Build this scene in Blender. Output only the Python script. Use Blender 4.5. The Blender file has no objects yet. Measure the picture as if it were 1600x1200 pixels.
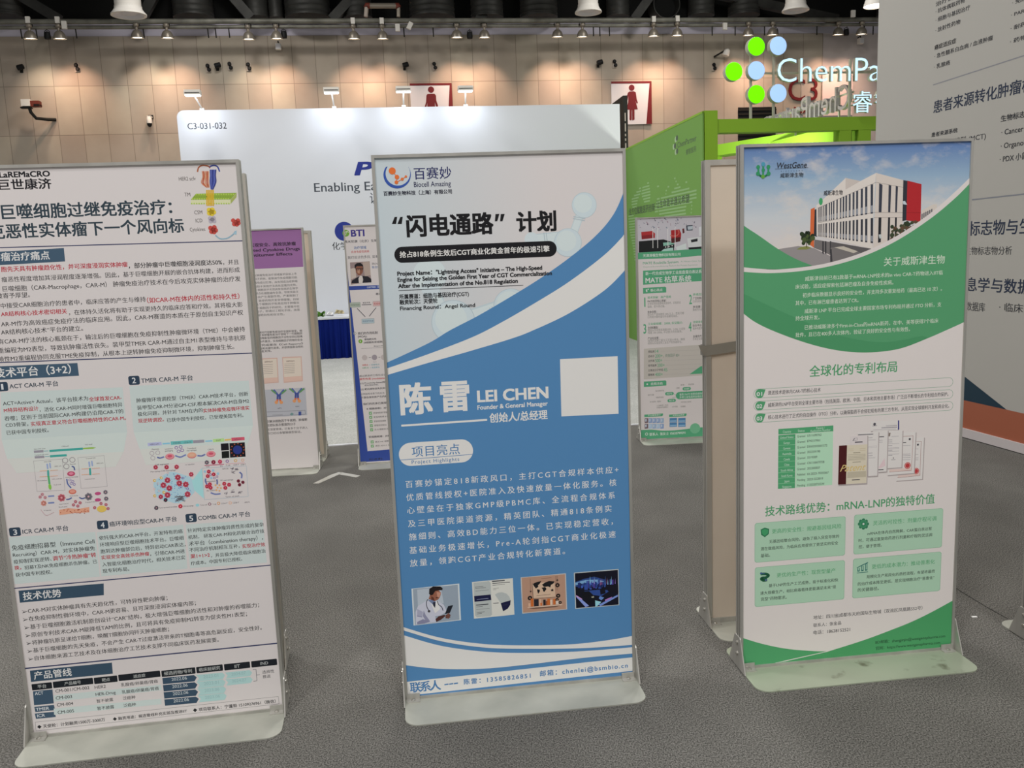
import bpy, bmesh, math, random
from mathutils import Vector, Matrix

scene = bpy.context.scene
COL = scene.collection

# ------------------------------------------------------------------ camera
cam_data = bpy.data.cameras.new('camera')
cam_data.sensor_fit = 'HORIZONTAL'; cam_data.sensor_width = 36.0
cam_data.lens = 1355.07 * 36.0 / 1600.0
cam_data.clip_end = 200
cam = bpy.data.objects.new('camera', cam_data); COL.objects.link(cam)
CR, CU, CD = Vector((.999188, -.006192, -.039810)), Vector((.040289, .153564, .987317)), Vector((0, .988119, -.153688))
m = Matrix((CR, CU, -CD)).transposed().to_4x4(); m.translation = (0, 0, 1.4982)
cam.matrix_world = m
scene.camera = cam

# ------------------------------------------------------------------ world, hall lamps, exposure
world = bpy.data.worlds.new('hall_air'); scene.world = world; world.use_nodes = True
world.node_tree.nodes['Background'].inputs[0].default_value = (1.0, .975, .95, 1)
world.node_tree.nodes['Background'].inputs[1].default_value = .27
scene.view_settings.view_transform = 'Standard'; scene.view_settings.look = 'None'
scene.view_settings.exposure = 0.0; scene.view_settings.gamma = 1.0
scene.view_settings.use_curve_mapping = False
scene.cycles.use_denoising = True
scene.cycles.max_bounces = 6; scene.cycles.sample_clamp_indirect = 4

def lamp(name, kind, loc, target, power, color, **kw):
    d = bpy.data.lights.new(name, kind); d.energy = power; d.color = color
    for k, v in kw.items(): setattr(d, k, v)
    o = bpy.data.objects.new(name, d); COL.objects.link(o); o.location = loc
    o.rotation_euler = (Vector(target) - Vector(loc)).to_track_quat('-Z', 'Y').to_euler()
    return o
# the hall's high-bay lamps over the aisle and over the booths
for x, y, p in ((-3.5, -3.5, 350), (2.5, -4.0, 350), (-.5, -.5, 175), (-6, 5, 240), (5.5, 4.5, 130), (0, 8.5, 240), (-5, 11, 210), (4.5, 12.5, 210), (-5, 16, 200), (4, 17, 200)):
    lamp('hall_lamp', 'AREA', (x, y, 8.6), (x, y, 0), p, (1.0, .975, .945), shape='DISK', size=1.1)

# ------------------------------------------------------------------ materials
def lin(c): return c / 12.92 if c <= .04045 else ((c + .055) / 1.055) ** 2.4
def rgb(h): return tuple(lin(int(h[i:i + 2], 16) / 255) for i in (1, 3, 5)) + (1.0,)
MATS = {}
def mat(name, color, rough=.6, metal=0.0, spec=.3, emit=0.0):
    if name in MATS: return MATS[name]
    mt = bpy.data.materials.new(name); mt.use_nodes = True
    b = mt.node_tree.nodes['Principled BSDF']; c = rgb(color) if isinstance(color, str) else color
    b.inputs['Base Color'].default_value = c; b.inputs['Roughness'].default_value = rough
    b.inputs['Metallic'].default_value = metal; b.inputs['Specular IOR Level'].default_value = spec
    if emit:
        b.inputs['Emission Color'].default_value = c; b.inputs['Emission Strength'].default_value = emit
    MATS[name] = mt; return mt
def nodes(mt): return mt.node_tree.nodes, mt.node_tree.links, mt.node_tree.nodes['Principled BSDF']
def speckle(mt, c0, c1, scale, detail=4, bump=0.0, coord='Object', lo=.3, hi=.7, stretch=(1, 1, 1), second=None):
    n, l, b = nodes(mt)
    tc = n.new('ShaderNodeTexCoord'); mp = n.new('ShaderNodeMapping'); mp.inputs['Scale'].default_value = stretch
    no = n.new('ShaderNodeTexNoise'); no.inputs['Scale'].default_value = scale; no.inputs['Detail'].default_value = detail
    rp = n.new('ShaderNodeValToRGB'); rp.color_ramp.elements[0].color = rgb(c0); rp.color_ramp.elements[1].color = rgb(c1)
    rp.color_ramp.elements[0].position = lo; rp.color_ramp.elements[1].position = hi
    l.new(tc.outputs[coord], mp.inputs['Vector']); l.new(mp.outputs[0], no.inputs['Vector']); l.new(no.outputs['Fac'], rp.inputs[0])
    out = rp.outputs[0]
    if second:
        n2 = n.new('ShaderNodeTexNoise'); n2.inputs['Scale'].default_value = second[0]; n2.inputs['Detail'].default_value = 3
        r2 = n.new('ShaderNodeValToRGB'); r2.color_ramp.elements[0].position = .35; r2.color_ramp.elements[1].position = .7
        r2.color_ramp.elements[0].color = (second[1],) * 3 + (1,); r2.color_ramp.elements[1].color = (1, 1, 1, 1)
        mx = n.new('ShaderNodeMix'); mx.data_type = 'RGBA'; mx.blend_type = 'MULTIPLY'; mx.inputs[0].default_value = 1
        l.new(mp.outputs[0], n2.inputs['Vector']); l.new(n2.outputs['Fac'], r2.inputs[0]); l.new(out, mx.inputs[6]); l.new(r2.outputs[0], mx.inputs[7]); out = mx.outputs[2]
    l.new(out, b.inputs['Base Color'])
    if bump:
        bp = n.new('ShaderNodeBump'); bp.inputs['Strength'].default_value = bump; bp.inputs['Distance'].default_value = .004
        l.new(no.outputs['Fac'], bp.inputs['Height']); l.new(bp.outputs[0], b.inputs['Normal'])
    return mt
M = {}
M['carpet'] = speckle(mat('grey_felt_carpet', '#8a8883', .95, spec=.05), '#474643', '#8b8984', 230, 8, .4, second=(3.2, .87), lo=.36, hi=.66, stretch=(1, .7, 1))
M['carpet_light'] = speckle(mat('pale_booth_carpet', '#b9bcac', .95, spec=.05), '#9c9e9b', '#c6c7c3', 90, 6, .3, second=(2.5, .9))
M['alu'] = speckle(mat('brushed_aluminium', '#b9bcac', .38, .45), '#a9a8a2', '#d0cec8', 9, 3, stretch=(1, 1, .15))
M['groove'] = mat('dark_channel_metal', '#7a776f', .5, .6)
M['plate'] = speckle(mat('painted_steel_plate', '#b9bcac', .42, .15), '#adafa5', '#c2c3b8', 6, 5, second=(1.6, .9))
M['plate_worn'] = speckle(mat('worn_steel_plate', '#b9bcac', .45, .15), '#6d6a58', '#b2bba6', 11, 6, lo=.26, hi=.4, second=(3, .85))
M['zinc'] = mat('zinc_screw', '#cfcdc6', .25, .9)
M['paper'] = mat('poster_paper', '#ece6e6', .5, spec=.35)
M['cream'] = speckle(mat('blank_cream_panel', '#dcd0c0', .65), '#d2c4b4', '#e0d6c8', 2.2, 4, stretch=(1, 1, .5))
M['white'] = mat('white_laminate', '#d3d6dc', .5, spec=.3)
M['tape'] = mat('grey_duct_tape', '#96948c', .45, .2)
M['black'] = mat('black_paint', '#0c0c0d', .6)
M['dark'] = mat('dark_steel', '#24231f', .6, .3)
M['rail'] = speckle(mat('worn_grey_rail', '#6b6a60', .5, .2), '#57564e', '#85847a', 3, 5)
M['ceil'] = mat('unlit_ceiling_black', '#0b0c0b', .9)
M['duct'] = speckle(mat('dark_duct_metal', '#2b2b29', .55, .4), '#2b2b29', '#3d3d3a', 3, 3)
M['bell'] = mat('grey_lamp_bell', '#8c8478', .4, .4)
M['lampglass'] = mat('lamp_glass', '#fff1dc', .3, emit=6)
M['led'] = mat('led_tube', '#f4f8ff', .3, emit=5)
M['offwhite'] = mat('offwhite_plastic', '#d8d4cc', .5)
M['green'] = mat('green_booth_paint', '#74a04c', .6, spec=.2)
M['lime'] = mat('lime_booth_paint', '#86b032', .55, spec=.2)
M['gsign'] = mat('green_light_disc', '#6cf200', .5, spec=.1, emit=.85)
M['bsign'] = mat('blue_light_disc', '#a2c6f2', .5, spec=.1, emit=.72)
M['wsign'] = mat('white_light_letter', '#c4ecff', .4, emit=.85)
M['chrome'] = mat('bare_letter_metal', '#c8c4c2', .25, .8)
M['pole'] = mat('pale_sign_pole', '#b5b5a4', .45, .3)
M['red'] = mat('red_sign_vinyl', '#6a1a1e', .5)
M['navy'] = mat('navy_table_cloth', '#0c1f6c', .85, spec=.1)
M['signwhite'] = mat('sign_board_white', '#d2d0d2', .5)
M['pink'] = mat('pale_pink_board', '#d9c6c4', .6)
M['tan'] = mat('grey_tan_board', '#b3a79c', .7)
M['leaf'] = speckle(mat('green_leaf', '#4a7a2c', .5), '#3c6a22', '#6a9840', 30)
M['petal'] = mat('white_petal', '#f0f0ee', .6); M['cpetal'] = mat('cream_petal', '#d9cfae', .6)
M['rightwall'] = mat('grey_booth_laminate', '#b3b1ab', .55, spec=.25)
M['skirting'] = mat('pale_skirting', '#c9c2c2', .6)
M['frieze'] = mat('white_frieze_paint', '#bdb8c4', .8)
M['palewall'] = speckle(mat('pale_wall_paint', '#b9aeaa', .85), '#b9aeaa', '#cbc0bd', 1.4)
M['pipe_red'] = mat('red_pipe_elbow', '#6a2e22', .6)

def tile_wall():
    mt = mat('beige_wall_tile', '#b0a290', .75, spec=.2); n, l, b = nodes(mt)
    tc = n.new('ShaderNodeTexCoord'); mp = n.new('ShaderNodeMapping')
    br = n.new('ShaderNodeTexBrick'); br.offset = 0; br.squash = 1
    for k, v in (('Scale', 1.0), ('Brick Width', .5192), ('Row Height', 1.053), ('Mortar Size', .007), ('Mortar Smooth', .3), ('Bias', 0)): br.inputs[k].default_value = v
    br.inputs['Color1'].default_value = rgb('#b5ab9b'); br.inputs['Color2'].default_value = rgb('#a99d90'); br.inputs['Mortar'].default_value = rgb('#857b70')
    no = n.new('ShaderNodeTexNoise'); no.inputs['Scale'].default_value = 1.1; no.inputs['Detail'].default_value = 6
    rp = n.new('ShaderNodeValToRGB'); rp.color_ramp.elements[0].position = .3; rp.color_ramp.elements[1].position = .68
    rp.color_ramp.elements[0].color = (.84, .82, .8, 1); rp.color_ramp.elements[1].color = (1, 1, 1, 1)
    mx = n.new('ShaderNodeMix'); mx.data_type = 'RGBA'; mx.blend_type = 'MULTIPLY'; mx.inputs[0].default_value = 1
    sp = n.new('ShaderNodeSeparateXYZ'); cb = n.new('ShaderNodeCombineXYZ')
    l.new(tc.outputs['Object'], sp.inputs[0]); l.new(sp.outputs[0], cb.inputs[0]); l.new(sp.outputs[2], cb.inputs[1])
    l.new(cb.outputs[0], mp.inputs['Vector']); l.new(mp.outputs[0], br.inputs['Vector']); l.new(tc.outputs['Object'], no.inputs['Vector'])
    l.new(no.outputs['Fac'], rp.inputs[0]); l.new(br.outputs['Color'], mx.inputs[6]); l.new(rp.outputs[0], mx.inputs[7]); l.new(mx.outputs[2], b.inputs['Base Color'])
    # grid phase: a joint at u=-6.857 and at z=6.508 (object origin sits on that crossing)
    return mt
M['tile'] = tile_wall()

def sky_print():
    """printed picture of a blue sky with clouds (a print: its colours belong to the paper)"""
    mt = mat('printed_sky', '#efe7e3', .5, spec=.35); n, l, b = nodes(mt)
    tc = n.new('ShaderNodeTexCoord'); sp = n.new('ShaderNodeSeparateXYZ'); mr = n.new('ShaderNodeMapRange')
    mr.inputs[1].default_value = 1.44; mr.inputs[2].default_value = 1.80
    r = n.new('ShaderNodeValToRGB'); r.color_ramp.elements[0].color = rgb('#f0e6e4'); r.color_ramp.elements[1].color = rgb('#5f83c2')
    e = r.color_ramp.elements.new(.35); e.color = rgb('#dde4ea'); e = r.color_ramp.elements.new(.68); e.color = rgb('#a5c3df')
    no = n.new('ShaderNodeTexNoise'); no.inputs['Scale'].default_value = 7; no.inputs['Detail'].default_value = 6; no.inputs['Roughness'].default_value = .6
    mp = n.new('ShaderNodeMapping'); mp.inputs['Scale'].default_value = (1, 1, 1.9); mp.inputs['Rotation'].default_value = (0, .5, 0); mp.inputs['Location'].default_value = (2.3, 0, .7)
    cr = n.new('ShaderNodeValToRGB'); cr.color_ramp.elements[0].position = .5; cr.color_ramp.elements[1].position = .72
    ms = n.new('ShaderNodeMath'); ms.operation = 'MULTIPLY'; ms.inputs[1].default_value = .75
    mx = n.new('ShaderNodeMix'); mx.data_type = 'RGBA'; mx.inputs[7].default_value = rgb('#f2e9e2')
    l.new(tc.outputs['Object'], sp.inputs[0]); l.new(sp.outputs[2], mr.inputs[0]); l.new(mr.outputs[0], r.inputs[0])
    l.new(tc.outputs['Object'], mp.inputs['Vector']); l.new(mp.outputs[0], no.inputs['Vector']); l.new(no.outputs['Fac'], cr.inputs[0]); l.new(cr.outputs[0], ms.inputs[0])
    l.new(ms.outputs[0], mx.inputs[0]); l.new(r.outputs[0], mx.inputs[6]); l.new(mx.outputs[2], b.inputs['Base Color']); return mt
M['sky'] = sky_print()
def tint_print():
    """printed pale-blue tint that fades across the sheet"""
    mt = mat('printed_pale_tint', '#efe7e3', .5, spec=.35); n, l, b = nodes(mt)
    tc = n.new('ShaderNodeTexCoord'); sp = n.new('ShaderNodeSeparateXYZ'); mr = n.new('ShaderNodeMapRange')
    mr.inputs[1].default_value = 0; mr.inputs[2].default_value = .55
    r = n.new('ShaderNodeValToRGB'); r.color_ramp.elements[0].color = rgb('#d5e3ea'); r.color_ramp.elements[1].color = rgb('#ece6e6')
    l.new(tc.outputs['Object'], sp.inputs[0]); l.new(sp.outputs[0], mr.inputs[0]); l.new(mr.outputs[0], r.inputs[0]); l.new(r.outputs[0], b.inputs['Base Color']); return mt
M['tint'] = tint_print()
GAIN = 1.45        # sheets: print colours are listed as they look in the hall's light; paper itself is this much lighter
def ink(h):
    if h[0] != '#': return M[h]
    r, g, b, _ = rgb(h)
    return mat('ink_%s_%g' % (h[1:], GAIN), tuple(min(v * GAIN, .92) for v in (r, g, b)) + (1.0,), .5, spec=.35)

# ------------------------------------------------------------------ mesh helpers
def ears(p):
    """triangles of a plain 2-D outline by ear clipping"""
    n = len(p); idx = list(range(n))
    if sum(p[i][0] * p[(i + 1) % n][1] - p[(i + 1) % n][0] * p[i][1] for i in range(n)) < 0: idx.reverse()
    cr = lambda a, b, c: (b[0] - a[0]) * (c[1] - a[1]) - (b[1] - a[1]) * (c[0] - a[0])
    out = []
    while len(idx) > 3:
        best = None
        for k in range(len(idx)):
            i, j, l = idx[k - 1], idx[k], idx[(k + 1) % len(idx)]; a, b, c = p[i], p[j], p[l]; s = cr(a, b, c)
            if s <= 1e-14:
                if abs(s) <= 1e-14 and best is None: best = k
                continue
            if any(cr(a, b, p[q]) > -1e-13 and cr(b, c, p[q]) > -1e-13 and cr(c, a, p[q]) > -1e-13 for q in idx if q not in (i, j, l) and p[q] not in (a, b, c)): continue
            out.append((i, j, l)); del idx[k]; break
        else: del idx[best if best is not None else 0]
    if len(idx) == 3: out.append(tuple(idx))
    return out
class MB:
    def __init__(s): s.v = []; s.f = []; s.mi = []; s.ms = []
    def m(s, mt):
        if mt not in s.ms: s.ms.append(mt)
        return s.ms.index(mt)
    def face(s, pts, mt):
        b = len(s.v); s.v += [tuple(p) for p in pts]; s.f.append(tuple(range(b, b + len(pts)))); s.mi.append(s.m(mt))
    def box(s, x0, x1, y0, y1, z0, z1, mt, R=None):
        P = [(x0, y0, z0), (x1, y0, z0), (x1, y1, z0), (x0, y1, z0), (x0, y0, z1), (x1, y0, z1), (x1, y1, z1), (x0, y1, z1)]
        if R: P = [R @ Vector(p) for p in P]
        b = len(s.v); s.v += [tuple(p) for p in P]; k = s.m(mt)
        for q in ((0, 3, 2, 1), (4, 5, 6, 7), (0, 1, 5, 4), (1, 2, 6, 5), (2, 3, 7, 6), (3, 0, 4, 7)): s.f.append(tuple(b + i for i in q)); s.mi.append(k)
    def prism(s, pts, ext, mt):
        """extrude a 3-D outline by the vector ext"""
        n = len(pts); b = len(s.v); e = Vector(ext); P = [Vector(p) for p in pts]
        s.v += [tuple(p) for p in P] + [tuple(p + e) for p in P]; k = s.m(mt)
        nn = Vector((0, 0, 0))
        for i in range(n): nn += P[i].cross(P[(i + 1) % n])
        ax = max(range(3), key=lambda q: abs(nn[q])); ab = [q for q in range(3) if q != ax]
        for t in ears([(v[ab[0]], v[ab[1]]) for v in P]):
            s.f.append((b + t[0], b + t[1], b + t[2])); s.mi.append(k); s.f.append((b + n + t[2], b + n + t[1], b + n + t[0])); s.mi.append(k)
        for i in range(n): j = (i + 1) % n; s.f.append((b + i, b + j, b + n + j, b + n + i)); s.mi.append(k)
    def lathe(s, prof, mt, seg=20, R=None, caps=True):
        """profile of (radius, height) turned about z"""
        b = len(s.v); k = s.m(mt)
        for r, h in prof:
            for i in range(seg):
                a = 2 * math.pi * i / seg; p = Vector((r * math.cos(a), r * math.sin(a), h)); s.v.append(tuple(R @ p if R else p))
        for j in range(len(prof) - 1):
            for i in range(seg):
                i2 = (i + 1) % seg; s.f.append((b + j * seg + i, b + j * seg + i2, b + (j + 1) * seg + i2, b + (j + 1) * seg + i)); s.mi.append(k)
        if caps:
            s.f.append(tuple(b + i for i in range(seg))[::-1]); s.mi.append(k)
            e = b + (len(prof) - 1) * seg; s.f.append(tuple(e + i for i in range(seg))); s.mi.append(k)
    def tube(s, pts, r, mt, seg=8):
        pts = [Vector(p) for p in pts]; b = len(s.v); k = s.m(mt)
        for i, p in enumerate(pts):
            d = (pts[min(i + 1, len(pts) - 1)] - pts[max(i - 1, 0)]).normalized(); u = d.orthogonal().normalized(); w = d.cross(u)
            if i and (prev - u).length > 1e-6:
                u = (prev - d * prev.dot(d)).normalized(); w = d.cross(u)
            prev = u
            for q in range(seg): a = 2 * math.pi * q / seg; s.v.append(tuple(p + (u * math.cos(a) + w * math.sin(a)) * r))
        for i in range(len(pts) - 1):
            for q in range(seg): q2 = (q + 1) % seg; s.f.append((b + i * seg + q, b + i * seg + q2, b + (i + 1) * seg + q2, b + (i + 1) * seg + q)); s.mi.append(k)
        s.f.append(tuple(b + i for i in range(seg))[::-1]); s.mi.append(k); e = b + (len(pts) - 1) * seg; s.f.append(tuple(e + i for i in range(seg))); s.mi.append(k)
    def mesh(s, name, smooth=None):
        me = bpy.data.meshes.new(name); me.from_pydata(s.v, [], s.f)
        for mt in s.ms: me.materials.append(mt)
        me.polygons.foreach_set('material_index', s.mi); me.update()
        if smooth is not None:
            me.polygons.foreach_set('use_smooth', [True] * len(me.polygons)); me.set_sharp_from_angle(angle=math.radians(smooth))
        return me
    def obj(s, name, parent=None, smooth=None): return put(name, s.mesh(name, smooth), parent)
def put(name, me, parent=None):
    o = bpy.data.objects.new(name, me); COL.objects.link(o)
    if parent: o.parent = parent
    return o
def tag(o, label=None, cat=None, group=None, kind=None):
    for k, v in (('label', label), ('category', cat), ('group', group), ('kind', kind)):
        if v: o[k] = v
    return o
def empty(name, loc, rz, label, cat, group=None):
    o = bpy.data.objects.new(name, None); COL.objects.link(o); o.location = loc; o.rotation_euler = (0, 0, rz); o.empty_display_size = .1
    return tag(o, label, cat, group)
def copy_tree(o, parent=None):
    c = o.copy(); COL.objects.link(c)
    if parent: c.parent = parent
    for ch in list(o.children): copy_tree(ch, c)
    return c
def bevel(o, w, seg=2):
    bm = bmesh.new(); bm.from_mesh(o.data); bmesh.ops.remove_doubles(bm, verts=bm.verts, dist=1e-5); bmesh.ops.bevel(bm, geom=bm.edges, offset=w, segments=seg, affect='EDGES', profile=.5); bm.to_mesh(o.data); bm.free(); return o

# ------------------------------------------------------------------ lettering
_fc = bpy.data.curves.new('lettering', 'FONT'); _fc.resolution_u = 3
_fo = bpy.data.objects.new('lettering', _fc); COL.objects.link(_fo)
_cache = {}
THIN = 0.0
def glyphs(t, bold=0, shear=0.0, space=1.0, single=False):
    key = (t, bold, shear, round(space, 4), single, THIN)
    if key not in _cache:
        _fc.body = t; _fc.offset = -THIN if single else 0.0; _fc.shear = shear; _fc.space_character = space
        dg = bpy.context.evaluated_depsgraph_get(); ev = _fo.evaluated_get(dg); me = ev.to_mesh()
        v = [(p.co.x, p.co.y) for p in me.vertices]; f = [tuple(p.vertices) for p in me.polygons]; ev.to_mesh_clear()
        if not single:                      # heavier strokes: the outline laid down again a hair to each side
            d = (.008, .014, .022, .034)[bold]; n = len(v); w = []; g = []
            for i, (dx, dy) in enumerate(((-d, 0), (d, 0)) if not bold else ((-d, -d * .7), (d, -d * .7), (d, d * .7), (-d, d * .7)) + (((0, 0), (-d, 0), (d, 0)) if bold == 3 else ())):
                w += [(a + dx, b + dy) for a, b in v]; g += [tuple(k + i * n for k in q) for q in f]
            v, f = w, g
        _cache[key] = (v, f, min(p[0] for p in v), max(p[0] for p in v))
    return _cache[key]
def text_2d(t, u0, u1, v, em, bold=0, track=0, shear=0.0, single=False):
    """text stretched (or letter-spaced) to run from u0 to u1, its middle height on v"""
    sp = 1.0
    if track:
        a = glyphs(t, bold, shear, 1.0, single); b = glyphs(t, bold, shear, 2.0, single); wa, wb = a[3] - a[2], b[3] - b[2]
        sp = max(.5, 1 + ((u1 - u0) / em - wa) / max(wb - wa, 1e-6))
    vs, fs, x0, x1 = glyphs(t, bold, shear, sp, single)
    sx = (u1 - u0) / (x1 - x0); sy = em if em else sx
    return [(u0 + (x - x0) * sx, v + (y - .37) * sy) for x, y in vs], fs

LAY = .00005
def pairs(q): return list(zip(q[::2], q[1::2]))
def paint(mb, items, y0, gain=1.45):
    """lay printed shapes on the plane y=y0 of a board (x right, z up); lengths in the lists are tenths of a millimetre"""
    global GAIN
    GAIN = gain; K = 10000.0
    for it in items:
        k, lay = it[0], it[1]; y = y0 - (lay + 1) * LAY
        if k == 'T':
            _, _, t, u0, u1, v, em, c, b, tr, sh = it
            vs, fs = text_2d(t, u0 / K, u1 / K, v / K, em / K, b, tr, sh)
            o = len(mb.v); n = len(vs) // (2, 4, 4, 7)[b]; mb.v += [(x, y - i // n * .000006, z) for i, (x, z) in enumerate(vs)]; mi = mb.m(ink(c))
            mb.f += [tuple(o + i for i in f) for f in fs]; mb.mi += [mi] * len(fs)
        elif k == 'P':
            poly(mb, [(a / K, b / K) for a, b in pairs(it[3])], y, ink(it[2]))
        elif k == 'L':
            w = it[3] / K / 2; pts = [Vector((a / K, b / K)) for a, b in pairs(it[4])]
            for p, q in zip(pts, pts[1:]):
                d = q - p
                if d.length < 1e-6: continue
                d.normalize(); n = Vector((-d.y, d.x)) * w; e = d * w * .4
                mb.face([(r.x, y, r.y) for r in (p - n - e, q - n + e, q + n + e, p + n - e)], ink(it[2]))
        elif k == 'E':
            c, q = it[2], it[3]
            for i in range(0, len(q), 4): disc(mb, y, ink(c), 0, *(v / K for v in q[i:i + 4]))
        elif k == 'C':
            c, q = it[2], it[3]
            for i in range(0, len(q), 3): disc(mb, y, ink(c), 0, q[i] / K, q[i + 1] / K, q[i + 2] / K, q[i + 2] / K)
        elif k == 'O':
            _, _, c, u, v, ru, rv, ring = it; disc(mb, y, ink(c), ring / K, u / K, v / K, ru / K, rv / K)
        elif k == 'R':
            _, _, c, u0, v0, u1, v1, rad, wid = it
            def rr(d):
                r = max(3, min(rad, (v1 - v0) / 2, (u1 - u0) / 2) - d); out = []
                for cx, cz, a0 in ((u1 - d - r, v0 + d + r, -90), (u1 - d - r, v1 - d - r, 0), (u0 + d + r, v1 - d - r, 90), (u0 + d + r, v0 + d + r, 180)):
                    for i in range(9): a = math.radians(a0 + i * 11.25); out.append(((cx + r * math.cos(a)) / K, (cz + r * math.sin(a)) / K))
                return out
            o = rr(0)
            if wid:
                q = rr(wid)
                for i in range(len(o)):
                    j = (i + 1) % len(o); mb.face([(p[0], y, p[1]) for p in (o[i], o[j], q[j], q[i])], ink(c))
            else: mb.face([(p[0], y, p[1]) for p in o], ink(c))
def disc(mb, y, mt, ring, u, v, ru, rv):
    n = max(10, min(40, int(ru * 1200) + 8)); A = [2 * math.pi * i / n for i in range(n)]
    o = [(u + ru * math.cos(a), v + rv * math.sin(a)) for a in A]
    if ring:
        q = [(u + (ru - ring) * math.cos(a), v + (rv - ring) * math.sin(a)) for a in A]
        for i in range(n):
            j = (i + 1) % n; mb.face([(p[0], y, p[1]) for p in (o[i], o[j], q[j], q[i])], mt)
    else: mb.face([(p[0], y, p[1]) for p in o], mt)
def poly(mb, pts, y, mt):
    o = len(mb.v); mb.v += [(a, y, b) for a, b in pts]; k = mb.m(mt)
    for t in ears(pts):
        mb.f.append(tuple(o + i for i in t)); mb.mi.append(k)

# ------------------------------------------------------------------ measured positions (metres)
LAMPS=[(-10.066, 6.271), (-9.483, 6.268), (-7.92, 6.28), (-7.304, 6.271), (-5.61, 6.237), (-5.017, 6.247), (-3.35, 6.239), (-2.717, 6.236), (-1.055, 6.256), (-0.429, 6.253), (1.26, 6.26), (1.847, 6.257), (3.547, 6.264), (4.122, 6.276), (5.878, 6.276), (6.489, 6.281), (8.164, 6.281), (8.77, 6.286)]
RAILZ=[(-10.63, 6.592), (4.626, 6.596), (9.095, 6.617)]
FRIEZE=[6.513, 6.505, 6.725, 6.729]
TILE_END=(8.205, 6.386)
FIX={'camera': [(-10.6, 5.788), (-6.448, 5.789), (-2.237, 5.763), (2.404, 5.779)], 'socket': [(-9.439, 5.844), (-6.642, 5.805), (-6.163, 5.842), (-5.756, 5.824), (-1.533, 5.8), (2.818, 5.82), (5.334, 5.723)], 'flood': [(-5.056, 6.238)], 'box': [(9.136, 6.29)], 'bigcam': [(-10.336, 4.873)], 'dome': [(-7.999, 4.666)], 'brk': [(5.484, 5.978)]}
HANG=[(-10.261, 6.438), (-9.958, 6.437), (-9.17, 6.435), (-7.8, 6.43), (-6.467, 6.426), (-6.307, 6.425), (-6.025, 6.424), (-2.238, 6.412), (-1.581, 6.409), (2.124, 6.397), (2.275, 6.397), (2.504, 6.396), (5.003, 6.387), (5.574, 6.386), (6.311, 6.383), (7.644, 6.379), (8.868, 6.375), (9.102, 6.374)]
SPK_POS=[(-9.774, 6.385), (-4.871, 6.447), (-0.746, 6.338), (6.633, 6.44), (8.452, 6.376)]
WBOX=[(-10.114, 6.617), (-9.532, 6.616), (-9.339, 6.525), (-3.371, 6.55), (-2.74, 6.549), (-2.378, 6.453), (-2.105, 6.493), (3.567, 6.591), (4.142, 6.604), (5.257, 6.459), (8.428, 6.714)]
DUCT=[(-6.802, 0.426, 6.801), (-5.451, 0.256, 6.799), (-5.031, 0.155, 6.798), (-4.341, 0.496, 6.783), (-1.551, 0.511, 6.778), (0.927, 0.434, 6.789), (2.832, 0.271, 6.814), (4.887, 0.31, 6.826), (5.961, 0.372, 6.825), (10.04, 0.542, 6.85), (-10.647, 0.341, 6.82), (-3.227, 0.31, 6.795), (-0.286, 0.372, 6.79)]
NOZ=[(-7.714, 0.337, 6.348), (1.65, 0.287, 6.395), (6.368, 0.294, 6.432)]
STRUT=[((-10.317, 7.234), (-9.556, 6.743)), ((-7.546, 7.214), (-7.858, 6.74)), ((-5.937, 7.218), (-5.566, 6.764)), ((-3.262, 7.251), (-3.791, 6.734)), ((-0.08, 7.286), (-0.505, 6.701)), ((3.644, 7.324), (3.166, 6.724)), ((5.382, 7.242), (8.164, 6.716))]
PIPE=[(-3.058, 6.717), (-3.03, 6.923), (-2.957, 6.951), (-2.382, 6.951), (-2.327, 6.909), (-2.339, 6.716)]
MOUTH=[(3.951, 7.041), 0.31]
LAMPBIG=[7.26395786867352, 17.518427985955032, 5.81800819086861]
SIGN1=[(-2.138, 5.417), (-1.161, 5.406), (-1.159, 4.543), (-2.173, 4.561)]
SIGN2=[(2.713, 5.397), (3.719, 5.4), (3.727, 4.394), (2.722, 4.398)]
FEM=[[(3.165, 5.163), (3.278, 5.169), (3.326, 5.142), (3.347, 4.973), (3.374, 4.897), (3.345, 4.871), (3.315, 4.954), (3.304, 5.03), (3.322, 4.916), (3.367, 4.746), (3.286, 4.743), (3.282, 4.501), (3.233, 4.483), (3.221, 4.502), (3.225, 4.729), (3.217, 4.729), (3.209, 4.495), (3.172, 4.484), (3.156, 4.511), (3.161, 4.738), (3.084, 4.739), (3.128, 4.919), (3.139, 5.07), (3.113, 4.957), (3.088, 4.92), (3.064, 4.935), (3.107, 5.07), (3.124, 5.137)], (3.223, 5.252)]
MAN=[[(-1.74, 5.173), (-1.57, 5.178), (-1.538, 5.134), (-1.537, 5.025), (-1.505, 4.915), (-1.501, 4.842), (-1.546, 4.843), (-1.569, 4.989), (-1.592, 4.551), (-1.675, 4.552), (-1.669, 4.808), (-1.691, 4.553), (-1.774, 4.554), (-1.751, 4.974), (-1.788, 4.847), (-1.833, 4.847), (-1.78, 4.992), (-1.764, 5.137)], (-1.648, 5.27)]
C3=[(7.285, 4.811), (8.057, 4.846), (7.674, 5.177), (7.441, 4.669), (8.233, 4.672)]
PINK=[(8.167, 5.542), (9.036, 4.517)]
GRILLE=[(5.965, 4.754), (6.967, 4.007)]
TAN=[(7.631, 5.931), (8.149, 4.501)]
ARM=[(0.355, (0.303, 3.85)), (2.236, (2.221, 3.862)), (3.262, (3.254, 3.864)), (4.196, (4.165, 3.862))]
POST=[(0.002, 3.015), (0.179, 3.012), (0.182, 2.873), (0.182, 2.741), (2.124, 2.89), (1.639, 2.763)]
DISC=[(0.639, 3.674), (0.904, 3.679), (0.369, 3.402), (0.64, 3.41), (0.641, 3.147), (0.908, 3.154)]
DISCR=0.105
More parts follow.
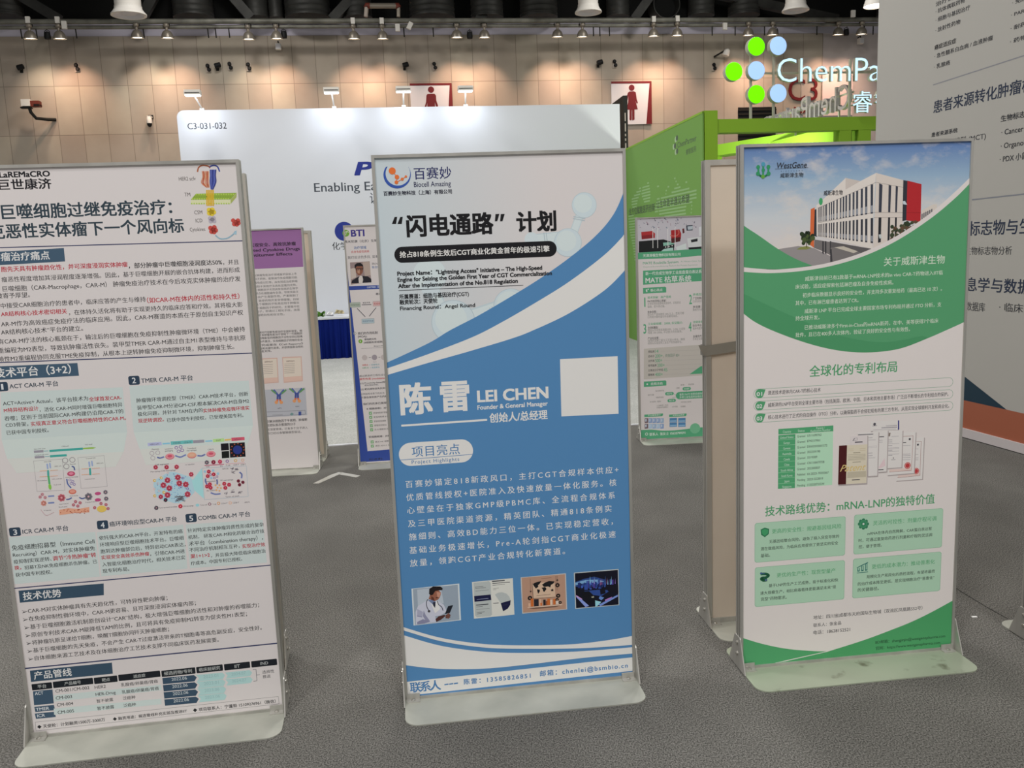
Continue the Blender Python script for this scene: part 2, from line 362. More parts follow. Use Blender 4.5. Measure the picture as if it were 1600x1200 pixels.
LET=[(0.899, 3.279), (2.187, 3.286), (0.897, 3.545)]
CN=[(1.838, 2.92), (2.131, 2.923), (1.833, 3.167)]
SPOSTS=[[(0.601, 3.593), (0.611, 2.883)], [(0.881, 3.591), (0.894, 2.878)], [(1.833, 3.535), (1.856, 2.861)]]
SRAIL=[(0.765, 3.395), (1.827, 3.413)]
BPOST=[[(1.704, 2.755), (1.85, 2.752)], [(1.947, 2.757), (2.103, 2.754)]]
BAND=[[3.14, 13.4, 2.823], [4.369, 11.479, 2.823]]
REV=[[4.186, 10.7, 3.193], [3.735, 12.713, 3.193]]
BLK=[1.979, 14.06, 3.814]
STRAP=[[-0.0304, 1.1073], [0.1154, 1.1215], [0.1154, 1.0826], [-0.0257, 1.0731]]
CHEV=[[(-1.359, 5.647), (-1.319, 5.641), (-1.223, 5.865), (-1.217, 5.92), (-1.241, 5.924), (-1.282, 5.86)], [(-1.222, 5.859), (-1.222, 5.921), (-1.068, 5.806), (-1.089, 5.762)]]
CREASE=[(1.837, 3.6), (1.87, 3.301), (1.892, 3.183)]
MATE=([0.965, 6.512, 0],0.052,1.6903)
BTI=([-1.125, 6.105, 0],0.12,1.7054)
PUR=([-2.1936, 6.008, 0],0.06,1.7015)
GREEN_YAW=-1.46564
GREEN_LEN=3.5727
RIGHT_YAW=-1.36163
RIGHT_BASE=0.0711

# ------------------------------------------------------------------ printed artwork (tenths of a millimetre on each sheet)
ART_MACRO=[
('T',0,'LaREMaCRO',1178,2579,17730,229,'#17171d',3,0,0),
('T',0,'巨世康济',1133,2589,17436,331,'#17171d',2,0,0),
('T',0,'巨噬细胞过继免疫治疗：',1108,5924,16651,0,'#2b3a44',2,0,0),
('T',0,'克恶性实体瘤下一个风向标',692,6216,16090,0,'#2b3a44',2,0,0),
('L',0,'#2c3358',30,[90,15633,7907,15561]),
('P',1,'#3d5468',[90,15489,2721,15545,2713,15148,90,15100]),
('T',2,'肿瘤治疗痛点',665,2296,15350,0,'#d8d4d0',1,0,0),
('T',0,'胞先天具有肿瘤趋化性，并可深度浸润实体肿瘤',898,4479,14988,0,'#a81c32',1,0,0),
('T',0,'，部分肿瘤中巨噬细胞浸润度达50%',4501,7239,14940,0,'#202024',1,0,0),
('T',0,'，并且',7266,7734,14925,0,'#1b1b20',0,0,0),
('T',0,'瘤恶性程度增加其浸润程度逐渐增强。因此，基于巨噬细胞开展的嵌合抗体构建，进而形成',876,7743,14685,0,'#1b1b20',0,0,0),
('T',0,'巨噬细胞（CAR-Macrophage，CAR-M） 肿瘤免疫治疗技术在今后攻克实体肿瘤的治疗发',873,7743,14410,0,'#1b1b20',0,0,0),
('T',0,'被寄予厚望。',676,1610,14205,0,'#1b1b20',0,0,0),
('T',0,'中接受CAR细胞治疗的患者中，临床应答的产生与维持',757,4894,13912,0,'#1b1b20',0,0,0),
('T',0,'（如CAR-M在体内的活性和持久性）',4926,7666,13875,0,'#a81c32',1,0,0),
('T',0,'AR结构核心技术密切相关',735,2599,13663,0,'#a81c32',1,0,0),
('T',0,'，在体持久活化将有助于实现更持久的临床应答和疗效。其将极大影',2643,7739,13614,0,'#1b1b20',0,0,0),
('T',0,'AR-M作为高效癌症免疫疗法的临床应用。因此，CAR-M赛道的本质在于原创自主知识产权',702,7731,13366,0,'#1b1b20',0,0,0),
('T',0,'AR结构核心技术”平台的建立。',671,2995,13122,0,'#1b1b20',0,0,0),
('T',0,'有CAR-M疗法的核心瓶颈在于，输注后的巨噬细胞在免疫抑制性肿瘤微环境（TME）中会被持',560,7744,12845,0,'#1b1b20',0,0,0),
('T',0,'重编程为M2表型，导致抗肿瘤活性丧失。装甲型TMER CAR-M通过自主M1表型维持与非抗原',526,7736,12573,0,'#1b1b20',0,0,0),
('T',0,'赖性M2重编程协同克服TME免疫抑制，从根本上逆转肿瘤免疫抑制微环境，抑制肿瘤生长。',495,7370,12315,0,'#1b1b20',0,0,0),
('L',1,'#2c3358',31,[90,12223,7910,12078]),
('P',2,'#3d5468',[90,12108,2721,12073,2724,11678,90,11695]),
('T',3,'技术平台（3+2）',334,2515,11901,0,'#d8d4d0',1,0,0),
('R',0,'#2b3c4e',342,11338,670,11622,57,0),
('T',1,'1',477,540,11485,245,'#c8ccd0',1,0,0),
('T',0,'ACT CAR-M 平台',710,2101,11480,0,'#2c3b49',1,0,0),
('R',0,'#2b3c4e',4140,11296,4469,11575,56,0),
('T',1,'2',4244,4357,11441,250,'#c8ccd0',1,0,0),
('T',0,'TMER CAR-M 平台',4507,6046,11415,0,'#2c3b49',1,0,0),
('P',0,'#bac6c5',[446,11305,3947,11243,3936,9817,291,9841]),
('P',1,'#c0cbc8',[291,9841,3936,9817,3771,9218,379,9249]),
('P',2,'#c6c9c5',[379,9249,3771,9218,3485,8753,597,8778]),
('P',0,'#bac6c5',[4146,11266,7723,11216,7735,9766,4129,9803]),
('P',1,'#c0cbc8',[4129,9803,7735,9766,7541,9219,4250,9258]),
('P',2,'#c6c9c5',[4250,9258,7541,9219,7350,8712,4388,8734]),
('T',1,'ACT=Active+ Actual，该平台技术为',463,2911,10965,0,'#1b1b20',0,0,0),
('T',1,'全球首发CAR-',2930,3885,10928,0,'#a81c32',1,0,0),
('T',1,'M特异结构设计',462,1455,10748,0,'#a81c32',1,0,0),
('T',1,'，活化 CAR-M同时增强巨噬细胞特异',1477,3883,10702,0,'#1b1b20',0,0,0),
('T',1,'吞噬；区别于当前国际CAR-M构建仍沿用CAR-T的',452,3890,10497,0,'#1b1b20',0,0,0),
('T',1,'CD3骨架，',460,1105,10291,0,'#1b1b20',0,0,0),
('T',1,'实现真正意义符合巨噬细胞特性的CAR-M。',1180,3944,10279,0,'#a81c32',1,0,0),
('T',1,'已获中国专利授权。',456,1664,10055,0,'#1b1b20',0,0,0),
('T',1,'肿瘤微环境调控型（TMER）CAR-M技术平台，创新',4304,7671,10799,0,'#1b1b20',0,0,0),
('T',1,'装甲型CAR-M分泌GM-CSF,根本解决CAR-M自身M2',4304,7677,10570,0,'#1b1b20',0,0,0),
('T',1,'极化问题，并针对 TAM在内的',4302,6249,10369,0,'#1b1b20',0,0,0),
('T',1,'实体肿瘤免疫微环境实',6260,7669,10346,0,'#a81c32',1,0,0),
('T',1,'现逆转调控。',4294,5062,10156,0,'#a81c32',1,0,0),
('T',1,'已获中国专利授权，已受理美国专利。',5149,7467,10122,0,'#1b1b20',0,0,0),
('T',0,'HER2 scfv',6203,6689,17474,160,'#55504e',0,0,0),
('T',0,'TM',6320,6492,17008,161,'#55504e',0,0,0),
('T',0,'CSM',6558,6792,16466,162,'#55504e',0,0,0),
('T',0,'ICD',6573,6770,16223,163,'#55504e',0,0,0),
('T',0,'Cytokines',6381,6830,15961,163,'#55504e',0,0,0),
('P',1,'#86a03e',[6491,16844,6656,17019,7855,17012,7659,16817]),
('P',2,'#c9cba4',[6490,16834,7658,16808,7647,16684,6478,16706]),
('P',3,'#9aa45c',[7658,16808,7854,17002,7834,16879,7647,16684]),
('C',2,'#a3c04f',[6540,16871,23,6673,17000,23]),
('C',3,'#9fb858',[6508,16729,24]),
('C',2,'#a3c04f',[6610,16869,24,6745,16997,24]),
('C',3,'#9fb858',[6580,16727,24]),
('C',2,'#a3c04f',[6679,16866,24,6817,16995,24]),
('C',3,'#9fb858',[6652,16725,24]),
('C',2,'#a3c04f',[6749,16864,24,6889,16993,24]),
('C',3,'#9fb858',[6724,16722,24]),
('C',2,'#a3c04f',[6819,16862,24,6961,16991,24]),
('C',3,'#9fb858',[6796,16720,24]),
('C',2,'#a3c04f',[6889,16860,24,7033,16989,24]),
('C',3,'#9fb858',[6869,16718,24]),
('C',2,'#a3c04f',[6959,16858,24,7106,16987,24]),
('C',3,'#9fb858',[6941,16715,24]),
('C',3,'#a3c04f',[7028,16856,24,7178,16984,24]),
('C',3,'#9fb858',[7013,16713,24]),
('C',3,'#a3c04f',[7098,16853,24,7251,16982,24]),
('C',3,'#9fb858',[7086,16711,24]),
('C',3,'#a3c04f',[7169,16851,24,7323,16980,24]),
('C',3,'#9fb858',[7158,16709,24]),
('C',3,'#a3c04f',[7239,16849,24,7396,16978,24]),
('C',3,'#9fb858',[7231,16706,24]),
('C',3,'#a3c04f',[7309,16847,24,7468,16976,24]),
('C',3,'#9fb858',[7303,16704,24]),
('C',3,'#a3c04f',[7379,16845,24,7541,16973,24]),
('C',3,'#9fb858',[7376,16702,24]),
('C',3,'#a3c04f',[7449,16843,24,7614,16971,24]),
('C',3,'#9fb858',[7449,16699,24]),
('C',4,'#a3c04f',[7520,16841,24,7686,16969,24]),
('C',3,'#9fb858',[7521,16697,24]),
('C',4,'#a3c04f',[7590,16838,24,7759,16967,24]),
('C',3,'#9fb858',[7594,16695,24]),
('C',4,'#7c9c35',[6606,16930,23,6676,16928,24,6745,16926,24,6815,16924,24,6885,16922,24,6955,16920,24,7025,16918,24,7095,16915,24,7165,16913,24,7235,16911,24,7305,16909,24,7375,16907,24,7445,16905,24,7516,16903,24,7586,16901,24,7657,16898,24]),
('L',4,'#c9a22a',38,[6982,17114,6949,16653]),
('L',5,'#c9a22a',38,[7028,17112,6996,16652]),
('L',6,'#c9a22a',38,[7075,17111,7043,16650]),
('L',7,'#c9a22a',38,[7121,17110,7089,16649]),
('L',8,'#c9a22a',38,[7168,17108,7136,16647]),
('L',0,'#b06a4c',42,[6762,17668,6768,17686,6775,17713,6784,17743,6796,17771,6811,17794,6830,17811,6852,17827,6878,17839,6904,17847,6932,17852,6964,17852,6999,17847,7035,17838,7067,17829,7092,17820,7109,17811,7119,17799,7126,17788,7130,17779,7134,17772]),
('L',1,'#4452a0',42,[7138,17809,7154,17815,7178,17825,7205,17835,7232,17842,7257,17844,7280,17841,7302,17834,7324,17824,7344,17811,7360,17794,7373,17771,7384,17741,7393,17709,7399,17680,7404,17661]),
('L',1,'#c98a6a',33,[6902,17674,6904,17652,6906,17620,6908,17583,6909,17545,6906,17509,6896,17474,6879,17438,6863,17402,6852,17368,6853,17335,6870,17304,6900,17272,6935,17242,6968,17217,6989,17199]),
('L',2,'#b4563c',33,[6939,17673,6940,17651,6941,17619,6942,17583,6941,17544,6938,17508,6930,17473,6916,17437,6903,17401,6894,17367,6894,17334,6908,17302,6932,17271,6960,17241,6986,17216,7003,17199]),
('L',3,'#d0a184',33,[6976,17672,6976,17650,6976,17618,6975,17582,6974,17543,6971,17507,6964,17472,6953,17436,6943,17400,6936,17365,6936,17333,6946,17301,6964,17270,6985,17241,7004,17216,7017,17198]),
('L',4,'#c98a6a',33,[7013,17671,7012,17649,7011,17617,7009,17581,7006,17542,7003,17506,6998,17471,6990,17435,6983,17399,6978,17364,6978,17332,6985,17300,6996,17269,7010,17240,7023,17215,7031,17198]),
('L',5,'#b4563c',33,[7051,17670,7049,17648,7046,17617,7042,17580,7039,17542,7036,17505,7032,17470,7028,17434,7023,17398,7020,17363,7020,17331,7023,17299,7028,17268,7035,17239,7041,17215,7045,17197]),
('L',6,'#d0a184',33,[7088,17669,7085,17647,7081,17616,7076,17579,7072,17541,7068,17504,7066,17469,7065,17433,7064,17397,7063,17362,7062,17330,7061,17298,7060,17267,7060,17238,7060,17214,7059,17197]),
('L',9,'#4452a0',33,[7139,17715,7138,17693,7138,17662,7137,17626,7136,17587,7133,17550,7129,17514,7122,17478,7116,17440,7110,17402,7107,17361,7106,17315,7108,17264,7110,17213,7113,17169,7115,17138]),
('L',10,'#5c68b0',33,[7171,17714,7170,17692,7168,17661,7166,17625,7164,17586,7161,17549,7157,17514,7153,17477,7148,17440,7143,17401,7139,17361,7136,17315,7132,17263,7129,17213,7126,17169,7124,17138]),
('L',11,'#353f86',33,[7204,17713,7202,17691,7199,17660,7196,17624,7192,17586,7189,17548,7186,17513,7183,17476,7180,17439,7177,17400,7172,17360,7165,17314,7156,17263,7147,17212,7139,17169,7133,17138]),
('L',12,'#4452a0',33,[7236,17712,7233,17690,7229,17660,7225,17623,7221,17585,7217,17548,7215,17512,7214,17475,7213,17438,7210,17399,7205,17359,7194,17313,7180,17262,7165,17212,7152,17168,7143,17138]),
('L',13,'#5c68b0',33,[7269,17712,7265,17690,7260,17659,7254,17622,7249,17584,7245,17547,7243,17511,7244,17475,7245,17437,7243,17398,7237,17358,7224,17312,7205,17261,7184,17211,7165,17168,7152,17137]),
('L',14,'#353f86',33,[7301,17711,7297,17689,7291,17658,7284,17622,7277,17583,7273,17546,7272,17510,7275,17474,7277,17436,7277,17397,7270,17357,7253,17311,7229,17261,7202,17211,7178,17167,7161,17137]),
('C',5,'#d8ba3a',[6998,16523,71,7093,16529,71,7128,16451,71,6995,16427,71,7068,16406,71,7063,16463,71]),
('C',9,'#a9a3ae',[7004,16274,62,7108,16280,62,7119,16193,62,7015,16187,62,7066,16233,62]),
('C',5,'#b84a42',[6992,15981,71,7106,15996,71,7136,15909,71,7011,15875,71,7085,15862,71,7063,15930,71,7680,16183,67,7821,16178,67,7824,16101,67,7699,16076,67,7774,16064,67,7751,16133,67]),
('L',6,'#93b4c4',39,[7118,15760,7135,15743,7157,15717,7185,15690,7216,15665,7250,15649,7288,15642,7331,15640,7377,15643,7422,15650,7464,15660,7503,15675,7541,15696,7578,15719,7611,15743,7639,15765,7662,15786,7681,15808,7697,15828,7709,15846,7718,15859]),
('P',7,'#93b4c4',[7646,15789,7759,15891,7737,15747]),
('R',2,'#8e8b96',1167,9373,1441,9447,7,0),
('R',2,'#3f9c94',1615,9366,2591,9436,7,0),
('P',2,'#88b04a',[2594,9426,2878,9427,2977,9402,2872,9375,2593,9382]),
('L',3,'#4e90a0',17,[1455,9407,1585,9404]),
('R',3,'#8e8b96',1170,9196,1445,9270,7,0),
('R',3,'#3f9c94',1610,9196,2097,9266,7,0),
('L',4,'#4e90a0',17,[1461,9231,1595,9228]),
('T',2,'Intact CAR vector',1180,1511,9493,52,'#5a5558',0,0,0),
('T',2,'Truncated CAR vector',1175,1577,9306,52,'#5a5558',0,0,0),
('T',2,'CAR motif',1983,2184,9518,52,'#5a5558',0,0,0),
('T',2,'Fcγ3 motif',2666,2878,9522,53,'#5a5558',0,0,0),
('T',3,'Intact CAR',1423,1628,9075,53,'#5a5558',0,0,0),
('T',3,'Truncated CAR',2638,2922,9085,53,'#5a5558',0,0,0),
('T',3,'HER2 scFv',1705,1906,8906,53,'#5a5558',0,0,0),
('T',3,'HER2 scFv',2934,3138,8905,53,'#5a5558',0,0,0),
('T',3,'Plasmid',2156,2322,8938,53,'#5a5558',0,0,0),
('T',0,'Lentivirus packaging',1982,2349,8531,53,'#5a5558',0,0,0),
('T',0,'Infected macrophage',2040,2283,7931,53,'#5a5558',0,0,0),
('T',0,'Truncated CAR-M',2466,2796,7688,54,'#5a5558',0,0,0),
('T',0,'Intact CAR-M',1709,1972,7695,53,'#5a5558',0,0,0),
('T',0,'Blood vessel',1682,1926,7602,53,'#5a5558',0,0,0),
('T',0,'Fcγ3 motif',1619,1828,8323,53,'#5a5558',0,0,0),
('T',0,'CAR transmembrane',1149,1436,8489,53,'#5a5558',0,0,0),
('T',0,'CAR membrane',1583,1881,8508,53,'#5a5558',0,0,0),
('T',0,'transmembrane',2536,2831,8429,53,'#5a5558',0,0,0),
('T',0,'IV injection',1240,1447,7532,53,'#5a5558',0,0,0),
('L',4,'#9a979a',9,[1123,9122,1954,9119,1920,8127,1110,8154,1123,9122]),
('L',4,'#9a979a',9,[2410,9128,3183,9139,3170,8147,2397,8143,2410,9128]),
('O',5,'#8d888c',2033,9069,88,88,20),
('O',3,'#8d888c',2243,9070,88,88,20),
('O',5,'#8d888c',2048,8878,88,88,20),
('R',5,'#8fa0c4',1478,8836,1526,9011,35,0),
('R',5,'#8fa0c4',1560,8854,1604,9029,35,0),
('L',6,'#3f9c94',57,[1503,8791,1492,8594]),
('C',7,'#d9a58c',[1274,8792,13,1578,8785,13,1302,8792,13,1607,8785,13,1330,8792,13,1635,8785,13,1358,8792,13,1663,8785,13,1386,8792,13,1691,8785,13,1415,8792,13,1719,8785,13,1443,8792,13,1747,8785,13,1471,8792,13,1776,8785,13,1253,8611,13,1558,8604,13,1281,8611,13,1586,8604,13,1309,8611,13,1614,8604,13,1337,8611,13,1642,8604,13,1366,8611,13,1670,8604,13,1394,8611,13,1699,8604,13,1422,8611,13,1727,8604,13,1450,8610,13,1755,8604,13]),
('R',5,'#8fa0c4',2699,8806,2747,8982,35,0),
('R',5,'#8fa0c4',2782,8824,2827,9000,35,0),
('L',6,'#3f9c94',57,[2725,8761,2715,8562]),
('C',7,'#d9a58c',[2493,8762,13,2801,8755,13,2521,8762,13,2830,8755,13,2550,8762,13,2858,8755,13,2578,8761,13,2887,8755,13,2607,8761,13,2916,8755,13,2635,8761,13,2944,8755,13,2664,8761,13,2973,8755,13,2692,8761,13,3001,8755,13,2473,8579,13,2782,8572,13,2501,8579,13,2810,8572,13,2530,8579,13,2839,8572,13,2558,8579,13,2867,8572,13,2587,8579,13,2896,8572,13,2615,8579,13,2925,8572,13,2644,8579,13,2953,8572,13,2672,8579,13,2982,8572,13]),
('L',8,'#4fa46a',57,[1497,8604,1497,8373]),
('E',9,'#7db84a',[1500,8273,44,93]),
('E',1,'#b04a68',[2159,8635,117,79]),
('E',2,'#d08098',[2160,8644,68,40]),
('E',0,'#c46a58',[2135,8060,113,80]),
('E',1,'#d99080',[2136,8069,81,49]),
('O',0,'#6d5a9c',2101,8441,42,42,15),
('O',1,'#6d5a9c',2180,8390,42,42,15),
('O',2,'#6d5a9c',2125,8328,42,42,15),
('O',0,'#6d5a9c',2210,8290,42,42,16),
('L',3,'#5c6ea8',40,[2209,8868,2217,8864,2230,8858,2244,8851,2256,8842,2265,8830,2270,8814,2272,8794,2272,8773,2272,8754,2272,8741]),
('L',3,'#5c6ea8',40,[2013,8474,2014,8453,2014,8422,2016,8386,2019,8350,2026,8318,2039,8289,2056,8259,2075,8231,2092,8207,2103,8190]),
('L',1,'#5c6ea8',40,[2088,7868,2077,7862,2063,7854,2046,7845,2029,7836,2012,7830,1995,7827,1976,7826,1958,7825,1942,7826,1931,7826]),
('L',0,'#5c6ea8',40,[2317,7860,2326,7853,2339,7843,2354,7831,2371,7822,2387,7816,2406,7816,2428,7820,2449,7826,2468,7831,2481,7835]),
('C',7,'#c08a94',[1285,8047,18,1270,8019,18,1241,8015,18,1221,8037,18,1225,8068,18,1250,8085,18,1277,8076,18,1253,8050,35]),
('C',8,'#d9a0a4',[1253,8050,12]),
('C',7,'#c08a94',[1212,7969,18,1196,7941,18,1168,7937,18,1148,7958,18,1152,7990,18,1176,8007,18,1203,7998,18,1179,7971,35]),
('C',8,'#d9a0a4',[1179,7971,12]),
('C',7,'#c08a94',[1354,7941,18,1338,7914,18,1309,7909,18,1289,7931,18,1293,7962,18,1318,7980,18,1345,7970,18,1321,7944,35]),
('C',8,'#d9a0a4',[1321,7944,12]),
('C',9,'#b8606c',[1872,7891,40,1836,7828,40,1770,7818,40,1725,7868,40,1733,7939,40,1790,7979,40,1852,7957,40,1797,7897,79]),
('C',10,'#d9a0a4',[1797,7897,26]),
('C',7,'#c8887c',[1317,7760,30,1290,7712,30,1240,7705,30,1205,7742,30,1212,7797,30,1255,7827,30,1302,7810,30,1260,7765,60]),
('C',8,'#d9a0a4',[1260,7765,20]),
('C',7,'#77727c',[2663,7860,41,2627,7797,41,2561,7787,41,2514,7837,40,2523,7909,40,2580,7949,40,2642,7926,40,2587,7866,80]),
('C',8,'#d9a0a4',[2587,7866,27]),
('C',7,'#77727c',[3145,7963,24,3124,7925,24,3084,7919,24,3056,7949,24,3061,7992,24,3095,8016,24,3133,8003,24,3100,7967,48]),
('C',8,'#d9a0a4',[3100,7967,16]),
('C',7,'#77727c',[3144,7752,24,3122,7714,24,3082,7708,24,3054,7738,24,3059,7782,24,3093,7806,24,3131,7792,24,3098,7756,48]),
('C',8,'#d9a0a4',[3098,7756,16]),
('C',7,'#b8707c',[2222,7734,18,2207,7706,18,2178,7702,18,2157,7724,18,2161,7755,18,2186,7773,18,2213,7763,18,2189,7737,35]),
('C',8,'#d9a0a4',[2189,7737,12]),
('C',7,'#b8707c',[2352,7685,18,2336,7657,18,2307,7653,18,2286,7675,18,2290,7706,18,2315,7724,18,2342,7714,18,2318,7688,35]),
('C',8,'#d9a0a4',[2318,7688,12]),
('C',7,'#b8707c',[2150,7635,18,2135,7607,18,2105,7603,18,2085,7625,18,2089,7657,18,2114,7674,18,2141,7664,18,2117,7638,35]),
('C',8,'#d9a0a4',[2117,7638,12]),
('C',7,'#b8707c',[2274,7589,18,2258,7561,18,2229,7556,18,2208,7578,18,2212,7610,18,2237,7628,18,2265,7618,18,2240,7591,35]),
('C',8,'#d9a0a4',[2240,7591,12]),
('C',7,'#b8707c',[2962,7610,18,2946,7583,18,2917,7578,18,2896,7600,18,2900,7632,18,2925,7650,18,2953,7640,18,2928,7613,35]),
('C',8,'#d9a0a4',[2928,7613,12]),
('C',7,'#b8707c',[3105,7562,18,3089,7534,18,3060,7530,18,3039,7552,18,3043,7584,18,3068,7602,18,3096,7592,18,3071,7565,35]),
('C',8,'#d9a0a4',[3071,7565,12]),
('C',7,'#b8707c',[2761,7493,18,2745,7465,18,2715,7461,18,2695,7483,18,2699,7515,18,2724,7532,18,2751,7522,18,2727,7496,35]),
('C',8,'#d9a0a4',[2727,7496,12]),
('C',7,'#b8707c',[3153,7430,18,3137,7402,18,3108,7397,18,3087,7419,18,3091,7451,18,3116,7469,18,3144,7459,18,3119,7433,35]),
('C',8,'#d9a0a4',[3119,7433,12]),
('R',0,'#6d7cab',1411,7947,1592,7995,10,0),
('R',0,'#6d7cab',1387,7733,1568,7782,10,0),
('E',1,'#b04a78',[2871,7941,94,54,2849,7737,94,54]),
('P',3,'#d59a80',[1682,7512,1940,7546,2260,7496,2571,7532,2556,7358,2124,7373,1673,7345]),
('C',7,'#a8503c',[1903,7446,15,2012,7429,15,2232,7484,15,1713,7422,15,1926,7487,15,2533,7402,15,2400,7413,15,2241,7472,15,2227,7373,15,2136,7399,15,2270,7481,15,2334,7402,15,1964,7512,15,2425,7411,15,2297,7366,15,2292,7360,15,2029,7400,15,2068,7378,15,2441,7462,15,1824,7499,15,2508,7409,15,2229,7452,15,2129,7449,15,1996,7433,15,2185,7372,15,2265,7361,15,2409,7340,15,2268,7468,15,2413,7344,15,2456,7395,15]),
('E',8,'#d8b45c',[2930,7438,143,108]),
('L',1,'#b89aa0',18,[1152,7565,1165,7541,1184,7506,1205,7468,1226,7432,1245,7405,1259,7388,1270,7376,1281,7369,1294,7366,1311,7365,1333,7369,1359,7378,1387,7389,1414,7400,1438,7410,1459,7419,1479,7428,1497,7436,1512,7443,1523,7448]),
('R',2,'#a9aed2',4504,9337,4920,9443,8,0),
('R',2,'#63b0b0',5193,9327,5864,9438,9,0),
('R',2,'#8f8c98',5869,9329,6205,9421,7,0),
('R',2,'#a9cf88',6472,9314,6813,9421,9,0),
('R',2,'#c4566a',7035,9314,7440,9422,9,0),
('L',3,'#7fb8d0',51,[4955,9383,5159,9380]),
('L',3,'#7fb8d0',46,[6245,9366,6442,9366]),
('L',3,'#e0b060',56,[6838,9365,7014,9366]),
('T',3,'HER2 scFv',4568,4847,9388,64,'#57525a',0,0,0),
('T',3,'CD3ζ',5268,5495,9379,65,'#57525a',0,0,0),
('T',3,'CD28-TM',5592,5809,9373,65,'#57525a',0,0,0),
('T',3,'EGFP',6568,6713,9370,65,'#57525a',0,0,0),
('T',3,'mCherry',7131,7330,9364,65,'#57525a',0,0,0),
('T',3,'Plasmids',4612,4827,9227,65,'#57525a',0,0,0),
('T',3,'Lentivirus',5003,5232,9210,65,'#57525a',0,0,0),
('T',4,'packaging',4997,5235,9148,65,'#57525a',0,0,0),
('T',3,'Transduced',5672,5937,9176,65,'#57525a',0,0,0),
('T',3,'macrophages',5648,5953,9110,65,'#57525a',0,0,0),
('T',3,'CAR-M',6287,6462,9095,65,'#57525a',0,0,0),
('T',3,'CAR engineered',4664,5064,8729,65,'#57525a',0,0,0),
('T',0,'Macrophage CAR-macrophage',4503,5260,8514,65,'#57525a',0,0,0),
('T',0,'i.v. injection',5563,5842,8662,65,'#57525a',0,0,0),
('T',0,'TAM',6182,6287,8538,65,'#57525a',0,0,0),
('T',0,'M1',6617,6683,8529,66,'#57525a',0,0,0),
('T',0,'T cell',6787,6920,8537,66,'#57525a',0,0,0),
('T',0,'CD4+T',7024,7197,8535,66,'#57525a',0,0,0),
('T',0,'CD8+T',7252,7410,8530,66,'#57525a',0,0,0),
('T',0,'TAM-CAR',6661,6860,8433,66,'#57525a',0,0,0),
('T',0,'phagocytosis',6149,6436,8063,66,'#57525a',0,0,0),
('T',0,'M1 macrophage',6589,6974,8063,66,'#57525a',0,0,0),
('T',0,'M1 CAR-M',6137,6420,7757,66,'#57525a',0,0,0),
('T',0,'Tumor cell death',6691,7114,7512,66,'#57525a',0,0,0),
('T',0,'Tumor-associated macrophage',4642,5187,7325,66,'#57525a',0,0,0),
('T',0,'CAR-macrophage',5366,5686,7313,66,'#57525a',0,0,0),
('T',0,'Tumor cell',5898,6101,7306,66,'#57525a',0,0,0),
('T',0,'T cell',6279,6384,7301,66,'#57525a',0,0,0),
('T',0,'CD4+T',6539,6735,7301,66,'#57525a',0,0,0),
('T',0,'CD8+T',6901,7096,7294,67,'#57525a',0,0,0),
('T',0,'debris',7265,7422,7286,67,'#57525a',0,0,0),
('O',3,'#9d939c',4600,9102,71,71,16),
('O',3,'#9d939c',4777,9105,71,71,16),
('O',3,'#9d939c',4614,8946,71,71,16),
('O',3,'#7a5c9c',5346,9224,54,54,19),
('O',3,'#7a5c9c',5478,9242,54,54,19),
('O',3,'#7a5c9c',5404,9104,54,54,19),
('O',3,'#7a5c9c',5515,9128,54,54,19),
('E',3,'#b86070',[5125,8956,138,97]),
('E',4,'#d88890',[5127,8969,129,88]),
('E',5,'#c05068',[5127,8969,73,42]),
('E',3,'#b86070',[5790,8944,139,98]),
('E',4,'#dc9c84',[5791,8958,130,88]),
('E',5,'#e0a890',[5791,8958,74,42]),
('E',3,'#b86070',[6372,8942,140,98]),
('E',4,'#d88890',[6373,8956,131,89]),
('E',5,'#c05068',[6373,8956,74,42]),
('L',4,'#7a86bc',46,[4751,8959,4762,8954,4777,8946,4795,8938,4815,8932,4835,8929,4857,8932,4883,8939,4908,8947,4930,8955,4946,8960]),
('L',5,'#7a86bc',46,[5294,8973,5313,8963,5341,8948,5373,8932,5407,8920,5440,8915,5476,8921,5515,8935,5553,8952,5586,8968,5610,8979]),
('L',5,'#7a86bc',47,[5964,8922,5981,8918,6004,8913,6031,8907,6058,8903,6083,8903,6107,8909,6133,8918,6157,8929,6177,8939,6192,8946]),
('L',0,'#7a86bc',47,[7198,8281,7207,8271,7221,8258,7237,8242,7250,8224,7258,8205,7258,8182,7254,8155,7248,8128,7241,8105,7237,8088]),
('L',1,'#7a86bc',47,[6136,8153,6134,8141,6131,8123,6128,8102,6126,8080,6127,8060,6132,8039,6140,8016,6149,7994,6157,7976,6162,7962]),
('L',1,'#7a86bc',47,[6258,7682,6275,7674,6299,7660,6327,7646,6357,7633,6386,7624,6418,7621,6454,7622,6489,7624,6520,7626,6541,7628]),
('L',1,'#7a86bc',47,[6477,8097,6478,8089,6480,8076,6482,8062,6484,8046,6484,8031,6483,8014,6480,7995,6477,7976,6474,7960,6472,7949]),
('P',3,'#17141a',[6698,9254,6936,9255,6934,9030,6692,9030]),
('P',3,'#141a17',[6702,9001,6932,9002,6921,8778,6691,8777]),
('P',3,'#15131c',[6962,9253,7435,9246,7422,8777,6943,8781]),
('C',4,'#27347c',[7194,9016,141]),
('C',4,'#b0503c',[7396,9000,20,7360,8899,20,7278,8829,20,7172,8811,20,7073,8849,20,7007,8932,20,6992,9039,20,7033,9139,20,7117,9205,20,7223,9219,20,7321,9178,20,7384,9092,20]),
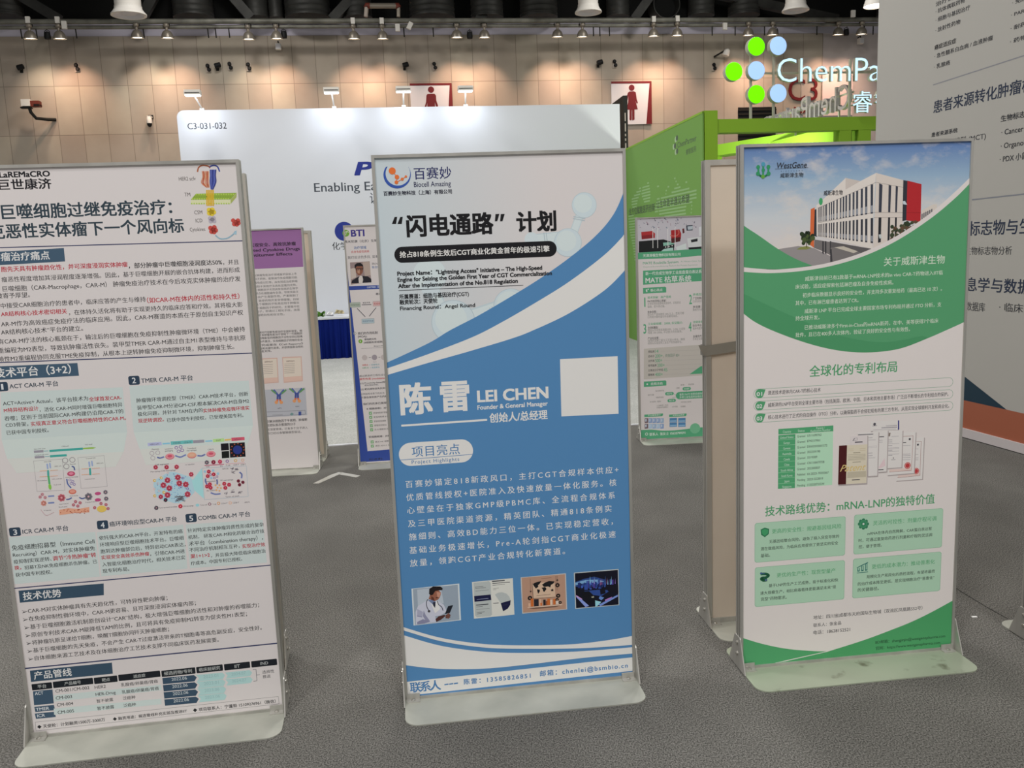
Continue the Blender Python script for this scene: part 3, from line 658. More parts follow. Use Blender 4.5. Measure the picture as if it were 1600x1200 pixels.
('P',0,'#a6c4d4',[5771,7895,5779,7804,5743,7719,5667,7653,5578,7603,5497,7553,5418,7495,5326,7445,5216,7425,5104,7444,5004,7484,4909,7521,4809,7551,4707,7590,4625,7654,4583,7739,4574,7829,4569,7912,4554,7996,4542,8085,4564,8173,4629,8245,4720,8295,4811,8336,4895,8383,4984,8433,5089,8464,5201,8457,5304,8419,5395,8372,5488,8333,5587,8294,5678,8238,5735,8158,5749,8068,5743,7981]),
('P',1,'#9ccdd8',[5715,8121,6058,8507,6026,7505,5763,7802]),
('C',1,'#5f86b0',[5113,8152,16]),
('C',1,'#8fb9cf',[5116,7790,16]),
('C',1,'#7fa6c8',[5528,8274,16,5062,7857,16]),
('C',1,'#8fb9cf',[5516,7879,16]),
('C',1,'#5f86b0',[5242,8007,16,5204,8220,16]),
('C',1,'#8fb9cf',[4859,7599,16,4591,8008,16]),
('C',1,'#5f86b0',[5338,7924,16]),
('C',1,'#8fb9cf',[5395,7887,16]),
('C',1,'#5f86b0',[5056,7729,16]),
('C',1,'#8fb9cf',[5651,7794,16,5006,7829,16,4748,7684,16]),
('C',1,'#5f86b0',[4909,8240,16,5574,7642,16,5058,7596,16]),
('C',1,'#8fb9cf',[5153,7698,16]),
('C',1,'#7fa6c8',[4743,8024,16]),
('C',1,'#8fb9cf',[5328,8369,16]),
('C',1,'#5f86b0',[5589,7866,16]),
('C',1,'#8fb9cf',[5429,7655,16,4690,7906,16,4936,8115,16]),
('C',2,'#5f86b0',[5289,7920,16,5490,7882,16]),
('C',1,'#8fb9cf',[4725,7887,16,5243,7764,16,5332,8125,16]),
('C',1,'#5f86b0',[5533,7664,16,5084,8102,16]),
('C',1,'#7fa6c8',[5202,7541,16]),
('C',1,'#5f86b0',[4902,7637,16]),
('C',2,'#8fb9cf',[5108,8087,16]),
('C',1,'#7fa6c8',[5605,8026,16,4654,7830,16,5563,7724,16,5456,8123,16,5184,8025,16]),
('C',1,'#5f86b0',[4910,7586,16,5253,7719,16,5518,7733,16]),
('C',2,'#8fb9cf',[5345,7752,16,4707,7904,16,4823,7834,16]),
('C',2,'#5f86b0',[5171,7919,16,5527,7940,16,5201,7556,16,5187,8387,16]),
('C',2,'#7fa6c8',[4989,7778,16,5535,8263,16]),
('C',2,'#5f86b0',[5205,8031,16]),
('C',1,'#8fb9cf',[4903,7982,16]),
('C',1,'#5f86b0',[5097,7975,16]),
('C',1,'#7fa6c8',[5423,7702,16]),
('C',1,'#8fb9cf',[4966,8241,16]),
('C',2,'#7fa6c8',[5651,7763,16]),
('C',2,'#5f86b0',[4980,7769,16]),
('C',1,'#8fb9cf',[4653,7930,16]),
('C',1,'#7fa6c8',[5174,7789,16,5358,7573,16]),
('C',1,'#5f86b0',[5177,7979,16]),
('C',1,'#8fb9cf',[4842,8095,16]),
('C',1,'#5f86b0',[5123,7592,16]),
('C',2,'#7fa6c8',[4795,7831,16,5492,8231,16,5249,7855,16]),
('C',1,'#5f86b0',[5264,8043,16]),
('C',2,'#7fa6c8',[4928,7954,16]),
('C',1,'#5f86b0',[4854,7678,16]),
('C',2,'#8fb9cf',[5034,7736,16]),
('C',1,'#7fa6c8',[4964,7892,16,5104,8223,16]),
('C',1,'#8fb9cf',[5049,7993,16,4781,8221,16,5082,8024,16]),
('C',1,'#5f86b0',[5566,7794,16]),
('C',2,'#8fb9cf',[4895,7562,16]),
('C',1,'#5f86b0',[4876,7915,16]),
('C',2,'#8fb9cf',[5065,7608,16]),
('C',2,'#7fa6c8',[5170,7783,16]),
('C',1,'#5f86b0',[5482,8027,16]),
('C',1,'#8fb9cf',[5247,8163,16]),
('C',1,'#5f86b0',[4992,8367,16]),
('C',1,'#8fb9cf',[4909,8329,16]),
('C',1,'#5f86b0',[4945,8300,16,4663,8068,16]),
('C',2,'#8fb9cf',[5366,7923,16]),
('C',2,'#7fa6c8',[5314,7895,16,4988,8193,16,4835,7621,16]),
('C',1,'#5f86b0',[5440,8232,16]),
('C',1,'#7fa6c8',[5574,8013,16]),
('C',2,'#5f86b0',[5628,7817,16,4885,8008,16]),
('C',2,'#7fa6c8',[5190,8380,16,4665,8117,16,5302,8131,16]),
('C',1,'#5f86b0',[4944,8205,16]),
('C',2,'#8fb9cf',[5187,8227,16]),
('C',1,'#5f86b0',[4734,8237,16,5004,7894,16,5161,7509,16,5515,7977,16,5205,8313,16]),
('C',3,'#8fb9cf',[5080,8117,16]),
('C',1,'#7fa6c8',[5337,8036,16]),
('C',1,'#5f86b0',[4760,7975,16,4782,8009,16]),
('C',8,'#b8465a',[5042,8195,32,5014,8145,32,4961,8136,32,4922,8176,32,4928,8233,32,4974,8265,32,5025,8248,32,4981,8200,64]),
('C',9,'#d88a96',[4981,8200,21]),
('C',8,'#b8465a',[5364,8262,33,5336,8212,33,5283,8204,33,5244,8244,33,5250,8301,33,5296,8333,33,5347,8315,33,5303,8267,64]),
('C',9,'#d88a96',[5303,8267,21]),
('C',10,'#b8465a',[4904,8047,32,4876,7997,33,4822,7988,32,4784,8028,32,4790,8085,32,4836,8117,32,4886,8100,32,4843,8052,64]),
('C',11,'#d88a96',[4843,8052,21]),
('C',9,'#b8465a',[5072,7934,33,5043,7884,33,4990,7876,33,4952,7916,33,4958,7973,33,5003,8005,33,5054,7987,33,5010,7939,64]),
('C',10,'#d88a96',[5010,7939,21]),
('C',8,'#b8465a',[5390,8068,33,5361,8018,33,5308,8009,33,5270,8049,33,5275,8107,33,5321,8139,33,5372,8121,33,5328,8073,64]),
('C',9,'#d88a96',[5328,8073,21]),
('C',9,'#b8465a',[5582,8015,33,5553,7964,33,5500,7956,33,5461,7996,33,5467,8054,33,5513,8086,33,5564,8068,33,5520,8020,64]),
('C',10,'#d88a96',[5520,8020,21]),
('C',9,'#b8465a',[4777,7677,26,4754,7637,26,4712,7631,26,4682,7662,26,4687,7708,26,4723,7733,26,4763,7719,26,4728,7681,51]),
('C',10,'#d88a96',[4728,7681,17]),
('C',10,'#b8465a',[4996,7717,33,4968,7667,33,4914,7659,33,4876,7698,33,4882,7756,33,4928,7788,33,4979,7770,33,4935,7722,64]),
('C',11,'#d88a96',[4935,7722,21]),
('C',9,'#b8465a',[5606,7690,33,5578,7639,33,5524,7631,33,5485,7671,33,5491,7729,33,5537,7761,33,5588,7743,33,5544,7695,65]),
('C',10,'#d88a96',[5544,7695,22]),
('C',9,'#b8465a',[5762,8329,26,5740,8289,26,5697,8283,26,5667,8314,26,5671,8360,26,5708,8385,26,5748,8371,26,5713,8333,51]),
('C',10,'#d88a96',[5713,8333,17]),
('C',7,'#b8465a',[4715,8641,25,4693,8602,25,4651,8595,25,4621,8626,25,4626,8671,25,4661,8696,25,4701,8683,25,4667,8645,50]),
('C',8,'#d88a96',[4667,8645,17]),
('C',7,'#b8465a',[5042,8620,26,5020,8581,26,4978,8574,26,4948,8605,26,4952,8650,26,4988,8675,26,5028,8662,26,4993,8624,50]),
('C',8,'#d88a96',[4993,8624,17]),
('C',7,'#b8465a',[5345,8603,26,5322,8564,26,5280,8557,26,5250,8588,26,5255,8634,26,5291,8659,26,5331,8645,26,5296,8607,51]),
('C',8,'#d88a96',[5296,8607,17]),
('C',1,'#c9a85c',[4592,8219,49]),
('C',2,'#ece0b8',[4603,8219,22]),
('C',1,'#c9a85c',[4801,8289,49]),
('C',2,'#ece0b8',[4811,8288,22]),
('C',11,'#c9a85c',[4835,7818,50]),
('C',12,'#ece0b8',[4846,7817,23]),
('C',1,'#c9a85c',[4550,7724,50]),
('C',2,'#ece0b8',[4561,7723,23]),
('O',2,'#7a4c94',5448,8232,41,41,16),
('O',4,'#7a4c94',5372,7961,41,41,16),
('O',2,'#7a4c94',5561,7875,41,41,16),
('O',1,'#d8a8a0',5013,8426,36,36,14),
('O',2,'#d8a8a0',4684,8118,36,36,14),
('O',1,'#d8a8a0',4555,7949,36,36,14),
('O',3,'#d8a8a0',4699,7876,36,36,14),
('C',10,'#3c3440',[4903,7560,22,4883,7526,22,4847,7520,22,4820,7547,22,4825,7587,22,4856,7609,22,4891,7597,22,4860,7564,44]),
('C',11,'#c0405c',[4860,7564,15]),
('L',2,'#8fa8b8',9,[6058,8507,7419,8476,7397,7468,6041,7471,6058,8507]),
('C',10,'#c03a50',[6298,8376,22,6278,8341,22,6241,8335,22,6215,8363,22,6219,8402,22,6250,8424,22,6285,8412,22,6255,8379,44]),
('C',11,'#e08090',[6255,8379,15]),
('C',10,'#c03a50',[6438,8275,22,6419,8241,22,6382,8235,22,6355,8262,22,6359,8302,22,6391,8324,22,6426,8311,22,6396,8278,44]),
('C',11,'#e08090',[6396,8278,15]),
('C',10,'#c03a50',[6252,8233,22,6232,8199,22,6195,8193,22,6169,8220,22,6173,8260,22,6204,8282,22,6239,8270,22,6209,8237,44]),
('C',11,'#e08090',[6209,8237,15]),
('C',10,'#c03a50',[6294,7963,22,6274,7929,22,6237,7923,22,6211,7951,22,6214,7990,22,6246,8012,22,6281,8000,22,6251,7967,44]),
('C',11,'#e08090',[6251,7967,15]),
('C',13,'#c03a50',[6200,7900,22,6180,7866,22,6143,7860,22,6117,7887,22,6121,7927,22,6152,7949,22,6187,7937,22,6157,7904,44]),
('C',14,'#e08090',[6157,7904,15]),
('C',18,'#c03a50',[6306,7851,23,6286,7817,23,6249,7811,23,6222,7838,23,6226,7878,22,6258,7900,22,6293,7888,23,6263,7855,44]),
('C',19,'#e08090',[6263,7855,15]),
('C',10,'#c03a50',[6734,7944,23,6715,7909,23,6678,7904,23,6651,7931,23,6655,7971,23,6686,7993,23,6722,7981,23,6691,7948,45]),
('C',11,'#e08090',[6691,7948,15]),
('C',10,'#c03a50',[6879,7899,23,6860,7864,23,6822,7859,23,6796,7886,23,6799,7926,23,6831,7948,23,6866,7936,23,6836,7903,45]),
('C',11,'#e08090',[6836,7903,15]),
('C',10,'#c03a50',[6756,7807,23,6736,7773,23,6699,7767,23,6672,7794,23,6676,7834,23,6708,7856,23,6743,7844,23,6713,7811,45]),
('C',11,'#e08090',[6713,7811,15]),
('C',10,'#7c2c40',[7170,7999,19,7154,7969,19,7122,7964,19,7099,7988,19,7102,8021,19,7129,8040,19,7159,8030,19,7134,8002,38]),
('C',11,'#50202c',[7134,8002,13]),
('C',10,'#7c2c40',[7306,7945,19,7290,7915,19,7258,7911,19,7235,7934,19,7238,7968,19,7265,7986,19,7295,7976,19,7269,7948,38]),
('C',11,'#50202c',[7269,7948,13]),
('C',10,'#7c2c40',[7195,7873,19,7179,7844,19,7147,7839,19,7124,7862,19,7127,7896,19,7154,7915,19,7184,7904,19,7159,7876,38]),
('C',11,'#50202c',[7159,7876,13]),
('C',3,'#8fb9cf',[6135,8389,41,6389,8404,41,6529,8291,41,6313,8167,41]),
('O',7,'#7a4c94',6301,8277,36,36,14),
('O',3,'#7a4c94',6407,8155,36,36,14),
('O',3,'#7a4c94',6492,8195,36,36,14),
('C',3,'#d0a070',[6424,7922,32,6540,7913,32,6476,7837,32,6575,7810,32,6437,7755,32,6524,7729,32]),
('L',3,'#6c6670',14,[6759,7672,6745,7672]),
('L',3,'#6c6670',14,[6707,7592,6755,7630]),
('L',4,'#6c6670',14,[6744,7617,6755,7624]),
('L',5,'#6c6670',14,[6715,7587,6762,7653]),
('L',3,'#6c6670',14,[6675,7609,6668,7634]),
('L',6,'#6c6670',14,[6674,7642,6758,7642]),
('L',3,'#6c6670',14,[6959,7658,6895,7676]),
('L',4,'#6c6670',14,[6987,7660,6868,7635]),
('L',5,'#6c6670',14,[6874,7639,6969,7638]),
('L',6,'#6c6670',14,[6871,7643,6985,7661]),
('L',3,'#6c6670',14,[6975,7722,6899,7709]),
('L',7,'#6c6670',14,[6984,7648,6886,7672]),
('L',3,'#6c6670',14,[7190,7653,7223,7637]),
('L',3,'#6c6670',14,[7105,7645,7105,7580]),
('L',4,'#6c6670',14,[7114,7636,7222,7651]),
('L',5,'#6c6670',14,[7154,7583,7145,7658]),
('L',6,'#6c6670',14,[7141,7621,7105,7597]),
('L',7,'#6c6670',14,[7195,7605,7114,7630]),
('L',3,'#6c6670',14,[7023,8452,6961,8419]),
('L',4,'#6c6670',14,[6975,8437,6971,8391]),
('L',5,'#6c6670',14,[6994,8424,6961,8396]),
('L',6,'#6c6670',14,[6988,8364,7014,8449]),
('L',7,'#6c6670',14,[7029,8424,6978,8409]),
('L',8,'#6c6670',14,[6991,8409,6913,8438]),
('L',3,'#6c6670',14,[7135,8360,7124,8362]),
('L',4,'#6c6670',14,[7061,8404,7163,8387]),
('L',8,'#6c6670',14,[7054,8385,7161,8368]),
('L',9,'#6c6670',14,[7127,8394,7083,8421]),
('L',10,'#6c6670',14,[7102,8358,7137,8425]),
('L',11,'#6c6670',14,[7064,8385,7118,8397]),
('L',3,'#6c6670',14,[6954,8336,6949,8350]),
('L',3,'#6c6670',14,[7004,8332,7030,8304]),
('L',3,'#6c6670',14,[7050,8258,6995,8276]),
('L',7,'#6c6670',14,[6947,8312,7073,8338]),
('L',8,'#6c6670',14,[7015,8288,7009,8265]),
('L',9,'#6c6670',14,[6951,8291,7012,8289]),
('C',7,'#6c6670',[6267,8679,24,6246,8642,24,6206,8635,24,6177,8664,24,6182,8707,24,6215,8731,24,6253,8718,24,6221,8682,47]),
('C',8,'#d9a0a4',[6221,8682,16]),
('C',7,'#8c2840',[6471,8672,24,6450,8635,24,6410,8629,24,6381,8658,24,6385,8700,24,6419,8724,24,6457,8711,24,6425,8676,48]),
('C',8,'#d9a0a4',[6425,8676,16]),
('C',7,'#c84060',[6671,8671,24,6650,8634,24,6610,8627,24,6582,8657,24,6586,8699,24,6619,8723,24,6657,8710,24,6625,8674,48]),
('C',8,'#d9a0a4',[6625,8674,16]),
('C',7,'#5c5660',[4604,7326,24,4583,7289,24,4544,7283,24,4516,7313,24,4520,7355,24,4554,7379,24,4591,7365,24,4559,7330,47]),
('C',8,'#d9a0a4',[4559,7330,16]),
('C',7,'#c8384c',[5335,7318,24,5314,7280,24,5275,7274,24,5246,7304,24,5251,7347,24,5285,7370,24,5322,7357,24,5290,7321,48]),
('C',8,'#d9a0a4',[5290,7321,16]),
('O',3,'#7a4c94',6846,8674,50,50,21),
('O',3,'#c9a050',7103,8675,50,50,21),
('O',3,'#dca48c',7324,8672,50,50,21),
('O',0,'#7a4c60',6186,7316,50,50,21),
('O',0,'#c98c50',6461,7316,50,50,21),
('O',0,'#dca48c',6819,7300,51,51,21),
('E',0,'#8fc4cc',[5810,7310,57,47]),
('L',3,'#b03c60',21,[6146,8585,6736,8581]),
('L',1,'#c88c94',14,[6798,8586,7378,8578]),
('L',3,'#5e5860',9,[5254,7463,5171,7554]),
('L',2,'#5e5860',9,[5421,7491,5324,7640]),
('L',4,'#5e5860',9,[5183,7495,5261,7617]),
('L',5,'#5e5860',9,[5422,7570,5263,7500]),
('L',5,'#5e5860',9,[5229,7483,5236,7574]),
('L',6,'#5e5860',9,[5308,7521,5436,7519]),
('L',3,'#5e5860',9,[5145,7650,5357,7651]),
('L',6,'#5e5860',9,[5397,7619,5186,7549]),
('L',5,'#5e5860',9,[5191,7514,5195,7506]),
('L',7,'#5e5860',9,[5441,7455,5172,7627]),
('L',8,'#5e5860',9,[5364,7640,5299,7660]),
('L',9,'#5e5860',9,[5459,7661,5343,7563]),
('L',9,'#5e5860',9,[5312,7675,5250,7610]),
('L',8,'#5e5860',9,[5244,7529,5149,7504]),
('L',10,'#5e5860',9,[5408,7663,5146,7470]),
('L',11,'#5e5860',9,[5481,7619,5157,7647]),
('L',12,'#5e5860',9,[5377,7624,5232,7509]),
('L',13,'#5e5860',9,[5263,7493,5376,7586]),
('L',13,'#5e5860',9,[5302,7664,5430,7622]),
('L',14,'#5e5860',9,[5308,7674,5283,7526]),
('L',15,'#5e5860',9,[5282,7579,5147,7635]),
('L',16,'#5e5860',9,[5424,7569,5256,7593]),
('L',17,'#5e5860',9,[5459,7486,5221,7604]),
('L',18,'#5e5860',9,[5425,7550,5194,7684]),
('L',19,'#5e5860',9,[5331,7564,5357,7644]),
('L',20,'#5e5860',9,[5341,7577,5185,7501]),
('R',0,'#2b3c4e',158,6784,491,7062,56,0),
('T',1,'3',273,385,6920,247,'#c8ccd0',1,0,0),
('T',0,'ICR CAR-M 平台',539,1880,6908,0,'#2c3b49',1,0,0),
('R',0,'#2b3c4e',2736,6779,3069,7060,56,0),
('T',1,'4',2845,2959,6917,250,'#c8ccd0',1,0,0),
('T',0,'癌环境响应型CAR-M 平台',3103,5138,6919,0,'#2c3b49',1,0,0),
('R',0,'#2b3c4e',5411,6765,5748,7050,57,0),
('T',1,'5',5518,5636,6905,253,'#c8ccd0',1,0,0),
('T',0,'COMBi CAR-M 平台',5787,7404,6885,0,'#2c3b49',1,0,0),
('P',0,'#bac6c5',[134,6762,2661,6708,2637,5234,114,5238]),
('P',0,'#bac6c5',[2707,6694,5319,6711,5314,5242,2685,5239]),
('P',0,'#bac6c5',[5392,6710,7777,6663,7795,5202,5393,5245]),
('T',1,'免疫细胞招募型（Immune Cell',167,2604,6411,0,'#1b1b20',0,0,0),
('T',1,'Recruiting）CAR-M，对实体肿瘤免',175,2592,6184,0,'#1b1b20',0,0,0),
('T',1,'疫抑制实现逆转、',169,1280,5959,0,'#1b1b20',0,0,0),
('T',1,'调节“冷热肿瘤”转',1316,2603,5961,0,'#a81c32',1,0,0),
('T',1,'换，',172,367,5760,0,'#a81c32',1,0,0),
('T',1,'招募T及NK免疫细胞杀伤肿瘤。已',461,2608,5742,0,'#1b1b20',0,0,0),
('T',1,'获中国专利授权。',173,1250,5530,0,'#1b1b20',0,0,0),
('T',1,'依托强大的CAR-M平台，开发特有的癌',2751,5281,6496,0,'#1b1b20',0,0,0),
('T',1,'环境响应型巨噬细胞技术平台。巨噬细',2750,5286,6274,0,'#1b1b20',0,0,0),
('T',1,'胞到达肿瘤部位后，特异启动CAR表达，',2750,5324,6055,0,'#1b1b20',0,0,0),
('T',1,'实现安全高效杀伤肿瘤',2751,4196,5851,0,'#a81c32',1,0,0),
('T',1,'，引领CAR-M进',4220,5280,5833,0,'#1b1b20',0,0,0),
('T',1,'入智能化细胞治疗时代，相关技术已实',2751,5274,5621,0,'#1b1b20',0,0,0),
('T',1,'现专利布局。',2742,3545,5407,0,'#1b1b20',0,0,0),
('T',1,'针对特定实体肿瘤异质性形成的复杂',5432,7798,6497,0,'#1b1b20',0,0,0),
('T',1,'机制， 研发CAR-M和化药联合治疗技',5430,7797,6276,0,'#1b1b20',0,0,0),
('T',1,'术平台（combination therapy），',5427,7739,6057,0,'#1b1b20',0,0,0),
('T',1,'不同治疗机制相互互补，',5425,6988,5850,0,'#1b1b20',0,0,0),
('T',1,'实现治疗效',7066,7789,5825,0,'#a81c32',1,0,0),
('T',1,'果1+1>2',5435,6039,5635,0,'#a81c32',1,0,0),
('T',1,'，并且极大降低临床细胞治',6072,7782,5603,0,'#1b1b20',0,0,0),
('T',1,'疗成本。中国专利已授权。',5430,7029,5403,0,'#1b1b20',0,0,0),
('L',0,'#2c3358',34,[90,5101,7910,5104]),
('P',0,'#33495c',[202,5013,2729,4999,2693,4611,194,4615]),
('T',1,'技术优势',304,1439,4811,0,'#d8d4d0',1,0,0),
('T',0,'➢CAR-M对实体肿瘤具有先天趋化性，可特异性靶向肿瘤；',218,4603,4321,0,'#1b1b20',0,0,0),
('T',0,'➢在免疫抑制性微环境中，CAR-M更容易、且可深度浸润实体瘤内部；',214,5458,4058,0,'#1b1b20',0,0,0),
('T',0,'➢基于巨噬细胞激活机制原创设计“CAR”结构，极大增强巨噬细胞的活性和对肿瘤的吞噬能力；',222,7427,3787,0,'#1b1b20',0,0,0),
('T',0,'➢原创专利技术CAR-M能降低TAM的比例，且可将具有免疫抑制M2转变为促炎性M1表型；',225,7020,3520,0,'#1b1b20',0,0,0),
('T',0,'➢将肿瘤抗原呈递给T细胞，唤醒T细胞协同歼灭肿瘤细胞；',223,4548,3261,0,'#1b1b20',0,0,0),
('T',0,'➢基于巨噬细胞的先天免疫，不会产生 CAR-T过度激活带来的T细胞毒等高危副反应，安全性好。',221,7447,2996,0,'#1b1b20',0,0,0),
('T',0,'➢自体细胞来源工艺技术及在体细胞治疗工艺技术支撑不同临床医药发展需要。',217,6059,2730,0,'#1b1b20',0,0,0),
('L',0,'#2c3358',42,[90,2421,7900,2396]),
('P',0,'#33495c',[220,2333,2696,2319,2685,1937,209,1949]),
('T',1,'产品管线',314,1451,2144,0,'#d8d4d0',1,0,0),
('R',0,'#161b22',211,1654,818,1869,26,0),
('T',1,'平台',383,646,1762,0,'#a4a8a8',1,0,0),
('R',0,'#161b22',849,1658,2063,1875,26,0),
('T',1,'产品编号',1190,1690,1767,0,'#a4a8a8',1,0,0),
('R',0,'#161b22',2091,1647,2807,1865,26,0),
('T',1,'靶点',2331,2578,1756,0,'#a4a8a8',1,0,0),
('R',0,'#161b22',2840,1659,4135,1877,26,0),
('T',1,'适应症',3299,3672,1768,0,'#a4a8a8',1,0,0),
('R',0,'#161b22',4172,1641,5234,1861,26,0),
('T',1,'候选药物/专利',4249,5126,1751,0,'#a4a8a8',1,0,0),
('R',0,'#161b22',5265,1642,6103,1863,26,0),
('T',1,'临床前研究',5350,6017,1752,0,'#a4a8a8',1,0,0),
('R',0,'#161b22',6145,1637,6971,1858,27,0),
('T',1,'IIT',6474,6646,1747,0,'#a4a8a8',1,0,0),
('R',0,'#161b22',7014,1639,7842,1862,27,0),
('T',1,'IND',7304,7551,1751,0,'#a4a8a8',1,0,0),
('P',0,'#3a5064',[228,1626,815,1620,801,1139,207,1147]),
('T',1,'ACT',276,529,1542,144,'#c8ccd0',1,0,0),
('P',0,'#3a5064',[206,1095,798,1087,818,905,219,914]),
('T',1,'TMER',243,645,1002,144,'#c8ccd0',1,0,0),
('P',0,'#3a5064',[196,864,791,855,810,667,209,677]),
('T',1,'ICR',256,493,779,145,'#c8ccd0',1,0,0),
('P',0,'#bac6c5',[826,1414,4124,1384,4123,1190,819,1197]),
('P',1,'#bac6c5',[775,964,4076,899,4075,704,767,745]),
('T',0,'CM-001/CM-002',895,1927,1551,0,'#1b1b20',0,0,0),
('T',1,'CM-003',879,1371,1314,0,'#1b1b20',0,0,0),
('T',0,'CM-004',887,1379,1075,0,'#1b1b20',0,0,0),
('T',2,'CM-005',881,1375,819,0,'#1b1b20',0,0,0),
('T',0,'HER2',2085,2425,1537,0,'#1b1b20',0,0,0),
('T',1,'HER-Drug',2089,2705,1294,0,'#1b1b20',0,0,0),
('T',0,'暂不披露',2092,2603,1053,0,'#1b1b20',0,0,0),
('T',2,'暂不披露',2083,2606,800,0,'#1b1b20',0,0,0),
('T',0,'乳腺癌/卵巢癌/胃癌',2890,4034,1518,0,'#1b1b20',0,0,0),
('T',1,'乳腺癌/卵巢癌/胃癌',2893,4040,1270,0,'#1b1b20',0,0,0),
('T',0,'泛癌种',2899,3285,1051,0,'#1b1b20',0,0,0),
('T',2,'泛癌种',2892,3277,801,0,'#1b1b20',0,0,0),
('P',0,'#33485c',[4182,1612,5172,1594,5254,1504,5170,1373,4184,1391]),
('T',1,'2022.06',4461,4948,1529,0,'#b4bcc0',0,0,0),
('P',1,'#a2c3c3',[5238,1587,6075,1575,6146,1479,6073,1345,5253,1356,5324,1469]),
('T',2,'2023.01',5460,5934,1502,0,'#8cb0b2',0,0,0),
('P',0,'#a2c3c3',[6147,1566,6943,1560,7015,1463,6944,1350,6165,1348,6229,1455]),
('T',1,'2024.07',6354,6814,1484,0,'#8cb0b2',0,0,0),
('P',2,'#33485c',[4178,1361,5170,1342,5252,1251,5167,1120,4181,1139]),
('T',3,'2022.06',4458,4946,1277,0,'#b4bcc0',0,0,0),
('P',3,'#a2c3c3',[5234,1345,6072,1332,6143,1235,6070,1102,5249,1113,5320,1226]),
('T',4,'2023.01',5457,5930,1259,0,'#8cb0b2',0,0,0),
('P',0,'#a2c3c3',[6144,1323,6941,1316,7013,1219,6942,1105,6162,1104,6226,1212]),
('T',1,'2024.07',6351,6811,1240,0,'#8cb0b2',0,0,0),
('P',4,'#33485c',[4175,1110,5168,1089,5250,998,5165,866,4177,887]),
('T',5,'2022.06',4455,4943,1025,0,'#b4bcc0',0,0,0),
('P',5,'#a2c3c3',[5229,1102,6068,1088,6140,991,6067,857,5244,870,5316,983]),
('T',6,'2023.06',5453,5927,1016,0,'#8cb0b2',0,0,0),
('P',0,'#33485c',[4171,857,5165,836,5248,744,5163,612,4174,634]),
('T',1,'2022.06',4452,4941,772,0,'#b4bcc0',0,0,0),
('P',6,'#a2c3c3',[5225,859,6065,844,6137,747,6064,613,5240,626,5312,740]),
('T',7,'2023.06',5449,5924,772,0,'#8cb0b2',0,0,0),
('L',0,'#6a6a70',17,[7048,1561,7147,1563,7144,1156,7039,1155]),
('L',1,'#6a6a70',17,[7148,1359,7254,1360]),
('T',0,'选择性',7340,7724,1436,0,'#48484c',0,0,0),
('T',0,'推进',7339,7593,1274,0,'#48484c',0,0,0),
('L',0,'#8a8688',13,[174,568,7788,516,7792,254,162,264,174,568]),
('T',1,'◆ 天使轮：计划融资1500万-2000万',213,2285,394,0,'#202024',1,0,0),
('T',1,'◆ 融资用途：候选管线补充实验及推进IIT',2522,4839,373,0,'#202024',1,0,0),
('T',1,'◆ 项目联系人：宁蓬勃 15109276961（微信）',5028,7688,365,0,'#202024',1,0,0)]
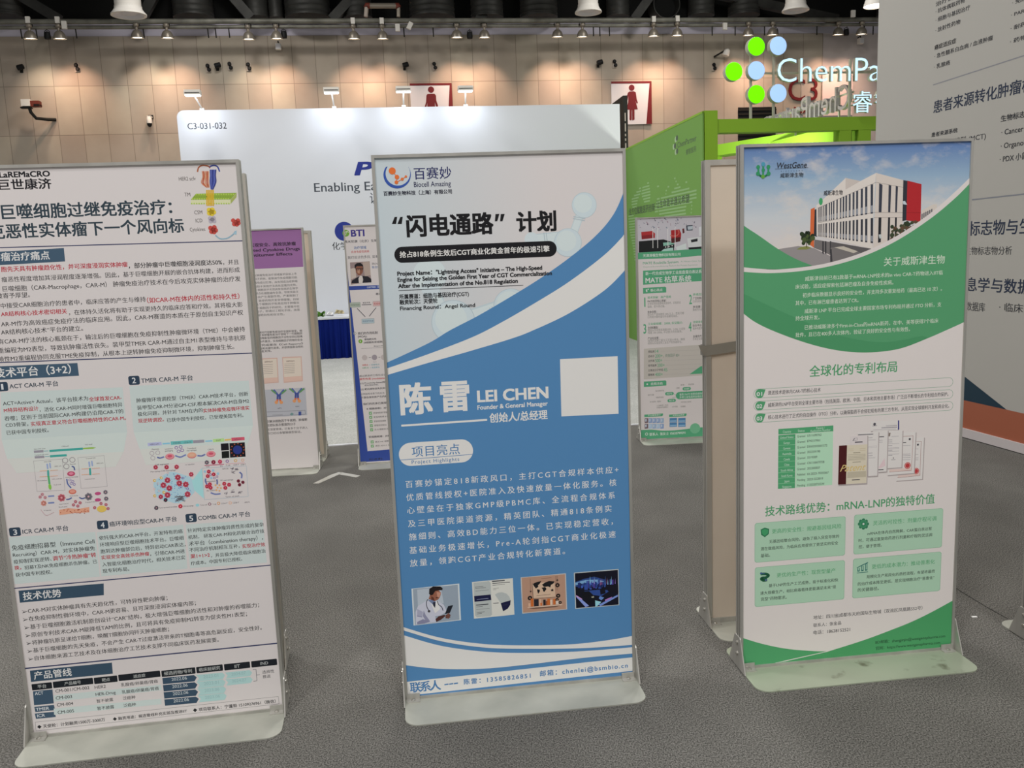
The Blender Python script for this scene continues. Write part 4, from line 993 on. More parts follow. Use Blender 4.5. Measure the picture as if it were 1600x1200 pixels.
ART_BLUE=[
('L',0,'#b3c2c8',265,[6507,16029,6262,15430]),
('L',1,'#c2ced3',212,[6507,16029,6262,15430]),
('L',2,'#b3c2c8',331,[4975,15257,5773,15309]),
('L',3,'#c2ced3',265,[4975,15257,5773,15309]),
('L',0,'#b3c2c8',506,[2898,12892,3758,13132]),
('L',1,'#c2ced3',405,[2898,12892,3758,13132]),
('L',0,'#b3c2c8',332,[1661,13900,1907,13277]),
('L',1,'#c2ced3',266,[1661,13900,1907,13277]),
('C',2,'#aab9c0',[6628,16273,403]),
('C',3,'#bccad0',[6628,16273,389]),
('C',4,'#c3cfd4',[6589,16322,290]),
('C',4,'#aab9c0',[6063,15115,451]),
('C',5,'#bccad0',[6063,15115,435]),
('C',6,'#c3cfd4',[6019,15170,324]),
('C',2,'#aab9c0',[2272,12754,702]),
('C',3,'#bccad0',[2272,12754,677]),
('C',4,'#c3cfd4',[2206,12842,505]),
('C',2,'#aab9c0',[4146,13170,566]),
('C',3,'#bccad0',[4146,13170,546]),
('C',4,'#c3cfd4',[4092,13240,407]),
('C',2,'#bfccd2',[1598,14262,530]),
('C',3,'#c2ced4',[1598,14262,508]),
('C',4,'#bdcad0',[1603,13847,288]),
('C',4,'#c0ccd1',[4890,15260,224]),
('L',4,'#a7b6bd',28,[6276,15927,6645,15847]),
('L',5,'#a7b6bd',28,[6257,15867,6632,15787]),
('L',4,'#a7b6bd',28,[5294,15455,5324,15160]),
('L',5,'#a7b6bd',28,[5368,15452,5397,15157]),
('L',4,'#a7b6bd',28,[3447,13147,3601,12773]),
('L',5,'#a7b6bd',28,[3533,13182,3687,12808]),
('P',7,'#4c7dab',[7910,17403,7910,17346,7910,17271,7910,17182,7910,17083,7910,16977,7910,16871,7910,16767,7910,16670,7898,16578,7857,16485,7815,16392,7772,16298,7726,16206,7677,16114,7624,16024,7567,15937,7505,15852,7441,15770,7373,15689,7303,15610,7228,15531,7148,15452,7064,15373,6975,15292,6880,15209,6778,15126,6671,15043,6560,14959,6446,14876,6329,14792,6212,14710,6095,14629,5976,14548,5854,14467,5730,14386,5604,14306,5478,14227,5352,14149,5226,14073,5101,13998,4977,13926,4855,13856,4732,13788,4609,13720,4486,13654,4363,13587,4238,13521,4112,13453,3983,13385,3852,13315,3719,13245,3586,13175,3453,13106,3322,13039,3193,12974,3069,12912,2946,12853,2824,12797,2704,12743,2585,12691,2470,12640,2358,12589,2250,12540,2146,12490,2054,12443,1973,12399,1900,12356,1828,12314,1753,12271,1669,12225,1571,12175,1454,12120,1309,12057,1139,11985,953,11908,759,11829,567,11752,384,11679,220,11615,90,11562,90,11519,90,11485,90,11457,90,11435,90,11417,90,11403,90,11390,90,11378,90,11238,90,11247,90,11257,90,11270,90,11285,90,11302,90,11324,90,11350,90,11380,219,11417,370,11459,535,11506,711,11556,894,11609,1078,11663,1260,11717,1435,11770,1608,11824,1787,11879,1968,11936,2148,11993,2326,12051,2497,12108,2659,12164,2810,12219,2946,12270,3068,12319,3180,12366,3287,12413,3391,12461,3499,12511,3612,12565,3736,12625,3870,12690,4011,12759,4155,12831,4304,12907,4454,12984,4604,13062,4754,13141,4901,13219,5047,13297,5193,13375,5340,13453,5486,13532,5632,13613,5779,13696,5925,13782,6072,13871,6222,13966,6377,14066,6534,14170,6690,14275,6843,14381,6989,14484,7125,14583,7249,14677,7359,14765,7459,14850,7550,14932,7634,15011,7713,15088,7788,15163,7862,15238,7910,15311,7910,15387,7910,15466,7910,15544,7910,15621,7910,15692,7910,15756,7910,15810,7910,15851]),
('P',8,'#d3d0ce',[7910,15851,7910,15810,7910,15756,7910,15692,7910,15621,7910,15544,7910,15466,7910,15387,7910,15311,7862,15238,7788,15163,7713,15088,7634,15011,7550,14932,7459,14850,7359,14765,7249,14677,7125,14583,6989,14484,6843,14381,6690,14275,6534,14170,6377,14066,6222,13966,6072,13871,5925,13782,5779,13696,5632,13613,5486,13532,5340,13453,5193,13375,5047,13297,4901,13219,4754,13141,4604,13062,4454,12984,4304,12907,4155,12831,4011,12759,3870,12690,3736,12625,3612,12565,3499,12511,3391,12461,3287,12413,3180,12366,3068,12319,2946,12270,2810,12219,2659,12164,2497,12108,2326,12051,2148,11993,1968,11936,1787,11879,1608,11824,1435,11770,1260,11717,1078,11663,894,11609,711,11556,535,11506,370,11459,219,11417,90,11380,90,11350,90,11324,90,11302,90,11285,90,11270,90,11257,90,11247,90,11238,90,11029,90,11038,90,11049,90,11062,90,11077,90,11095,90,11115,90,11139,90,11165,207,11197,359,11234,526,11274,704,11317,888,11361,1071,11405,1250,11448,1419,11487,1579,11524,1735,11559,1889,11594,2041,11627,2195,11662,2351,11696,2510,11733,2675,11771,2851,11813,3038,11857,3231,11903,3426,11949,3617,11995,3799,12040,3966,12083,4115,12122,4240,12157,4343,12186,4431,12212,4510,12237,4587,12264,4669,12293,4761,12327,4871,12369,4997,12416,5134,12468,5278,12524,5429,12583,5583,12646,5738,12712,5891,12781,6041,12852,6191,12929,6347,13011,6504,13097,6660,13186,6813,13276,6960,13366,7097,13453,7221,13537,7334,13619,7436,13701,7529,13782,7616,13862,7697,13940,7774,14016,7849,14089,7910,14159,7910,14227,7910,14296,7910,14363,7910,14428,7910,14487,7910,14540,7910,14584,7910,14619]),
('P',9,'#4c7dab',[7910,14619,7910,14584,7910,14540,7910,14487,7910,14428,7910,14363,7910,14296,7910,14227,7910,14159,7849,14089,7774,14016,7697,13940,7616,13862,7529,13782,7436,13701,7334,13619,7221,13537,7097,13453,6960,13366,6813,13276,6660,13186,6504,13097,6347,13011,6191,12929,6041,12852,5891,12781,5738,12712,5583,12646,5429,12583,5278,12524,5134,12468,4997,12416,4871,12369,4761,12327,4669,12293,4587,12264,4510,12237,4431,12212,4343,12186,4240,12157,4115,12122,3966,12083,3799,12040,3617,11995,3426,11949,3231,11903,3038,11857,2851,11813,2675,11771,2510,11733,2351,11696,2195,11662,2041,11627,1889,11594,1735,11559,1579,11524,1419,11487,1250,11448,1071,11405,888,11361,704,11317,526,11274,359,11234,207,11197,90,11165,90,11139,90,11115,90,11095,90,11077,90,11062,90,11049,90,11038,90,11029,90,90,7910,90]),
('P',8,'#2f4f9c',[1127,17613,1154,17562,1172,17508,1184,17452,1186,17394,1181,17337,1167,17280,1146,17226,1117,17174,1082,17127,1040,17086,992,17050,941,17021,886,16999,828,16984,769,16978,711,16980,653,16990,597,17008,545,17033,497,17065,455,17103,418,17148,389,17196,366,17249,351,17304,345,17361,346,17419,356,17476,374,17531,399,17584,431,17633,489,17650,460,17606,438,17559,422,17509,413,17458,412,17406,418,17355,431,17305,451,17258,478,17214,511,17175,549,17140,592,17112,639,17089,689,17073,740,17064,793,17063,846,17068,897,17081,947,17101,993,17127,1036,17159,1073,17196,1105,17239,1131,17285,1150,17333,1162,17384,1167,17436,1165,17487,1155,17538,1138,17587,1114,17632]),
('L',9,'#d06a32',21,[621,17513,755,17323]),
('L',10,'#d06a32',21,[755,17323,729,17165]),
('L',11,'#d06a32',21,[729,17165,913,17255]),
('L',12,'#d06a32',21,[913,17255,1031,17331]),
('C',13,'#d06a32',[621,17513,107,755,17323,70,729,17165,59,913,17255,48,1031,17331,38]),
('T',8,'百赛妙',1280,2439,17408,393,'#23285c',0,1,0),
('T',8,'Biocell Amazing',1262,2407,17088,224,'#2c2f50',0,0,0),
('T',8,'百赛妙生物科技（上海）有限公司',311,2432,16833,0,'#1c1d30',2,0,0),
('P',8,'#101014',[513,15903,612,16115,689,16117,643,15898]),
('P',9,'#101014',[686,15897,786,16109,862,16111,817,15892]),
('T',9,'闪电通路',954,3692,15811,713,'#101014',3,0,0),
('P',8,'#101014',[3771,16091,3894,16092,3818,15871,3740,15868]),
('P',8,'#101014',[3939,16085,4062,16086,3985,15865,3907,15862]),
('T',9,'计划',4421,5709,15813,679,'#101014',3,0,0),
('R',9,'#131318',531,14694,5692,15189,248,0),
('T',10,'抢占818条例生效后CGT商业化黄金首年的极速引擎',695,5459,14945,0,'#d3d0ce',2,0,0),
('T',10,'Project Name："Lightning Access" Initiative – The High-Speed',585,5204,14362,181,'#15151b',3,0,0),
('T',10,'Engine for Seizing the Golden First Year of CGT Commercialization',584,5513,14173,181,'#15151b',3,0,0),
('T',10,'After the Implementation of the No.818 Regulation',589,4399,13977,182,'#15151b',3,0,0),
('L',10,'#33353c',17,[596,13832,4564,13820]),
('T',10,'所属赛道：细胞与基因治疗(CGT)',607,2809,13631,166,'#15151b',2,0,0),
('T',10,'融资轮次：天使轮',607,1805,13460,166,'#15151b',2,0,0),
('T',10,'Financing Round：Angel Round',607,2994,13268,166,'#15151b',2,0,0),
('T',10,'陈',428,1469,10333,1076,'#d3d0ce',3,0,0),
('T',10,'雷',1726,2676,10352,1082,'#d3d0ce',3,0,0),
('T',10,'LEI CHEN',2920,5268,10310,532,'#d3d0ce',3,0,0),
('T',10,'Founder & General Manager',2914,5232,9936,209,'#d3d0ce',2,0,0),
('T',10,'创始人/总经理',3289,5213,9556,339,'#d3d0ce',2,0,0),
('L',10,'#d3d0ce',64,[439,9490,3200,9505]),
('P',10,'#d3d0ce',[5687,11364,7612,11363,7601,9432,5674,9465]),
('R',10,'#d3d0ce',291,8138,2706,8912,387,0),
('T',11,'项目亮点',710,2271,8601,385,'#4474a4',0,1,0),
('L',11,'#4474a4',18,[310,8357,2675,8387]),
('T',12,'Project Highlights',690,2237,8265,176,'#4474a4',0,1,0),
('T',10,'百赛妙锚定818新政风口，主打CGT合规样本供应+',449,7560,7529,260,'#cfcfcf',0,1,0),
('T',10,'优质管线授权+医院准入及快速放量一体化服务。核',445,7478,7088,261,'#cfcfcf',0,1,0),
('T',10,'心壁垒在于独家GMP级PBMC库、全流程合规体系',448,7420,6647,262,'#cfcfcf',0,1,0),
('T',10,'及三甲医院渠道资源，精英团队、精通818条例实',451,7289,6194,263,'#cfcfcf',0,1,0),
('T',10,'施细则、高效BD能力三位一体。已实现稳定营收，',453,7328,5741,265,'#cfcfcf',0,1,0),
('T',10,'基础业务极速增长，Pre-A轮剑指CGT商业化极速',442,7413,5280,266,'#cfcfcf',0,1,0),
('T',10,'放量，领跑CGT产业合规转化新赛道。',434,5654,4836,267,'#cfcfcf',0,1,0),
('P',10,'#c4ccd0',[434,3953,2029,3995,2026,2697,432,2657]),
('P',11,'#8d9aa8',[481,3939,1979,3957,1973,2720,476,2673]),
('P',12,'#aab4bf',[622,3906,1412,3916,1478,3348,613,3326]),
('P',13,'#b9bccb',[526,3131,613,3326,885,3478,1031,3516,1291,3441,1476,3297,1535,3139,1559,3035,1336,2928,1167,2919,1204,2711,505,2688]),
('P',14,'#9d9fb4',[584,3227,769,3109,734,2908,571,3000]),
('P',15,'#84869f',[795,3157,847,3000,990,2757,869,2743,760,2957]),
('P',15,'#8587a2',[559,3001,724,2960,710,2923,569,2962]),
('P',16,'#7d7f9b',[558,2772,755,2856,989,2744,794,2699,553,2691]),
('P',14,'#d2d3dc',[1027,3440,1172,3020,1348,3157,1291,3441]),
('P',15,'#6c7a99',[958,3510,1078,3511,1218,3423,1171,3224,1117,3330]),
('P',16,'#2b2d3c',[1109,3407,1194,3430,1200,3323,1178,3211,1127,3291]),
('P',16,'#8c5a48',[1042,3717,1083,3814,1312,3844,1402,3735,1394,3660,1350,3563,1293,3492,1183,3451,1055,3514,984,3545]),
('P',17,'#b58471',[1260,3773,1398,3736,1386,3661,1341,3576,1274,3570]),
('P',17,'#5b3429',[1073,3638,1154,3580,1183,3456,1066,3507]),
('P',18,'#1d1618',[1006,3720,1023,3896,1151,3972,1390,3951,1470,3881,1455,3819,1335,3817,1214,3803,1136,3683,1063,3665]),
('P',18,'#38201c',[1214,3575,1299,3593,1302,3567,1236,3543]),
('L',17,'#2e3040',23,[960,3535,952,3525,940,3512,927,3495,915,3475,907,3451,903,3421,901,3385,902,3347,904,3308,910,3273,920,3240,934,3206,950,3174,964,3147,974,3128]),
('L',17,'#2e3040',23,[1267,3444,1272,3425,1278,3398,1286,3368,1296,3338,1308,3313,1324,3294,1344,3278,1364,3263,1384,3247,1400,3228,1412,3203,1422,3173,1430,3142,1436,3116,1441,3097]),
('C',18,'#3c3a40',[973,3115,44]),
('P',14,'#1c1f29',[1495,2965,1617,3234,1787,3256,1665,2987]),
('P',14,'#4a2c2a',[1173,2816,1287,2908,1481,2940,1503,2887,1352,2774,1192,2712]),
('P',15,'#7e5348',[1504,2913,1629,2990,1684,2896,1618,2787,1523,2821]),
('L',16,'#4a2c2a',15,[1516,2912,1675,2943]),
('L',17,'#4a2c2a',15,[1514,2881,1673,2907]),
('L',18,'#4a2c2a',15,[1513,2851,1671,2871]),
('L',19,'#4a2c2a',15,[1511,2820,1669,2836]),
('P',10,'#c9cac4',[2457,4008,3838,4026,3843,2725,2464,2707]),
('P',11,'#a9b0b0',[2504,3979,3033,3990,3083,3915,3078,2791,3015,2746,2563,2749,2505,2819]),
('P',12,'#14173c',[2506,3509,3065,3514,3081,3316,2511,3304]),
('C',11,'#a6b0ae',[3441,3271,7]),
('P',12,'#a9b0b0',[3393,3178,3211,3496,3306,3551,3453,3561,3597,3499,3690,3389,3734,3249]),
('P',13,'#14173c',[3393,3178,3734,3249,3715,3092,3624,2959,3461,2879]),
('L',11,'#3c3f48',41,[3141,3971,3555,3970]),
('L',11,'#3c3f48',23,[3145,3899,3730,3893]),
('L',11,'#3c3f48',13,[3147,3833,3562,3832]),
('L',11,'#3c3f48',10,[3162,3717,3350,3718]),
('L',11,'#3c3f48',10,[3160,3674,3262,3675]),
('L',12,'#3c3f48',13,[2552,3822,2831,3825]),
('L',12,'#3c3f48',13,[2557,3771,2914,3777]),
('L',12,'#3c3f48',8,[2558,3682,3007,3680]),
('L',13,'#8890b0',15,[2592,3379,2982,3384]),
('L',12,'#3c3f48',31,[2559,3183,2968,3181]),
('L',12,'#3c3f48',13,[2556,3116,2775,3122]),
('L',12,'#3c3f48',8,[2564,3024,3003,3029]),
('L',12,'#3c3f48',13,[2571,2920,2834,2922]),
('L',12,'#3c3f48',13,[2569,2869,2739,2874]),
('L',13,'#3c3f48',23,[3144,3195,3320,3192]),
('L',14,'#3c3f48',10,[3458,3102,3617,3101]),
('P',10,'#b4b4b2',[4105,4028,5658,4038,5661,2744,4110,2733]),
('P',11,'#a98673',[4139,4010,5625,4010,5629,2765,4140,2764]),
('P',12,'#c4a992',[4494,3777,5254,3787,5270,3227,4511,3237]),
('L',13,'#2a2022',13,[4494,3777,4511,3237,5270,3227]),
('P',14,'#17161a',[4505,3763,4643,3815,4804,3839,4764,3766,4688,3696,4698,3644,4610,3588,4563,3656]),
('P',14,'#17161a',[4646,3559,4744,3537,4741,3473,4682,3389,4660,3468]),
('P',14,'#17161a',[4824,3709,4937,3776,5062,3816,5259,3786,5232,3724,5131,3669,5103,3582,5031,3627,4956,3621,4883,3627]),
('P',15,'#17161a',[4802,3596,4932,3618,4974,3542,4901,3446,4857,3463,4843,3541]),
('P',14,'#17161a',[5126,3503,5201,3527,5210,3444,5136,3446]),
('C',12,'#1c1818',[5354,3816,33]),
('C',13,'#b08c78',[5354,3816,10]),
('C',14,'#1c1818',[5353,3642,76]),
('C',15,'#b08c78',[5353,3642,23]),
('C',12,'#1c1818',[5366,3263,76]),
('C',13,'#b08c78',[5366,3263,23]),
('C',12,'#1c1818',[4396,3266,80]),
('C',13,'#b08c78',[4396,3266,24]),
('C',12,'#1c1818',[4429,3501,30]),
('C',13,'#b08c78',[4429,3501,9]),
('C',12,'#1c1818',[5324,3125,61]),
('C',13,'#b08c78',[5324,3125,18]),
('C',13,'#1c1818',[5427,3017,56]),
('C',14,'#b08c78',[5427,3017,17]),
('L',14,'#3a2c2a',8,[4431,3949,4422,3438]),
('L',15,'#3a2c2a',8,[5307,3974,5300,3462]),
('L',16,'#3a2c2a',8,[5354,3970,5347,3457]),
('P',12,'#c9a48c',[4333,3086,4407,3087,4407,2961,4333,2958]),
('P',14,'#b8622c',[4420,3240,4513,3240,4508,2959,4414,2958]),
('P',14,'#22222a',[4527,3215,4690,3208,4686,2953,4523,2958]),
('P',12,'#c9a48c',[4707,3190,4776,3191,4773,2962,4703,2958]),
('P',13,'#c0642c',[4744,3062,4799,3064,4800,2964,4746,2958]),
('P',12,'#1e1e24',[4847,3165,4931,3165,4929,2961,4845,2958]),
('P',12,'#8c4a2c',[4934,3113,4989,3116,4989,2964,4934,2959]),
('P',13,'#b8622c',[4986,3191,5085,3189,5083,2960,4983,2959]),
('P',14,'#d0bca8',[5084,3139,5158,3140,5157,2962,5083,2959]),
('P',13,'#b8622c',[5189,3165,5268,3166,5267,2962,5187,2959]),
('P',13,'#c8beb4',[5281,3088,5370,3088,5371,2961,5281,2959]),
('P',12,'#d0b8a4',[4278,2942,5517,2947,5454,2911,4339,2918]),
('P',13,'#6c5448',[4339,2916,5454,2909,5253,2860,4510,2864]),
('L',12,'#5a4438',10,[4807,3926,5152,3926]),
('L',14,'#4c3a34',10,[4625,3330,5100,3336]),
('P',10,'#aeb6b8',[5931,4035,7486,4036,7483,2732,5943,2736]),
('P',11,'#0b0d1e',[5965,4009,7460,4002,7458,2753,5974,2760]),
('P',12,'#26407c',[5966,3698,6277,3786,6628,3833,7001,3697,6996,3517,6619,3473,5971,3530]),
('P',13,'#6f9cc4',[5975,3672,6326,3743,6750,3719,6974,3635,6748,3603,6323,3641,5977,3581]),
('P',14,'#4a3a8c',[6591,3622,6653,3619,6648,3424,6586,3430]),
('P',12,'#4a3a8c',[7073,3527,7130,3525,7128,3405,7070,3410]),
('P',13,'#1e2f6e',[6999,3550,7036,3549,7034,3450,6996,3453]),
('P',13,'#2f4a96',[6761,3554,6804,3553,6800,3391,6757,3395]),
('P',14,'#2f4a96',[6798,3715,6826,3715,6820,3464,6792,3466]),
('P',15,'#2f4a96',[6768,3648,6806,3647,6800,3407,6762,3410]),
('P',14,'#3c5cae',[6671,3616,6716,3614,6710,3402,6665,3406]),
('P',13,'#1e2f6e',[6832,3534,6879,3532,6875,3368,6828,3372]),
('P',13,'#1e2f6e',[6897,3579,6931,3578,6928,3433,6893,3436]),
('P',13,'#1e2f6e',[6722,3542,6751,3542,6749,3440,6719,3443]),
('P',12,'#1e2f6e',[7201,3686,7226,3686,7220,3431,7195,3433]),
('P',15,'#2f4a96',[6615,3748,6656,3747,6649,3466,6608,3469]),
('P',14,'#3c5cae',[6982,3562,7010,3562,7007,3426,6978,3429]),
('P',15,'#1e2f6e',[6957,3555,6992,3555,6989,3450,6954,3453]),
('P',16,'#4a3a8c',[6606,3635,6658,3633,6654,3453,6601,3458]),
('P',14,'#1e2f6e',[6277,3651,6308,3651,6301,3420,6271,3423]),
('P',14,'#4a3a8c',[6523,3672,6548,3673,6540,3389,6515,3391]),
('P',14,'#4a3a8c',[6415,3703,6448,3703,6441,3441,6408,3444]),
('P',15,'#16204c',[6816,3545,6881,3542,6879,3441,6814,3447]),
('P',14,'#1e2f6e',[6061,3660,6119,3658,6113,3453,6055,3458]),
('P',14,'#16204c',[6156,3629,6191,3629,6185,3429,6151,3432]),
('P',16,'#2f4a96',[6791,3488,6840,3486,6837,3380,6789,3384]),
('P',13,'#4a3a8c',[7086,3480,7117,3480,7114,3362,7083,3365]),
('P',13,'#2f4a96',[6344,3506,6399,3504,6395,3385,6341,3390]),
('P',16,'#1e2f6e',[6873,3616,6917,3615,6913,3455,6869,3459]),
('P',15,'#3c5cae',[6171,3554,6234,3551,6232,3463,6168,3469]),
('P',14,'#2f4a96',[6358,3703,6407,3701,6400,3452,6352,3456]),
('P',13,'#4a3a8c',[7166,3686,7196,3686,7190,3404,7160,3407]),
('P',17,'#1e2f6e',[6784,3584,6846,3582,6843,3444,6781,3449]),
('P',15,'#16204c',[6132,3652,6167,3651,6162,3487,6127,3490]),
('P',15,'#3c5cae',[6491,3639,6521,3639,6516,3441,6486,3444]),
('P',13,'#2f4a96',[7226,3607,7279,3605,7274,3389,7221,3393]),
('P',18,'#16204c',[6758,3702,6802,3701,6795,3431,6751,3435]),
('P',14,'#16204c',[7202,3487,7253,3485,7251,3400,7200,3405]),
('P',15,'#1e2f6e',[6433,3710,6461,3710,6453,3425,6425,3427]),
('P',14,'#16204c',[7129,3605,7183,3603,7177,3371,7124,3376]),
('P',16,'#3c5cae',[6470,3611,6531,3608,6525,3387,6464,3392]),
('P',15,'#3c5cae',[7181,3538,7226,3536,7224,3450,7179,3454]),
('P',17,'#1e2f6e',[6501,3551,6529,3552,6527,3469,6499,3472]),
('P',15,'#4a3a8c',[7243,3672,7298,3670,7292,3408,7237,3413]),
('P',17,'#4a3a8c',[6596,3597,6643,3595,6639,3420,6592,3424]),
('P',16,'#1e2f6e',[6085,3674,6130,3672,6124,3469,6080,3473]),
('P',18,'#1e2f6e',[6645,3653,6707,3650,6702,3444,6640,3449]),
('P',18,'#16204c',[6487,3535,6536,3533,6534,3424,6484,3428]),
('P',18,'#16204c',[6840,3603,6901,3600,6896,3429,6836,3435]),
('P',15,'#2f4a96',[6284,3561,6341,3558,6337,3390,6280,3395]),
('P',19,'#5a7cc8',[6734,3546,6752,3758,6757,3544]),
('P',17,'#7fb6d8',[6466,3588,6487,3876,6489,3586]),
('P',12,'#8c6cc0',[7345,3516,7362,3713,7367,3514]),
('P',19,'#9c5a8c',[6827,3512,6846,3750,6850,3510]),
('P',19,'#9c5a8c',[6880,3526,6898,3755,6903,3524]),
('P',16,'#7fb6d8',[7214,3527,7233,3812,7236,3525]),
('P',19,'#7fb6d8',[6624,3574,6643,3852,6646,3572]),
('P',19,'#5a7cc8',[6757,3575,6775,3790,6780,3573]),
('P',18,'#7fb6d8',[6474,3611,6493,3858,6496,3609]),
('P',15,'#5a7cc8',[6999,3517,7019,3845,7021,3515]),
('P',12,'#9c5a8c',[7058,3547,7076,3766,7081,3545]),
('P',13,'#7fb6d8',[7089,3501,7107,3709,7112,3499]),
('P',20,'#8c6cc0',[6614,3575,6633,3815,6637,3573]),
('P',16,'#7fb6d8',[7173,3482,7191,3725,7195,3480]),
('P',12,'#2a4688',[6265,3349,6817,3352,7192,3292,6861,3114,6512,3198]),
('P',13,'#0a0c16',[6190,3330,6440,3334,6647,3108,6641,2875,6503,2861,6185,3150]),
('P',17,'#0c0e1c',[6817,3377,6993,3388,7014,3204,6837,3168]),
('P',17,'#0a0c18',[5975,3504,6119,3466,6137,3232,5975,3246]),
('P',17,'#0d0d1c',[7046,3512,7461,3475,7462,3164,7091,3275]),
('P',14,'#7f92d0',[5980,3168,6060,3174,6426,2804,6300,2771]),
('P',15,'#b890c8',[5987,3232,6195,3071,6182,3041,5986,3181]),
('P',14,'#8cc4d8',[6644,2978,6756,2942,6856,2907,6727,2776,6645,2744]),
('P',15,'#6f88c8',[6753,2812,7441,3114,7444,3049,6827,2754]),
('P',16,'#a070b4',[6983,2973,7237,3059,7224,3017,6995,2915]),
('P',16,'#5c80c0',[6811,3119,6960,3053,6857,2959,6771,3045]),
('P',14,'#9a9c8c',[6510,3120,6598,3138,6609,3085,6534,3079]),
('P',17,'#d3d0ce',[90,2783,90,2774,90,2765,90,2755,90,2742,90,2725,90,2703,90,2674,90,2638,186,2591,320,2533,471,2468,635,2397,809,2325,987,2254,1165,2188,1340,2128,1514,2074,1692,2023,1875,1973,2061,1926,2248,1881,2437,1839,2625,1800,2812,1763,2998,1730,3185,1701,3372,1675,3559,1651,3747,1629,3936,1609,4124,1590,4313,1571,4505,1553,4700,1536,4896,1520,5092,1505,5286,1492,5476,1481,5661,1473,5838,1466,6010,1463,6177,1463,6340,1465,6499,1469,6652,1474,6799,1481,6941,1487,7075,1494,7204,1501,7328,1509,7447,1519,7559,1529,7664,1540,7762,1549,7851,1558,7910,1566,7910,1572,7910,1577,7910,1582,7910,1586,7910,1590,7910,1593,7910,1596,7910,1598,7910,1236,7910,1235,7910,1234,7910,1233,7910,1232,7910,1231,7910,1232,7910,1235,7782,1238,7591,1242,7372,1246,7132,1252,6881,1258,6627,1267,6377,1277,6141,1289,5912,1303,5678,1319,5442,1338,5206,1358,4973,1378,4744,1400,4522,1422,4309,1444,4105,1465,3910,1485,3720,1506,3535,1527,3353,1550,3172,1575,2990,1604,2806,1637,2619,1674,2431,1714,2242,1758,2054,1803,1868,1852,1685,1902,1507,1955,1333,2009,1160,2069,983,2136,807,2207,635,2279,473,2350,323,2415,191,2472,90,2519,90,2555,90,2583,90,2605,90,2621,90,2633,90,2642,90,2651,90,2659]),
('P',18,'#d3d0ce',[90,2504,90,2494,90,2483,90,2470,90,2455,90,2435,90,2411,90,2380,92,2343,203,2296,334,2240,480,2176,639,2107,807,2037,979,1969,1153,1904,1325,1846,1497,1794,1676,1744,1859,1696,2045,1650,2234,1607,2423,1566,2612,1527,2800,1491,2984,1459,3166,1430,3347,1403,3529,1379,3714,1357,3904,1337,4099,1317,4303,1297,4517,1278,4739,1260,4968,1243,5202,1228,5438,1214,5674,1201,5908,1189,6138,1179,6375,1171,6626,1165,6881,1160,7133,1157,7374,1154,7595,1152,7786,1151,7910,1150,7910,1149,7910,1150,7910,1152,7910,1154,7910,1155,7910,1157,7910,1158,7910,924,7910,923,7910,922,7910,921,7910,919,7910,918,7910,917,7910,916,7782,917,7590,919,7369,922,7128,924,6876,927,6620,929,6369,929,6131,928,5900,924,5665,919,5428,913,5191,905,4956,898,4726,891,4503,885,4288,881,4083,878,3886,875,3695,872,3508,870,3325,869,3142,871,2958,874,2772,882,2583,892,2391,904,2199,919,2007,935,1818,954,1633,975,1454,997,1282,1021,1113,1048,943,1079,777,1113,616,1148,463,1183,321,1217,193,1248,90,1276,90,1301,90,1325,90,1347,90,1367,90,1386,90,1402,90,1416,90,1427]),
('P',10,'#d3d0ce',[90,673,7910,774,7910,271,90,173]),
('T',11,'联系人',182,1228,447,394,'#4474a4',2,1,0),
('L',11,'#4474a4',45,[1359,439,1479,445]),
('L',12,'#4474a4',45,[1520,441,1641,448]),
('L',13,'#4474a4',45,[1682,443,1802,450]),
('T',11,'陈雷：13585826851',2013,4316,469,217,'#4474a4',2,1,0),
('T',11,'邮箱：chenlei@bsmbio.cn',4641,7740,498,232,'#4474a4',2,1,0)]
